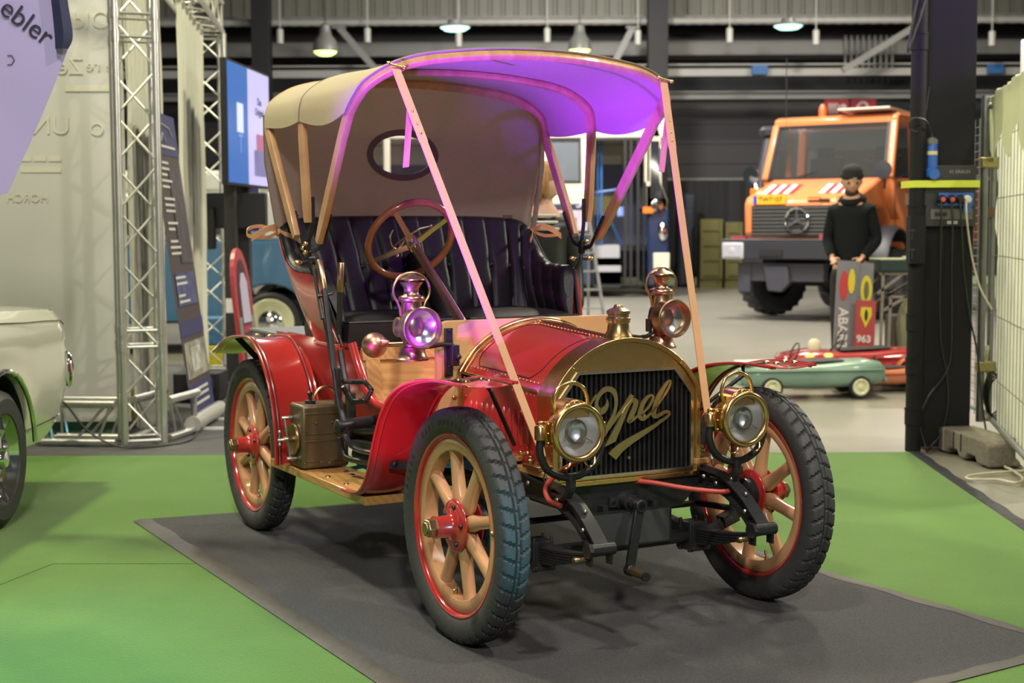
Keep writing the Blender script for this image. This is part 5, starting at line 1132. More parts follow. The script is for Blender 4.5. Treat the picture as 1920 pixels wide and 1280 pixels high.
# =====================================================================  CREAM AND NAVY BUS
BC = mat('bus_cream', (.62, .56, .42), .3, coat=.6); BN = mat('bus_navy', (.014, .028, .075), .25, coat=.8); DG = mat('dark_glass', (.02, .022, .025), .05, coat=1)
bx = at(1250, 400, 29).x; r = empty('cream_navy_bus', (bx, 29, 0), 0, 'cream and navy city bus with its front door open behind the red car', 'bus')
def bxp(px): return (px-960)/F_PX*29-bx
def bz(py): return CAM_H+(432-py)/F_PX*29
D0, D1 = bxp(1112), bxp(1206); zt_, zb_ = bz(262), .22
b = MB(); L0 = bxp(640)
b.box(((L0+D0)/2, 1.2, (bz(385)+bz(345))/2+.0), (D0-L0, 2.4, bz(345)-bz(385)))
b.box((L0/2, 1.2, (bz(262)+bz(226))/2), (-L0-.02, 2.4, bz(226)-bz(262)))
b.prism([(L0+.1, bz(226)), (-.1, bz(226)), (-.35, bz(226)+.25), (L0+.3, bz(226)+.25)], 'xz', .15, 2.25)
W0, W1 = bxp(1028), bxp(1090)
for x0, x1 in ((W1, D0), (D1, D1+.14), (bxp(1218), bxp(1224)), (W0-.18, W0), (W0-1.35, W0-1.15), (W0-2.35, W0-2.15), (L0, L0+.1), (bxp(722), bxp(734))): b.box(((x0+x1)/2, .06, (bz(345)+bz(262))/2), (x1-x0, .12, bz(262)-bz(345)))
b.box((L0/2+.0, 2.36, (bz(345)+bz(262))/2), (-L0, .06, bz(262)-bz(345)))
b.build('bus_body', BC, r, bevel=.02)
b = MB(); b.box(((L0+D0)/2, 1.2, (zb_+bz(385))/2), (D0-L0, 2.4, bz(385)-zb_)); b.box((bxp(1230)+.05, 1.2, (zb_+bz(392))/2), (bxp(1250)-bxp(1210), 2.3, bz(392)-zb_)); b.build('bus_skirt', BN, r, bevel=.05)
b = MB(); b.prism([(bxp(1212), bz(392)), (.0, bz(392)), (.02, bz(380)), (-.10, bz(350)), (-.12, bz(262)), (-.22, bz(226)), (bxp(1212), bz(226))], 'xz', .0, .10); b.prism([(bxp(1212), bz(392)), (.0, bz(392)), (.02, bz(380)), (-.10, bz(350)), (bxp(1212), bz(350))], 'xz', 0, 2.3); b.box((-.14, 2.3, 2.5), (.3, .1, 1.6)); b.build('bus_front_corner', BC, r, bevel=.01)
MB().prism([(bxp(1219), bz(375)), (-.06, bz(375)), (-.14, bz(340)), (-.15, bz(268)), (bxp(1219), bz(268))], 'xz', -.01, .02).build('bus_quarter_window', DG, r)
MB().box((-.10, 1.2, 2.55), (.03, 2.1, 1.1)).build('bus_windscreen', glassmat('tinted_window', (.75, .82, .88), .15), r)
def window(x0, x1):
    MB().frame([(x0, bz(345)), (x1, bz(345)), (x1, bz(262)), (x0, bz(262))], [(x0+.04, bz(345)+.04), (x1-.04, bz(345)+.04), (x1-.04, bz(262)-.04), (x0+.04, bz(262)-.04)], 'xz', -.02, .05).build('bus_window_frame', BLACK, r)
    MB().box(((x0+x1)/2, .03, (bz(345)+bz(262))/2), (x1-x0-.06, .01, bz(262)-bz(345)-.06)).build('bus_window', glassmat('tinted_window', (.75, .82, .88), .15), r)
window(W0, W1); window(W0-1.15, W0-.18); window(W0-2.15, W0-1.35)
b = MB(); b.frame([(D0, zb_), (D1+.02, zb_), (D1+.02, zt_), (D0, zt_)], [(D0+.03, zb_+.03), (D1-.0, zb_+.03), (D1-.0, zt_-.05), (D0+.03, zt_-.05)], 'xz', -.03, .12)
for px in (1172, 1183, 1196): b.box((bxp(px), -.02+.0*px, (zb_+zt_)/2), (.05, .08, zt_-zb_))
b.build('door_leaf', BLACK, r); b = MB()
for z, y in ((.35, .25), (.62, .55), (.88, .85)): b.box(((D0+bxp(1168))/2, y, z), (bxp(1168)-D0-.06, .3, .28))
b.box(((D0+bxp(1168))/2, .12, (bz(540)+bz(500))/2), (bxp(1168)-D0-.06, .04, bz(500)-bz(540))); b.box(((D0+bxp(1168))/2, .42, (bz(500)+bz(462))/2), (bxp(1168)-D0-.06, .04, bz(462)-bz(500))); b.build('entrance_steps', mat('step_grey', (.36, .36, .38), .5), r); MB().box(((L0+0)/2, 2.2, 1.6), (-L0, .05, 2.2)).build('bus_interior_wall', mat('bus_interior', (.11, .12, .20), .6), r); MB().box((L0/2, 1.4, .95), (-L0-.3, 1.8, .1)).build('bus_deck', BLACK, r)
b = MB()
for px in (1124, 1131, 1060, 1088): b.tube([(bxp(px), .5, 1.0), (bxp(px), .5, 3.3)], .022, 8)
b.tube([(D0, .5, 2.05), (bxp(1180), .5, 2.15)], .022, 8); b.tube([(bxp(1145), .6, 1.6), (bxp(1172), .9, 1.0)], .02, 8); b.build('hand_rail', mat('rail_blue', (.05, .15, .40), .4), r)
MB().box((bxp(1140), 1.6, bz(385)), (.45, .03, .38)).build('yellow_panel', mat('panel_yellow', (.30, .27, .04), .5), r); MB().box((bxp(1168), .35, bz(398)), (.16, .05, .18)).build('ticket_box', mat('ticket_blue', (.2, .3, .7), .4), r)
MB().lathe([(0, 0), (.25, 0), (.25, .03), (.2, .04)], (bxp(1045), 2.0, bz(305)), (0, -1, 0), 24).build('steering_wheel', GREYST, r)
b = MB(); b.box((bxp(1215), -.02, bz(396)), (.20, .04, .12)); b.build('indicator_lamp', mat('indicator_orange', (.75, .16, .01), .3, emit=.25), r)
b = MB(); b.ball((bxp(1243), .0, bz(436)), .14, 16, (.7, .3, 1.3)); b.lathe([(.1, 0), (.12, .04), (.0, .05)], (bxp(1232), -.0, bz(388)), (0, -1, 0), 16); b.build('bus_headlamp', CHROME, r); b = MB(); b.ball((bxp(1240), -.15, bz(300)), .12, 12, (.6, .4, 2.2)); b.build('bus_mirror', mat('mirror_grey', (.2, .21, .22), .2, .6), r)
MB().box((bxp(1240), -.06, bz(491)), (.32, .03, .32)).build('front_plaque', mat('plaque_cream', (.62, .60, .45), .5), r, bevel=.03)
t = text_mb('3', .26, .01); t.xf(frame_mat((bxp(1086), -.012, bz(381)-.02), (1, 0, 0), (0, 0, 1))); t.build('route_number', mat('number_white', (.6, .62, .66), .5), r, smooth=0)
b = MB(); b.box(((bxp(1045)+bxp(1105))/2, -.015, bz(415)), (bxp(1105)-bxp(1045), .02, .40)); b.box(((bxp(1060)+bxp(1100))/2, -.015, bz(360)), (.0, .02, .05)); b.build('side_poster', mat('poster_pale', (.42, .44, .52), .5, noise=.8, nscale=3, col2=(.5, .2, .2)), r)
for x in (D0-1.1, D0-5.2):
    MB().lathe([(0, 0), (.48, 0), (.50, .05), (.50, .25), (0, .25)], (x, .28, .50), (0, -1, 0), 30).build('bus_wheel', RUBBER, r)
# =====================================================================  ORANGE TRUCK (x forward, y to its left)
OR = mat('truck_orange', (.74, .22, .07), .36, coat=.5, noise=.3, nscale=2, col2=(.66, .19, .05)); ORP = OR
TZ = -pi/2-R(35)
r = empty('orange_truck', (4.72, 22.0, 0), TZ, 'orange all-terrain truck with a black bumper behind the pedal cars', 'truck')
def tp(b, nm, m, par=None, **k): return b.build(nm, m, par or r, **k)
DKP = mat('truck_dark_grey', (.022, .023, .03), .5)
b = MB(); b.prism([(-1.35, 1.12), (-.42, 1.12), (-.35, 1.40), (-.12, 1.62), (.30, 1.62), (.46, 1.42), (.50, 1.12), (.95, 1.15), (1.05, 1.24), (1.06, 1.70), (.98, 1.79), (.12, 2.06), (-1.35, 2.06)], 'xz', -.86, .86)
b.prism([(-1.35, 1.0), (-.42, 1.0), (-.35, 1.45), (-.05, 1.72), (.08, 2.06), (-1.35, 2.06)], 'xz', -1.04, 1.04); hoodm = tp(b, 'cab_lower', OR, bevel=.05)
b = MB(); b.prism([(-1.35, 2.86), (-.30, 2.90), (-.22, 2.84), (-.22, 2.98), (-.34, 3.02), (-1.35, 3.0)], 'xz', -.98, .98)
for s in (-1, 1):
    b.bar((.06, s*.98, 2.05), (-.24, s*.93, 2.90), .11, .11); b.bar((-.80, s*1.0, 2.05), (-.80, s*.96, 2.88), .09, .09); b.bar((-1.3, s*1.0, 2.05), (-1.3, s*.96, 2.9), .1, .14)
tp(b, 'cab_roof', OR, bevel=.03)
b = MB(); b.bar((.075, -.93, 2.07), (.075, .93, 2.07), .04, .05); b.bar((-.20, -.9, 2.86), (-.20, .9, 2.86), .04, .05)
for s in (-1, 1): b.bar((.085, s*.91, 2.07), (-.20, s*.86, 2.86), .04, .05)
tp(b, 'windscreen_seal', BLACK)
TG = glassmat('truck_glass', (.55, .6, .58), .06)
tp(MB().add([(.06, -.9, 2.08), (.06, .9, 2.08), (-.2, .86, 2.86), (-.2, -.86, 2.86)], [(0, 1, 2, 3)]), 'windscreen', TG)
for s in (-1, 1): tp(MB().add([(-.02, s*1.0, 2.08), (-.76, s*1.0, 2.08), (-.76, s*.96, 2.86), (-.28, s*.96, 2.86)], [(0, 1, 2, 3)]), 'side_window', TG)
tp(MB().box((-1.32, 0, 2.3), (.04, 1.9, .5)), 'cab_back_wall', mat('cab_back_grey', (.12, .13, .10), .6))
b = MB(); 
for y in (-.45, .5): b.box((-1.0, y, 2.15), (.15, .5, .55)); b.box((-.98, y, 2.5), (.1, .25, .16))
b.tube([V((-.35+.17*cos(a)*.4, .5+.2*sin(a), 2.15+.19*cos(a))) for a in [2*pi*i/24 for i in range(24)]], .014, 6, closed=True); b.box((-.05, 0, 2.05), (.2, 1.7, .08)); tp(b, 'cab_seats', BLACK, bevel=.02)
b = MB(); b.box((1.062, 0, 1.44), (.012, 1.46, .44)); gp = tp(b, 'truck_grille', BLACK)
b = MB()
for i in range(8): b.box((1.072, 0, 1.25+i*.054), (.010, 1.44, .008))
tp(b, 'grille_slats', GREYST, gp)
b = MB(); b.tube([V((1.105, .175*cos(a), 1.45+.175*sin(a))) for a in [2*pi*i/36 for i in range(36)]], .018, 8, closed=True)
for k in range(3): a = pi/2+k*2*pi/3; b.tube([(1.10, 0, 1.45), (1.10, .17*cos(a), 1.45+.17*sin(a))], [.028, .008], 6)
tp(b, 'round_star_badge', CHROME, gp)
b = MB(); b.box((1.25, 0, 1.02), (.22, 2.15, .26)); b.box((1.20, 0, 1.165), (.34, 2.1, .03)); bm_ = tp(b, 'truck_bumper', DKP, bevel=.015)
b = MB(); b.box((1.365, -.28, .98), (.02, .36, .09)); tp(b, 'bumper_slot', BLACK, bm_)
for y in (-.88, .86):
    b = MB(); b.box((1.365, y, 1.01), (.04, .34, .24)); hl = tp(b, 'lamp_surround', mat('lamp_grey', (.42, .42, .45), .4), bm_, bevel=.02); b = MB(); b.box((1.39, y, 1.01), (.015, .26, .17)); b.ball((1.39, y, 1.01), .06, 10, (.3, 1, 1)); tp(b, 'truck_headlamp', mat('lamp_lens', (.60, .60, .66), .15, .4), bm_)
b = MB(); b.box((1.2, -.85, 1.20), (.1, .22, .04)); b.box((1.2, .45, 1.21), (.08, .10, .06)); tp(b, 'red_clevis', mat('clevis_red', (.35, .04, .06), .5), bm_)
b = MB(); b.box((1.15, -.15, .70), (.18, 1.25, .26)); b.prism([(-.42, .78), (-.05, .78), (-.02, .55), (-.15, .42), (-.36, .44)], 'yz', 1.18, 1.30); b.box((1.2, -.75, .62), (.12, .2, .42)); tp(b, 'winch_mount', mat('winch_grey', (.045, .045, .06), .5), bevel=.01)
b = MB(); b.box((-1.2, 0, .88), (4.4, .8, .2)); b.box((-.9, 0, .7), (.5, .5, .4)); b.tube([(0, -.8, .54), (0, .8, .54)], .08, 12); b.ball((0, .1, .54), .2, 14); b.box((-1.7, .85, .75), (1.4, .35, .45)); tp(b, 'truck_chassis', BLACK, bevel=.01)
for x, y in ((0, -.88), (0, .88), (-2.6, -.88), (-2.6, .88)):
    rows = []; n = 96
    pf = [(.25, -.17), (.36, -.20), (.48, -.19), (.525, -.15), (.535, -.08), (.535, 0), (.535, .08), (.525, .15), (.48, .19), (.36, .20), (.25, .17)]
    for j in range(n):
        a = 2*pi*j/n; rows.append([((q-(.035 if (q > .5 and ((j+(2 if yy > 0 else 0)) % 4) < 2 and abs(yy) > .05) else 0))*cos(a), yy, (q-(.035 if (q > .5 and ((j+(2 if yy > 0 else 0)) % 4) < 2 and abs(yy) > .05) else 0))*sin(a)) for q, yy in pf])
    tt = tp(MB().grid(rows, cv=True), 'truck_tyre', RUBBER, smooth=25); tt.location = (x, y, .54); tt.rotation_euler.z = -.60 if x == 0 else 0
    s = 1 if y > 0 else -1; b = MB(); b.lathe([(.25, .16), (.24, .10), (.12, .06), (.10, .16), (0, .17)], (0, 0, 0), (0, s, 0), 30, cap=False); tp(b, 'truck_rim', mat('rim_grey', (.10, .10, .12), .5), tt)
for s in (-1, 1):
    rows = [[V(((.56+e)*cos(a), s*yy, .62+(.56+e)*sin(a)*1.3-.0)) for a in [.15+(pi-.5)*i/16 for i in range(17)]] for yy, e in ((.80, 0), (1.05, 0), (1.12, -.03))]
    tp(MB().sheet(rows, .02), 'mud_guard', mat('truck_dark_grey', (.035, .036, .045), .5), smooth=50)
b = MB(); b.tube([(-.05, -1.12, 1.9), (-.12, -1.12, 2.2), (-.30, -1.10, 2.75)], .075, 14); b.lathe([(.08, 0), (.15, .02), (.16, .10), (.12, .15), (0, .17)], (-.31, -1.10, 2.74), (0, 0, 1), 18); tp(b, 'air_intake', DKP)
b = MB(); b.lathe([(0, 0), (.09, .02), (.13, .08), (.13, .10), (0, .11)], (.40, -1.02, 2.12), (1, 0, 0), 20); b.tube([(.40, -.95, 1.85), (.41, -1.02, 2.1)], .02, 8); tp(b, 'fender_mirror', CHROME)
tp(MB().box((.45, -.95, 1.86), (.12, .16, .14)), 'truck_indicator', mat('indicator_orange', (.75, .16, .01), .3, emit=.25), bevel=.02)
b = MB(); b.lathe([(0, 0), (.09, .02), (.13, .08), (.13, .10), (0, .11)], (.30, 1.0, 2.16), (1, 0, 0), 20); b.tube([(.2, .95, 1.9), (.30, 1.0, 2.1)], .02, 8); tp(b, 'left_mirror', DKP)
b = MB()
for y0 in (-.68, .22):
    for k in range(3):
        f = lambda x: 1.79+(.98-x)*.314+.006
        b.add([(.86, y0+k*.17, f(.86)), (.86, y0+.085+k*.17, f(.86)), (.40, y0+.045+k*.17, f(.40)), (.40, y0-.04+k*.17, f(.40))], [(0, 1, 2, 3)])
tp(b, 'white_warning_stripe', mat('stripe_white', (.72, .66, .66), .4), hoodm, smooth=0)
b = MB()
for y0 in (-.595, .305):
    for k in range(3):
        b.add([(.86, y0+k*.17, f(.86)), (.86, y0+.085+k*.17, f(.86)), (.40, y0+.045+k*.17, f(.40)), (.40, y0-.04+k*.17, f(.40))], [(0, 1, 2, 3)])
tp(b, 'red_warning_stripe', mat('stripe_red', (.45, .03, .03), .4), hoodm, smooth=0)
b = MB(); b.box((1.06, -.45, 1.745), (.03, .50, .125)); pl2 = tp(b, 'licence_plate', mat('plate_yellow', (.72, .42, .02), .4), hoodm)
b = MB(); b.box((1.077, -.67, 1.745), (.004, .055, .12)); tp(b, 'plate_band', mat('plate_blue', (.02, .06, .4), .4), hoodm)
t = text_mb('TW7107', .105, .004); t.xf(frame_mat((1.079, -.43, 1.745), (0, 1, 0), (0, 0, 1))); t.build('plate_characters', BLACK, hoodm, smooth=0)
b = MB()
for dy in (.18, .62):
    for k in range(2): b.box((1.055, dy+.06, 1.725+k*.04), (.02, .2, .015))
b.box((1.06, .40, 1.735), (.03, .16, .03)); tp(b, 'bonnet_vents', BLACK, hoodm)
b = MB(); b.bar((.09, -.5, 2.08), (.02, -.15, 2.18), .02, .02); b.bar((.09, .2, 2.08), (.02, .55, 2.18), .02, .02); tp(b, 'wiper', BLACK)
tp(MB().prism([(-1.1, 3.01), (-.1, 3.08), (-.1, 3.10), (-1.1, 3.06)], 'xz', .1, .9), 'white_roof_hatch', mat('hatch_white', (.70, .66, .55), .5)); b = MB(); b.lathe([(.06, 0), (.06, .14), (.03, .2), (0, .21)], (-.6, -.35, 3.02), (0, 0, 1), 14); tp(b, 'beacon', mat('beacon_amber', (.55, .12, .03), .3)); tp(MB().tube([(-.15, -.75, 3.0), (-.15, -.75, 3.9)], .008, 6), 'antenna', BLACK)
b = MB(); b.tube([(-.1, 1.045, 1.95), (-.35, 1.06, 1.95)], .015, 6); b.bar((.02, 1.045, 2.05), (.02, 1.045, 1.2), .012, .01); b.bar((-.82, 1.045, 2.05), (-.82, 1.045, 1.2), .012, .01); b.bar((-.02, 1.05, 2.05), (-.35, 1.2, 2.15), .02, .02); tp(b, 'door_edges', BLACK); tp(MB().box((-.5, 1.046, 1.75), (.14, .006, .17)), 'door_sticker', mat('sticker', (.6, .45, .4), .5))
tp(MB().box((-2.9, 0, 1.5), (2.8, 2.1, .9)), 'load_bed', OR, bevel=.03)
# =====================================================================  PEOPLE
def skin(pts, edges, rad, sub=2, root=0):
    me = bpy.data.meshes.new('s'); me.from_pydata(pts, edges, []); o = bpy.data.objects.new('s', me); COL.objects.link(o)
    o.modifiers.new('k', 'SKIN'); 
    if not me.skin_vertices: me.skin_vertices.new()
    for i, v in enumerate(me.skin_vertices[0].data): rr_ = rad[i]; v.radius = rr_ if isinstance(rr_, tuple) else (rr_, rr_); v.use_root = (i == root)
    s = o.modifiers.new('u', 'SUBSURF'); s.levels = s.render_levels = sub
    dg = bpy.context.evaluated_depsgraph_get(); dg.update(); m2 = bpy.data.meshes.new_from_object(o.evaluated_get(dg)); b = MB(); b.add([v.co[:] for v in m2.vertices], [tuple(p.vertices) for p in m2.polygons]); bpy.data.objects.remove(o); return b
def head_mb(c, h, yaw, nod=0):     # h = head height, faces local -y before the yaw
    b = MB(); rows = []; n = 28; m_ = 22
    for i in range(m_+1):
        th = pi*i/m_; z = cos(th)
        row = []
        for j in range(n):
            a = 2*pi*j/n; x, y = sin(th)*sin(a), -sin(th)*cos(a); fr = max(0, -y)
            w_ = .37 if z > -.1 else .37-.10*(-.1-z); px, py = x*w_*h, y*.43*h
            if z < -.2: py += .03*h*(z+.2); px *= 1+.22*(z+.2)
            if fr > .85 and -.32 < z < .12: py -= .075*h*(1-abs(z+.18)/.32)*(max(0, 1-abs(x)/.22))
            if fr > .6 and abs(z-.02) < .13 and .15 < abs(x) < .6: py += .022*h
            if fr > .8 and -.62 < z < -.50 and abs(x) < .3: py -= .016*h
            if fr > .7 and z < -.75: py -= .03*h
            row.append(V((px, py, z*.5*h)))
        rows.append(row)
    b.grid(rows, cu=True)
    for s in (-1, 1): b.ball((s*.375*h, .03*h, -.05*h), .085*h, 8, (.35, .7, 1.1))
    M = Matrix.Translation(V(c)) @ Matrix.Rotation(yaw, 4, 'Z') @ Matrix.Rotation(nod, 4, 'X'); return b.xf(M), M
def hand_mb(w, d, side, L_=.18):   # wrist, pointing direction, thumb side
    w, d = V(w), V(d).normalized(); s_ = V(side).normalized(); s_ = (s_-d*s_.dot(d)).normalized(); nrm = d.cross(s_)
    pts = [w, w+d*L_*.22, w+d*L_*.5]; ed = [(0, 1), (1, 2)]; rad = [(.026, .020), (.036, .016), (.038, .014)]; b = skin([tuple(p) for p in pts], ed, rad, 1)
    for k, (off, ln) in enumerate(((.027, .40), (.009, .46), (-.009, .43), (-.027, .34))):
        p0 = w+d*L_*.46+s_*off; p1 = p0+d*L_*ln*.45+nrm*.006; p2 = p1+d*L_*ln*.3+nrm*.018; p3 = p2+d*L_*ln*.2+nrm*.02; q = skin([tuple(x) for x in (p0, p1, p2, p3)], [(0, 1), (1, 2), (2, 3)], [.0095, .009, .008, .007], 1); b.add(q.v, q.f)
    p0 = w+d*L_*.15+s_*.022; p1 = p0+d*.03+s_*.028; p2 = p1+d*.032+s_*.008; q = skin([tuple(x) for x in (p0, p1, p2)], [(0, 1), (1, 2)], [.012, .0105, .009], 1); b.add(q.v, q.f); return b
def person(loc, rz, lab, H, arms, headyaw, nod, skinm, top, trousers, longhair=None, hat=None, beard=False, stripe=False, lift=0):
    r = empty('person', loc, rz, lab, 'person'); k = H/1.8
    P = lambda x, y, z: (x*k, y*k, z*k)
    body = MB(); hm, HM = head_mb(P(0, -.02, 1.675), .235*k, headyaw, nod)
    pts = [P(0, 0, .95), P(0, .0, 1.15), P(0, 0, 1.36), P(0, .01, 1.49), P(0, 0, 1.56), P(0, -.01, 1.66)]; ed = [(0, 1), (1, 2), (2, 3), (3, 4), (4, 5)]; rad = [(.155*k, .11*k), (.135*k, .10*k), (.155*k, .10*k), (.07*k, .055*k), (.058*k, .058*k), (.06*k, .06*k)]
    for s in (-1, 1):
        i = len(pts); pts += [P(s*.095, 0, .86), P(s*.10, -.01, .50), P(s*.10, .01, .10), P(s*.105, -.12, .045)]; ed += [(0, i), (i, i+1), (i+1, i+2), (i+2, i+3)]; rad += [.085*k, .058*k, .042*k, (.045*k, .032*k)]
    for s, (el, wr) in zip((-1, 1), arms):
        i = len(pts); pts += [P(s*.155, 0, 1.43), P(*el), P(*wr)]; ed += [(3, i), (i, i+1), (i+1, i+2)]; rad += [.044*k, .040*k, .029*k]
    bs = skin(pts, ed, rad, 2); body.add(bs.v, bs.f); body.add(hm.v, hm.f)
    for s, (el, wr) in zip((-1, 1), arms):
        d = V(P(*wr))-V(P(*el)); hb = hand_mb(V(P(*wr))-d.normalized()*.01, d, (-s, 0, .3)); body.add(hb.v, hb.f)
    bo = body.build('body', skinm, r, smooth=60, recalc=False); rm = bo.modifiers.new('r', 'REMESH'); rm.mode = 'VOXEL'; rm.voxel_size = .0075; rm.use_smooth_shade = True; sm = bo.modifiers.new('s', 'SMOOTH'); sm.iterations = 2; sm.factor = .4
    # clothes
    g = .022*k; pts2 = pts[:4]; rd = [((a[0]+g, a[1]+g) if isinstance(a, tuple) else a+g) for a in rad]
    ptc = [P(0, 0, .90)]+pts[1:4]+[P(0, .005, 1.515)]; edc = [(0, 1), (1, 2), (2, 3), (3, 4)]; rc = [(.18*k, .135*k), (.165*k, .125*k), (.175*k, .13*k), (.13*k, .10*k), (.09*k, .09*k)]
    for s, (el, wr) in zip((-1, 1), arms): i = len(ptc); e_, w2 = V(P(*el)), V(P(*wr)); ptc += [P(s*.150, 0, 1.425), tuple(e_), tuple(e_.lerp(w2, .97))]; edc += [(3, i), (i, i+1), (i+1, i+2)]; rc += [.070*k, .056*k, .042*k]
    tb = skin(ptc, edc, rc, 2, 1); jo = tb.build('hooded_top' if hat else 'jacket', top, r, smooth=60)
    if hat:
        hb = MB(); hb.tube([V(P(.085*cos(a), .02+.085*sin(a), 1.515+.03*sin(a))) for a in [2*pi*i/20 for i in range(20)]], .036*k, 8, closed=True); hb.ball(P(0, .12, 1.50), .10*k, 12, (1, .5, .9)); hb.build('hood', top, jo)
    pt = [P(0, 0, .98), P(0, 0, .90)]; ed3 = [(0, 1)]; r3 = [(.16*k, .115*k), (.165*k, .12*k)]
    for s in (-1, 1): i = len(pt); pt += [P(s*.095, 0, .82), P(s*.10, -.01, .48), P(s*.10, .01, .09)]; ed3 += [(1, i), (i, i+1), (i+1, i+2)]; r3 += [.10*k, .078*k, .065*k]
    skin(pt, ed3, r3, 2).build('trousers', trousers, r, smooth=60)
    for s in (-1, 1): b = MB(); b.ball(P(s*.10, -.05, .045), .06*k, 14, (.85, 2.3, .75)); b.box(P(s*.10, -.05, .012), (.095*k, .27*k, .02*k)); b.build('shoe', BLACK, r)
    hh = .235*k
    def hx(b): return b.xf(HM)
    b = MB()
    for s in (-1, 1): b.ball((s*.155*hh, -.365*hh, .03*hh), .055*hh, 8)
    hx(b).build('eyes', mat('eye_dark', (.03, .02, .015), .3), bo)
    b = MB(); b.box((0, -.395*hh, -.285*hh), (.18*hh, .02*hh, .03*hh)); hx(b).build('lips', mat('lip', (.35, .12, .10), .5), bo)
    if hat:
        b = MB(); b.lathe([(.405*hh, .12*hh), (.425*hh, .14*hh), (.425*hh, .25*hh), (.40*hh, .28*hh), (.38*hh, .42*hh), (.28*hh, .55*hh), (.12*hh, .62*hh), (0, .63*hh)], (0, .03*hh, 0), (0, 0, 1), 28, cap=False); q = hx(b).build('knitted_cap', hat, r, smooth=60)
        b = MB(); b.box((.05*hh, -.42*hh, .21*hh), (.14*hh, .02*hh, .05*hh)); hx(b).build('cap_patch', mat('patch_pale', (.35, .38, .3), .5), q)
    if beard: b = MB(); b.ball((0, -.17*hh, -.36*hh), .26*hh, 14, (1.02, .9, .75)); hx(b).build('beard', mat('beard_brown', (.035, .02, .014), .8), r)
    if longhair:
        b = MB(); b.ball((0, .06*hh, .13*hh), .44*hh, 20, (.98, 1.06, .98)); b.ball((0, .17*hh, -.14*hh), .36*hh, 16, (1.05, .85, 1.15))
        for i in range(26): a = -.55+(pi+1.1)*i/25; b.tube(cat([V((.36*hh*cos(a), .05*hh+.40*hh*sin(a), .25*hh)), V((.43*hh*cos(a), .06*hh+.46*hh*sin(a), -.05*hh)), V((.37*hh*cos(a), .08*hh+.42*hh*sin(a), (-.34-.06*(i % 3))*hh))], 4), [.06*hh]*8+[.02*hh], 6)
        hx(b).build('hair', longhair, r, smooth=60)
    if stripe:
        b = MB()
        for i, z in enumerate((1.40, 1.44, 1.48)): b.tube([V(P((.105-.012*i)*cos(a), -.02+(.122-.014*i)*sin(a), z)) for a in [pi+pi*j/12 for j in range(13)]], .010*k, 6)
        b.build('striped_shirt', mat('shirt_white', (.45, .45, .42), .8), r)
    return r
SK = mat('skin', (.50, .27, .17), .5); SK2 = mat('skin_pale', (.56, .34, .22), .5)
mp_ = at(1601, 480, 13.2)
person((mp_.x, 13.3, 0), -.45, 'person in black hooded sweater and black knitted cap looking down at the table', 1.88, [((-.215, .03, 1.16), (-.12, -.18, 1.02)), ((.215, .03, 1.16), (.13, -.18, 1.02))], .35, .30, SK, mat('black_hoodie', (.009, .011, .012), .9, spec=.15), mat('black_trousers', (.012, .012, .013), .8), hat=mat('black_knit', (.010, .011, .012), .9), beard=True)
wp_ = at(1016, 420, 8.35)
person((wp_.x, 8.35, 0), .2, 'person with short reddish blond hair, black leather jacket and striped shirt behind the car', 1.71, [((-.215, .05, 1.15), (-.21, -.05, .90)), ((.215, .05, 1.15), (.21, -.05, .90))], 1.15, .05, SK2, mat('black_leather_jacket', (.014, .015, .015), .4), mat('dark_jeans', (.05, .09, .13), .8), longhair=mat('strawberry_hair', (.33, .16, .055), .6, noise=.6, nscale=40, col2=(.2, .09, .03)), stripe=True)
# step ladder behind
r = empty('step_ladder', (at(1092, 560, 22).x, 22, 0), .3, 'thin grey folding ladder standing behind the seat of the red car', 'ladder')
for x0, x1, y0, y1, z1 in ((-.22, -.10, -.35, 0, 1.5), (.22, .10, -.35, 0, 1.5), (-.22, -.10, .35, 0, 1.5), (.22, .10, .35, 0, 1.5)): MB().bar((x0, y0, .0), (x1, y1, z1), .04, .03).build('ladder_leg', GREYST, r)
for i in range(5): t = (i+.6)/5.5; MB().box((0, -.35+.35*t, 1.5*t), (.44-.24*t, .07, .025)).build('ladder_step', GREYST, r)
# =====================================================================  TABLE, BOARDS, PEDAL CARS
tb_ = at(1690, 500, 13.2)
r = empty('trestle_table', (tb_.x, 13.32, 0), 0, 'work table with a dark green top on pale trestles left of the thick column', 'table')
zt = at(1690, 488, 13.0).z
MB().box((.1, .15, zt-.05), (.62, .7, .10)).build('table_top', mat('dark_green_top', (.012, .035, .035), .5), r, bevel=.006); MB().box((.1, .15, zt+.003), (.62, .7, .008)).build('top_edge', mat('olive_edge', (.16, .18, .04), .5), r)
TF = mat('pale_trestle', (.26, .23, .19), .5)
for y in (-.15, .42):
    for p, q in (((-.2, zt-.12), (.42, zt-.12)), ((-.17, zt-.12), (-.19, .0)), ((.40, zt-.12), (.42, .0)), ((-.1, zt-.33), (.42, zt-.33)), ((-.1, zt-.33), (-.12, .0)), ((-.16, zt-.45), (.36, zt-.14)), ((-.22, zt-.3), (.0, zt-.13))):
        MB().bar((p[0], y, p[1]), (q[0], y, q[1]), .018, .024).build('trestle_bar', TF, r)
MB().box((.12, .0, zt+.02), (.14, .10, .02)).build('note_pad', mat('label_white', (.6, .6, .58), .5), None).location = r.location; o = [x for x in COL.objects if x.name.startswith('note_pad')][0]; tag(o, 'small white pad lying on the dark green table top', 'notepad')
tag(MB().box((tb_.x+.2, 13.47, .27), (.45, .4, .52)).build('brown_cabinet', mat('dark_brown_wood', (.06, .035, .012), .6), bevel=.01), 'dark brown cabinet standing under the trestle table', 'cabinet')
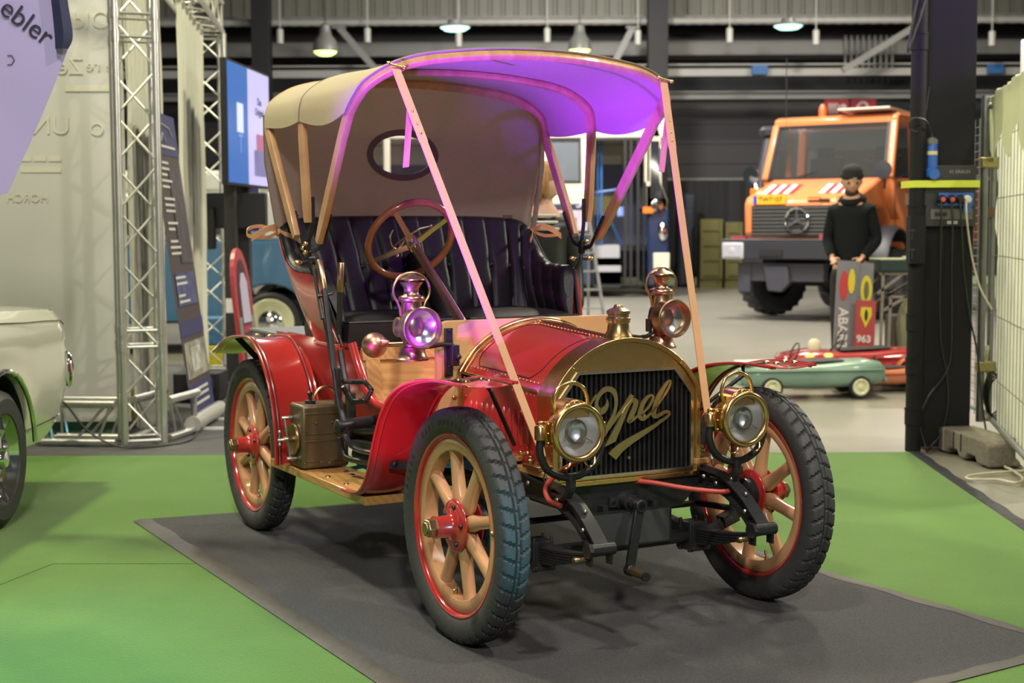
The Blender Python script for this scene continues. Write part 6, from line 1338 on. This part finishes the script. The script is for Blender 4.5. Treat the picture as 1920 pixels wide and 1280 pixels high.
tag(MB().lathe([(.0, 0), (.33, 0), (.36, .02), (.36, .06), (.33, .08), (0, .08)], (at(1708, 620, 12.96).x, 12.96, .37), (1, .15, .05), 36).build('round_sign_disc', mat('disc_edge', (.20, .20, .10), .5)), 'round dark disc with a pale rim standing at the front of the table', 'disc')
# leaning sticker boards
def board(c, w_, h, lean, m, lab, bits, rz=0):
    r = empty('sticker_board', c, rz, lab, 'board'); Mx = Matrix.Rotation(lean[0], 4, 'Y') @ Matrix.Rotation(lean[1], 4, 'X')
    MB().box((0, 0, h/2), (w_, .035, h)).xf(Mx).build('board_panel', m, r, smooth=0)
    for nm, mb, mm in bits: mb.xf(Mx).build(nm, mm, r, smooth=0)
    return r
GB = mat('board_grey', (.17, .17, .19), .5); YEL = mat('emblem_yellow', (.60, .50, .02), .5); RD = mat('emblem_red', (.42, .03, .03), .5); WT = mat('letter_white', (.62, .60, .58), .5)
def oval(cx_, cz, a, c, y=-.021, n=24): return MB().prism([(cx_+a*cos(t), cz+c*sin(t)) for t in [2*pi*i/n for i in range(n)]], 'xz', y-.004, y)
t = text_mb('ABARTH', .12, .004, bold=.002); t.xf(frame_mat((-.03, -.022, .40), (0, 0, -1), (1, 0, 0)))
p = at(1574, 660, 12.98); hB = at(1580, 492, 12.98).z
board((p.x, 12.86, 0), .19, hB+.02, (.06, -.08), GB, 'tall grey leaning board with white vertical lettering and red and yellow badges', [('lettering', t, WT), ('red_badge', oval(-.035, hB-.20, .04, .13), RD), ('yellow_badge', oval(.030, hB-.16, .03, .11, -.026), YEL), ('board_rib', MB().box((.08, -.02, hB/2), (.008, .012, hB)), GREYST)])
p = at(1607, 660, 12.98); board((p.x, 12.88, 0), .16, hB, (.05, -.08), GB, 'grey leaning board with a yellow oval badge beside the lettered board', [('yellow_badge', oval(.02, hB-.24, .05, .13), YEL), ('badge_symbol', oval(.02, hB-.24, .022, .08, -.026), mat('badge_dark', (.10, .12, .05), .5)), ('small_marks', MB().box((-.06, -.022, hB-.2), (.02, .006, .14)), RD)])
p = at(1611, 672, 12.9); t1_ = text_mb('963', .085, .004, bold=.003); t1_.xf(frame_mat((-.01, -.022, .36), (1, 0, 0), (0, 0, 1))); t2_ = text_mb('RACING', .036, .004, bold=.001); t2_.xf(frame_mat((-.01, -.022, .28), (1, 0, 0), (0, 0, 1)))
board((p.x, 12.78, .0), .17, .70, (.05, -.06), mat('board_red', (.36, .05, .05), .5), 'short red leaning board with a yellow shield and white numerals', [('yellow_shield', MB().prism([(-.045, .64), (.045, .64), (.05, .57), (.0, .46), (-.05, .57)], 'xz', -.026, -.020), YEL), ('shield_symbol', oval(0, .57, .014, .05, -.027), BLACK), ('numerals', t1_, WT), ('small_lettering', t2_, WT)])
# pedal cars
def pedalcar(loc, rz, L_, body, lab, tail, wheelm, extra=None):
    r = empty('pedal_car', loc, rz, lab, 'pedal car'); s = L_/1.17
    stn = [(-.575, .13, .215, .12), (-.54, .19, .235, .09), (-.42, .215, .26, .07), (-.30, .225, .27, .07), (-.12, .215, .255, .07), (.10, .215, .262, .07), (.30, .215, .280, .075), (.46, .205, .285, .085), (.545, .18, .27, .10), (.585, .13, .235, .13)]
    rings = []
    for x, hw, zt, zb in stn:
        ring = []
        for k in range(20):
            a = 2*pi*k/20; ca, sa = cos(a), sin(a); ring.append(V((x*s, hw*s*(1 if ca > 0 else -1)*abs(ca)**.45, ((zt+zb)/2+(zt-zb)/2*(1 if sa > 0 else -1)*abs(sa)**.55)*s)))
        rings.append(ring)
    b = MB().rings(rings); b.build('pedal_body', body, r, smooth=60)
    b = MB(); b.prism([(x*s, z*s) for x, z in ((-.12, .262), (.26, .280), (.26, .284), (-.12, .268))], 'xz', -.13*s, .13*s); b.build('cockpit', BLACK, r)
    b = MB()
    for sd0 in (-1, 1): b.tube([V((x*s, sd0*(hw+.002)*s, .215*s)) for x, hw, a, c in stn[1:-1]], .010*s, 6)
    b.build('side_moulding', body, r)
    b = MB(); b.tube([V((-.10*s+.03*s*cos(a), .085*s*sin(a), (.33+.08*cos(a))*s)) for a in [2*pi*i/20 for i in range(20)]], .006, 6, closed=True); b.tube([(-.10*s, 0, .33*s), (-.2*s, 0, .24*s)], .006, 6); b.build('toy_steering_wheel', BLACK, r)
    b = MB(); b.box((-.57*s, 0, .12*s), (.03*s, .34*s, .03*s)); b.box((.585*s, 0, .13*s), (.03*s, .3*s, .03*s)); b.build('toy_bumper', body, r, bevel=.006)
    for x in (-.33, .36):
        for sd0 in (-1, 1):
            b = MB(); b.lathe([(.045*s, -.02), (.078*s, -.022), (.085*s, -.012), (.085*s, .012), (.078*s, .022), (.062*s, .02)], (x*s, sd0*.205*s, .085*s), (0, sd0, 0), 28, cap=False); tw = b.build('toy_tyre', RUBBER, r)
            b = MB(); b.lathe([(.064*s, .022), (.055*s, .025), (.04*s, .012), (.022*s, .014), (.018*s, .024), (0, .026)], (x*s, sd0*.205*s, .085*s), (0, sd0, 0), 28, cap=False)
            for k in range(8): a = 2*pi*k/8; b.lathe([(.007, 0), (.006, .004), (0, .004)], (x*s+.045*s*cos(a), sd0*.205*s+sd0*.018, .085*s+.045*s*sin(a)), (0, sd0, 0), 8)
            b.build('toy_rim', wheelm, tw)
    b = MB(); b.tube([(-.33*s, -.2*s, .085*s), (-.33*s, .2*s, .085*s)], .008, 6); b.tube([(.36*s, -.2*s, .085*s), (.36*s, .2*s, .085*s)], .008, 6); b.build('toy_axle', STEEL, r)
    if extra: extra(r, s)
    return r
TEAL = mat('faded_teal_enamel', (.16, .27, .22), .35, coat=.4, noise=.5, nscale=6, col2=(.20, .27, .18)); PRED = mat('toy_red', (.32, .025, .03), .22, coat=1); PORG = mat('toy_orange', (.42, .12, .05), .3, coat=.8); CRW = mat('cream_rim', (.66, .66, .42), .35)
pc = at(1515, 740, 11.55); pc.z = 0
def teal_extra(r, s):
    b = MB()
    for y in (-.13, .13): b.lathe([(.03, 0), (.032, .01), (.02, .02), (0, .022)], (-.575*s, y*s, .19*s), (-1, 0, 0), 14)
    b.build('toy_headlamp', CHROME, r); MB().box((-.36*s, 0, .266*s), (.36*s, .30*s, .012)).build('white_bonnet', mat('toy_white', (.62, .60, .52), .5), r, bevel=.01)
pedalcar((pc.x+.0, 11.62, 0), .10, 1.20, TEAL, 'faded teal pedal car with cream wheels on the concrete floor', 0, CRW, teal_extra)
p2 = at(1590, 690, 12.35)
def red_extra(r, s):
    b = MB(); b.ball((-.32*s, -.1*s, .30*s), .05*s, 12, (1, .6, 1.2)); b.build('horn_cone', mat('cone_cream', (.62, .58, .42), .5), r)
    b = MB()
    for x in (-.38, -.24): b.ball((x*s, -.21*s, .235*s), .03*s, 10, (1.2, .4, .7))
    b.build('toy_lamp', mat('toy_lamp_yellow', (.85, .85, .2), .2, emit=.4), r)
pedalcar((p2.x+.07, 12.48, 0), .04, 1.32, PRED, 'glossy dark red pedal car behind the teal pedal car', 0, CRW, red_extra)
p3 = at(1640, 715, 12.0)
r = pedalcar((p3.x+.06, 12.02, 0), .12, .80, PORG, 'orange pedal car with round fenders behind the teal one, nearest the column', 0, CRW)
for k, (x, y) in enumerate(((.30, -.16), (.30, .16), (-.24, -.16))):
    rows = [[V((x+(.12)*cos(a), y+yy, .085+.13*sin(a)*1.25)) for a in [pi*i/12 for i in range(13)]] for yy in (-.05, -.02, .02, .05)]; MB().sheet(rows, .006).build('toy_fender', PORG, r, smooth=60)
# =====================================================================  THICK COLUMN with its electrics
cx0, cx1 = at(1733, 500, 8.72).x, at(1824, 500, 8.72).x; cw = cx1-cx0; cxm = (cx0+cx1)/2; CY = 8.72
COLM = mat('black_column_paint', (.009, .009, .010), .7, spec=.2, noise=.5, nscale=3, col2=(.013, .013, .014))
b = MB(); b.box((cxm, CY+.14, 4.27), (cw, .28, 8.5)); b.box((cxm, CY+.14, 4.0), (cw+.004, .29, .01)); tag(b.build('steel_column', COLM, bevel=.004), 'thick black square column at the right with sockets strapped to it', 'column')
px0 = at(1717, 500, 8.68).x
r = empty('drain_pipe', (px0, 8.68, 0), 0, 'black round drain pipe running up the left side of the thick column', 'pipe')
MB().tube([(0, 0, .0), (0, 0, 8.5)], .046, 20).build('pipe_tube', COLM, r)
b = MB()
for z in (.52, .22, .78, 1.42, 2.42): b.tube([(0, 0, z-.06), (0, 0, z+.03)], .051, 20); b.tube([(0, 0, z+.03), (0, 0, z+.04)], .054, 20)
b.build('pipe_collar', COLM, r)
def cpt(px, py, off=0): p = at(px, py, CY-off); return V((p.x, CY-off, p.z))
def cbox(name, x0, x1, y0, y1, th, m, lab, c, off=0, bevel=.003, parent=None):
    a, q = cpt(x0, y0), cpt(x1, y1); o = MB().box(((a.x+q.x)/2, CY-off-th/2, (a.z+q.z)/2), (abs(q.x-a.x), th, abs(a.z-q.z))).build(name, m, parent, bevel=bevel)
    if lab: tag(o, lab, c)
    return o
tag(MB().frame([(px0-.058, CY-.02), (px0-.03, CY-.092), (cx1+.004, CY-.092), (cx1+.004, CY+.285), (px0-.058, CY+.10)], [(px0-.055, CY-.02), (px0-.028, CY-.089), (cx1+.001, CY-.089), (cx1+.001, CY+.282), (px0-.055, CY+.10)], 'xy', cpt(1, 360).z, cpt(1, 347).z).build('barrier_tape', mat('lime_tape', (.55, .62, .04), .5), smooth=0), 'bright lime tape band strapped round the thick column', 'tape')
bd = cbox('fuse_board', 1726, 1824, 310, 424, .05, mat('panel_black', (.016, .016, .017), .5), 'black distribution board mounted on the thick column', 'fuse board')
cbox('board_window', 1740, 1818, 392, 411, .006, mat('panel_grey', (.10, .105, .09), .35), None, None, .05, .001, bd); cbox('breaker_row', 1748, 1770, 398, 405, .006, BLACK, None, None, .056, .001, bd); cbox('board_badge', 1771, 1790, 414, 420, .006, mat('badge_grey', (.35, .35, .35), .5), None, None, .05, .001, bd)
t = text_mb('41 SAAL01', .028, .002); q = cpt(1800, 322, .052); t.xf(frame_mat(q, (1, 0, 0), (0, 0, 1))); t.build('board_lettering', mat('letter_grey', (.25, .25, .24), .5), bd, smooth=0)
BLU = mat('socket_blue', (.02, .10, .38), .4)
so = cbox('socket_strip', 1753, 1817, 362, 386, .03, BLU, 'blue four-way socket strip with cables under the lime tape', 'socket strip', .05)
for px, m in ((1765, RED), (1783, RED), (1800, BLACK)): MB().lathe([(.026, 0), (.028, .015), (.016, .035), (0, .036)], cpt(px, 374, .08), (0, -1, 0), 16).build('plug', IRON, so); MB().lathe([(.014, .03), (.014, .042), (0, .043)], cpt(px, 374, .08), (0, -1, 0), 12).build('plug_ring', m, so)
MB().lathe([(.026, 0), (.026, .02), (.014, .04), (0, .04)], cpt(1812, 374, .08), (0, -1, 0), 16).build('white_plug', mat('off_white_plastic', (.55, .55, .50), .4), so); MB().box(cpt(1813, 390, .08), (.045, .02, .05)).build('socket_flap', BLU, so)
r = empty('blue_connector', cpt(1745, 300, .03), 0, 'blue industrial plug with a grey top hanging on the column above the lime tape', 'plug')
MB().lathe([(.020, -.11), (.036, -.10), (.038, -.06), (.030, -.05), (.031, .0), (.030, .09), (.028, .095)], (0, -.03, 0), (0, 0, 1), 20).build('connector_body', BLU, r); MB().lathe([(.031, .09), (.031, .118), (.014, .13)], (0, -.03, 0), (0, 0, 1), 20).build('connector_cap', mat('cap_grey', (.14, .14, .13), .5), r); MB().lathe([(.0312, .028), (.0312, .05)], (0, -.03, 0), (0, 0, 1), 20).build('connector_band', mat('band_cream', (.55, .50, .25), .5), r); MB().lathe([(.0, 0), (.03, 0), (.034, .01), (.03, .02)], (0, -.065, -.085), (0, -1, 0), 20).build('connector_lid', BLU, r)
q0 = V((0, -.03, .125)); MB().tube(cat([q0, q0+V((-.01, 0, .04)), q0+V((-.06, -.06, .10)), q0+V((-.14, -.08, .11)), q0+V((-.145, -.05, .05)), q0+V((-.06, .0, .06)), q0+V((-.02, .02, .3))], 8), .006, 6).build('connector_lead', CABLE, r)
r = cbox('junction_box', 1697, 1724, 405, 494, .09, COLM, 'dark rectangular junction box clamped on the drain pipe', 'box', .03); b = MB()
for py in (432, 468): q = cpt(1710, py, .125); b.box(q, (.03, .01, .012)); b.box(q+V((0, 0, -.03)), (.006, .01, .05))
b.build('box_latch', IRON, r)
def cable(pts, name, m, lab, rr_=.006): tag(MB().tube(cat(pts, 8), rr_, 8).build(name, m, smooth=60), lab, 'cable')
C_ = lambda px, py, off=.03: cpt(px, py, off)
cable([C_(1765, 378, .12), C_(1765, 420, .12), C_(1762, 540, .05), C_(1764, 640), C_(1775, 700), C_(1777, 760), C_(1765, 810), C_(1745, 838, .04), C_(1738, 846, .1)+V((0, 0, .0))], 'power_cable', CABLE, 'leftmost black cable hanging from the blue socket strip down the column')
cable([C_(1783, 378, .12), C_(1786, 420, .12), C_(1784, 500, .05), C_(1784, 640), C_(1775, 695), C_(1740, 745), C_(1724, 790, .06), C_(1735, 835, .08), C_(1738, 846, .12)], 'power_cable', CABLE, 'black cable crossing over its neighbour low on the thick column')
cable([C_(1800, 378, .12), C_(1803, 420, .12), C_(1806, 500, .05), C_(1818, 590, .04), C_(1832, 660, .04), C_(1842, 760, .04), C_(1850, 815, .05)], 'power_cable', CABLE, 'black cable swinging from the socket strip to the mesh fence')
cable([C_(1812, 376, .12), C_(1812, 400, .13), C_(1816, 440, .1), C_(1824, 490, .06), C_(1838, 540, .06), C_(1860, 580, .08)], 'power_cable', mat('cream_cable', (.50, .46, .34), .5), 'cream cable running from the socket strip towards the mesh fence')
cable([V((px0+.09, 8.64, 4.0)), V((px0+.02, 8.6, 3.0)), C_(1702, 90, .1), C_(1720, 50, .1), C_(1735, 0, .08), C_(1760, -80, .05)], 'power_cable', CABLE, 'black cable curling round the drain pipe at the top right')
# =====================================================================  MESH FENCE with tarpaulin
F0 = V((2.955, 9.05, 0)); F1 = V((2.56, 7.15, 0)); fd = (F1-F0).normalized(); fn = V((fd.y, -fd.x, 0))
if fn.x > 0: fn = -fn
GALV = mat('galvanised_steel', (.22, .23, .215), .45, .5)
r = empty('mesh_fence', F0, 0, 'galvanised mesh fence panel with a pale tarpaulin behind it at the right edge', 'fence'); Lf = (F1-F0).length
for t in (0, Lf): MB().tube([fd*t+V((0, 0, .13)), fd*t+V((0, 0, 2.12))], .020, 12).build('fence_post', GALV, r)
for z in (.16, 2.10): MB().tube([V((0, 0, z)), fd*Lf+V((0, 0, z))], .018, 12).build('fence_rail', GALV, r)
b = MB(); n = 14
for i in range(1, n): b.tube([fd*Lf*i/n+V((0, 0, .16)), fd*Lf*i/n+V((0, 0, 2.1))], .002, 5, cap=False)
for z in (.42, .80, 1.16, 1.5, 1.85): b.tube([V((0, 0, z)), fd*Lf+V((0, 0, z))], .0026, 5, cap=False)
b.build('wire_mesh', GALV, r, smooth=60)
TARP = mat('pale_tarpaulin', (.74, .76, .62), .55, noise=.4, nscale=3, col2=(.64, .67, .54), bump=.1, bscale=10)
b = MB(); rows = []; rnd = random.Random(5)
for j in range(34):
    z = .05+2.12*j/33; row = []
    for i in range(60):
        t = i/59*Lf; wv = .018*sin(t*16+z*2.2)+.012*sin(t*31-z*7)+.010*sin(z*17+t*5)+(.05*(.5-z) if z < .5 else 0)
        row.append(fd*(t+(.02*sin(z*9) if i == 0 else 0))-fn*(.035+wv*.8)+V((0, 0, z+.03*sin(t*3)*(j == 0))))
    rows.append(row)
b.grid(rows); translucent(TARP, (.78, .80, .62), .55)
rows = [[fd*(t/30*Lf)+fn*(.03*(1 if k < 2 else .6)+.008*sin(t*1.1+k))*(1 if k else -1)+V((0, 0, 2.14-(.0, .02, .18, .34)[k]*(1+.25*sin(t*.6)))) for t in range(31)] for k in range(4)]; b.sheet(rows, .003)
tp_ = b.build('tarpaulin', TARP, r, smooth=60)
b = MB(); q = V((0, 0, .45)); b.sheet([[fn*.03+V((0, 0, z))+fd*(.02+.16*(1-abs(z-.3)/.3))+fn*.03*sin(z*30), fn*.05+V((-.05*(.5-z), 0, z)), fn*.02+V((-.09*(.6-z)*1.2, -.05, z))] for z in (.16, .24, .32, .40, .5, .6)], .003); b.build('tarpaulin_flap', TARP, r, smooth=60)
MB().box(fd*.02+fn*.03+V((0, 0, 1.42)), (.10, .03, .06)).build('fence_clip', mat('clip_brown', (.16, .09, .06), .5), r)
# round post with clamps
pp = at(1842, 500, 8.95); r = empty('fence_upright', (pp.x, 8.95, 0), 0, 'grey steel fence upright standing in the concrete foot beside the column', 'post'); MB().tube([(0, 0, .14), (0, 0, 2.12)], .024, 14).build('post_tube', GALV, r)
b = MB()
for z in (1.72, .48): b.box((.03, -.01, z), (.12, .07, .06))
b.build('post_clamp', mat('brassy_clamp', (.35, .30, .12), .35, .6), r, bevel=.006); MB().tube([(0, 0, 2.06), (.12, -.03, 2.06)], .02, 10).build('post_arm', GALV, r)
r = empty('mesh_fence', (pp.x+.03, 9.05, 0), 0, 'narrow mesh fence panel running back between the column and the tarpaulin', 'fence'); b = MB()
for i in range(14): b.tube([(.008*i, .12*i, .16), (.008*i, .12*i, 2.0)], .003, 5)
for i in range(36): b.tube([(0, 0, .2+i*.05), (.11, 1.6, .2+i*.05)], .003, 5)
b.build('wire_mesh', GALV, r); MB().tube([(.11, 1.6, 0), (.11, 1.6, 2.05)], .02, 8).build('fence_post', GALV, r); MB().tube([(.0, .0, .2), (.11, 1.6, .16)], .016, 8).build('fence_rail', GALV, r)
# concrete foot
ft = V((2.70, 8.42, 0)); ax_ = V((.12, -1, 0)).normalized(); r = empty('concrete_foot', ft, atan2(ax_.y, ax_.x), 'grey concrete fence foot block on the floor beside the column', 'foot block')
b = MB(); pr2 = [(-.36, 0), (-.20, 0), (-.17, .035), (-.06, .035), (-.03, 0), (.05, 0), (.08, .035), (.18, .035), (.21, 0), (.36, 0), (.34, .12), (.30, .145), (-.30, .145), (-.34, .12)]; b.prism(pr2, 'xz', -.11, .11); b.build('foot_block', mat('rough_concrete', (.17, .155, .12), .9, noise=.6, nscale=20, bump=.5, bscale=60), r, bevel=.012)
b = MB()
for x in (-.1, .0): b.box((x, -.112, .09), (.008, .006, .1))
b.build('block_groove', BLACK, r)
# coils
b = MB()
for k in range(4): b.tube([V((pp.x+.06+.05*cos(a)+.006*k, 8.9-.01*k, .32+.13*sin(a)-.01*k)) for a in [2*pi*i/24 for i in range(24)]], .006, 6, closed=True)
tag(b.build('coiled_cable', CABLE), 'coil of black cable hanging on the fence above the concrete foot', 'cable')
g = lambda px, py: (lambda d: V((0, 0, CAM_H))+d*((.008-CAM_H)/d.z))(fw+rt*((px-960)/F_PX)-up*((py-640)/F_PX))
pts = [g(1935, 884), g(1890, 884), g(1820, 891), g(1818, 898), g(1870, 899), g(1905, 905), g(1918, 896), g(1896, 880), g(1884, 872), g(1905, 858)+V((0, 0, .02)), g(1912, 862)+V((0, 0, .06)), g(1925, 890)]
tag(MB().tube(cat(pts, 8), .007, 8).build('coiled_cable', mat('cream_cable', (.50, .46, .34), .5)), 'loose cream cable loops on the concrete at the right edge', 'cable')
# edge of a white sign
p = at(1960, 118, 8.6); r = empty('hanging_sign', (p.x, 8.6, p.z), 0, 'white hanging sign cut off by the top right edge of the photo', 'sign')
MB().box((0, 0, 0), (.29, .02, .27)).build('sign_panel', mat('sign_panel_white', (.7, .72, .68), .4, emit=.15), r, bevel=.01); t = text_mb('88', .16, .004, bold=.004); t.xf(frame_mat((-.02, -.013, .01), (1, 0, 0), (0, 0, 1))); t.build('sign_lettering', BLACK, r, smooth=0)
b = MB()
for x in (-.1, .1): b.tube([(x, 0, .13), (x, 0, 8.52-p.z)], .004, 6)
b.build('sign_wire', GREYST, r)
# =====================================================================  tidy up: far-apart pieces of one part become parts of their own
SKIP = ('letter', 'text', 'button', 'symbol', 'stripe', 'slat', 'lattice', 'louvre', 'mesh', 'bonnet_hinge', 'fins', 'marks', 'vents', 'eyes', 'eye', 'body', 'character', 'faint', 'riser', 'piping', 'panelling', 'chrome', 'block')
def split_apart(o):
    me = o.data; n = len(me.vertices); par = list(range(n))
    def f(a):
        while par[a] != a: par[a] = par[par[a]]; a = par[a]
        return a
    for e in me.edges:
        a, c = f(e.vertices[0]), f(e.vertices[1])
        if a != c: par[a] = c
    isl = {}
    for i in range(n): isl.setdefault(f(i), []).append(i)
    if not 2 <= len(isl) <= 120: return
    bb = []
    for k, ids in isl.items():
        P = [me.vertices[i].co for i in ids]; bb.append([set([k]), [min(p[a] for p in P)-.006 for a in range(3)], [max(p[a] for p in P)+.006 for a in range(3)]])
    ch = True
    while ch:
        ch = False
        for i in range(len(bb)):
            for j in range(i+1, len(bb)):
                if all(bb[i][1][a] <= bb[j][2][a] and bb[j][1][a] <= bb[i][2][a] for a in range(3)):
                    bb[i] = [bb[i][0] | bb[j][0], [min(x, y) for x, y in zip(bb[i][1], bb[j][1])], [max(x, y) for x, y in zip(bb[i][2], bb[j][2])]]; bb.pop(j); ch = True; break
            if ch: break
    if not 2 <= len(bb) <= 10: return
    root = {i: f(i) for i in range(n)}; base = o.name.split('.')[0]; src = me.copy()
    for q, (ks, lo, hi) in enumerate(bb):
        b = bmesh.new(); b.from_mesh(src); b.verts.ensure_lookup_table(); bmesh.ops.delete(b, geom=[v for v in b.verts if root[v.index] not in ks], context='VERTS')
        if q == 0: b.to_mesh(me)
        else:
            m2 = src.copy(); b.to_mesh(m2); c = o.copy(); c.data = m2; COL.objects.link(c)
        b.free()
for o in list(COL.objects):
    if o.type == 'MESH' and o.parent and o.data.users == 1 and not any(k in o.name for k in SKIP): split_apart(o)
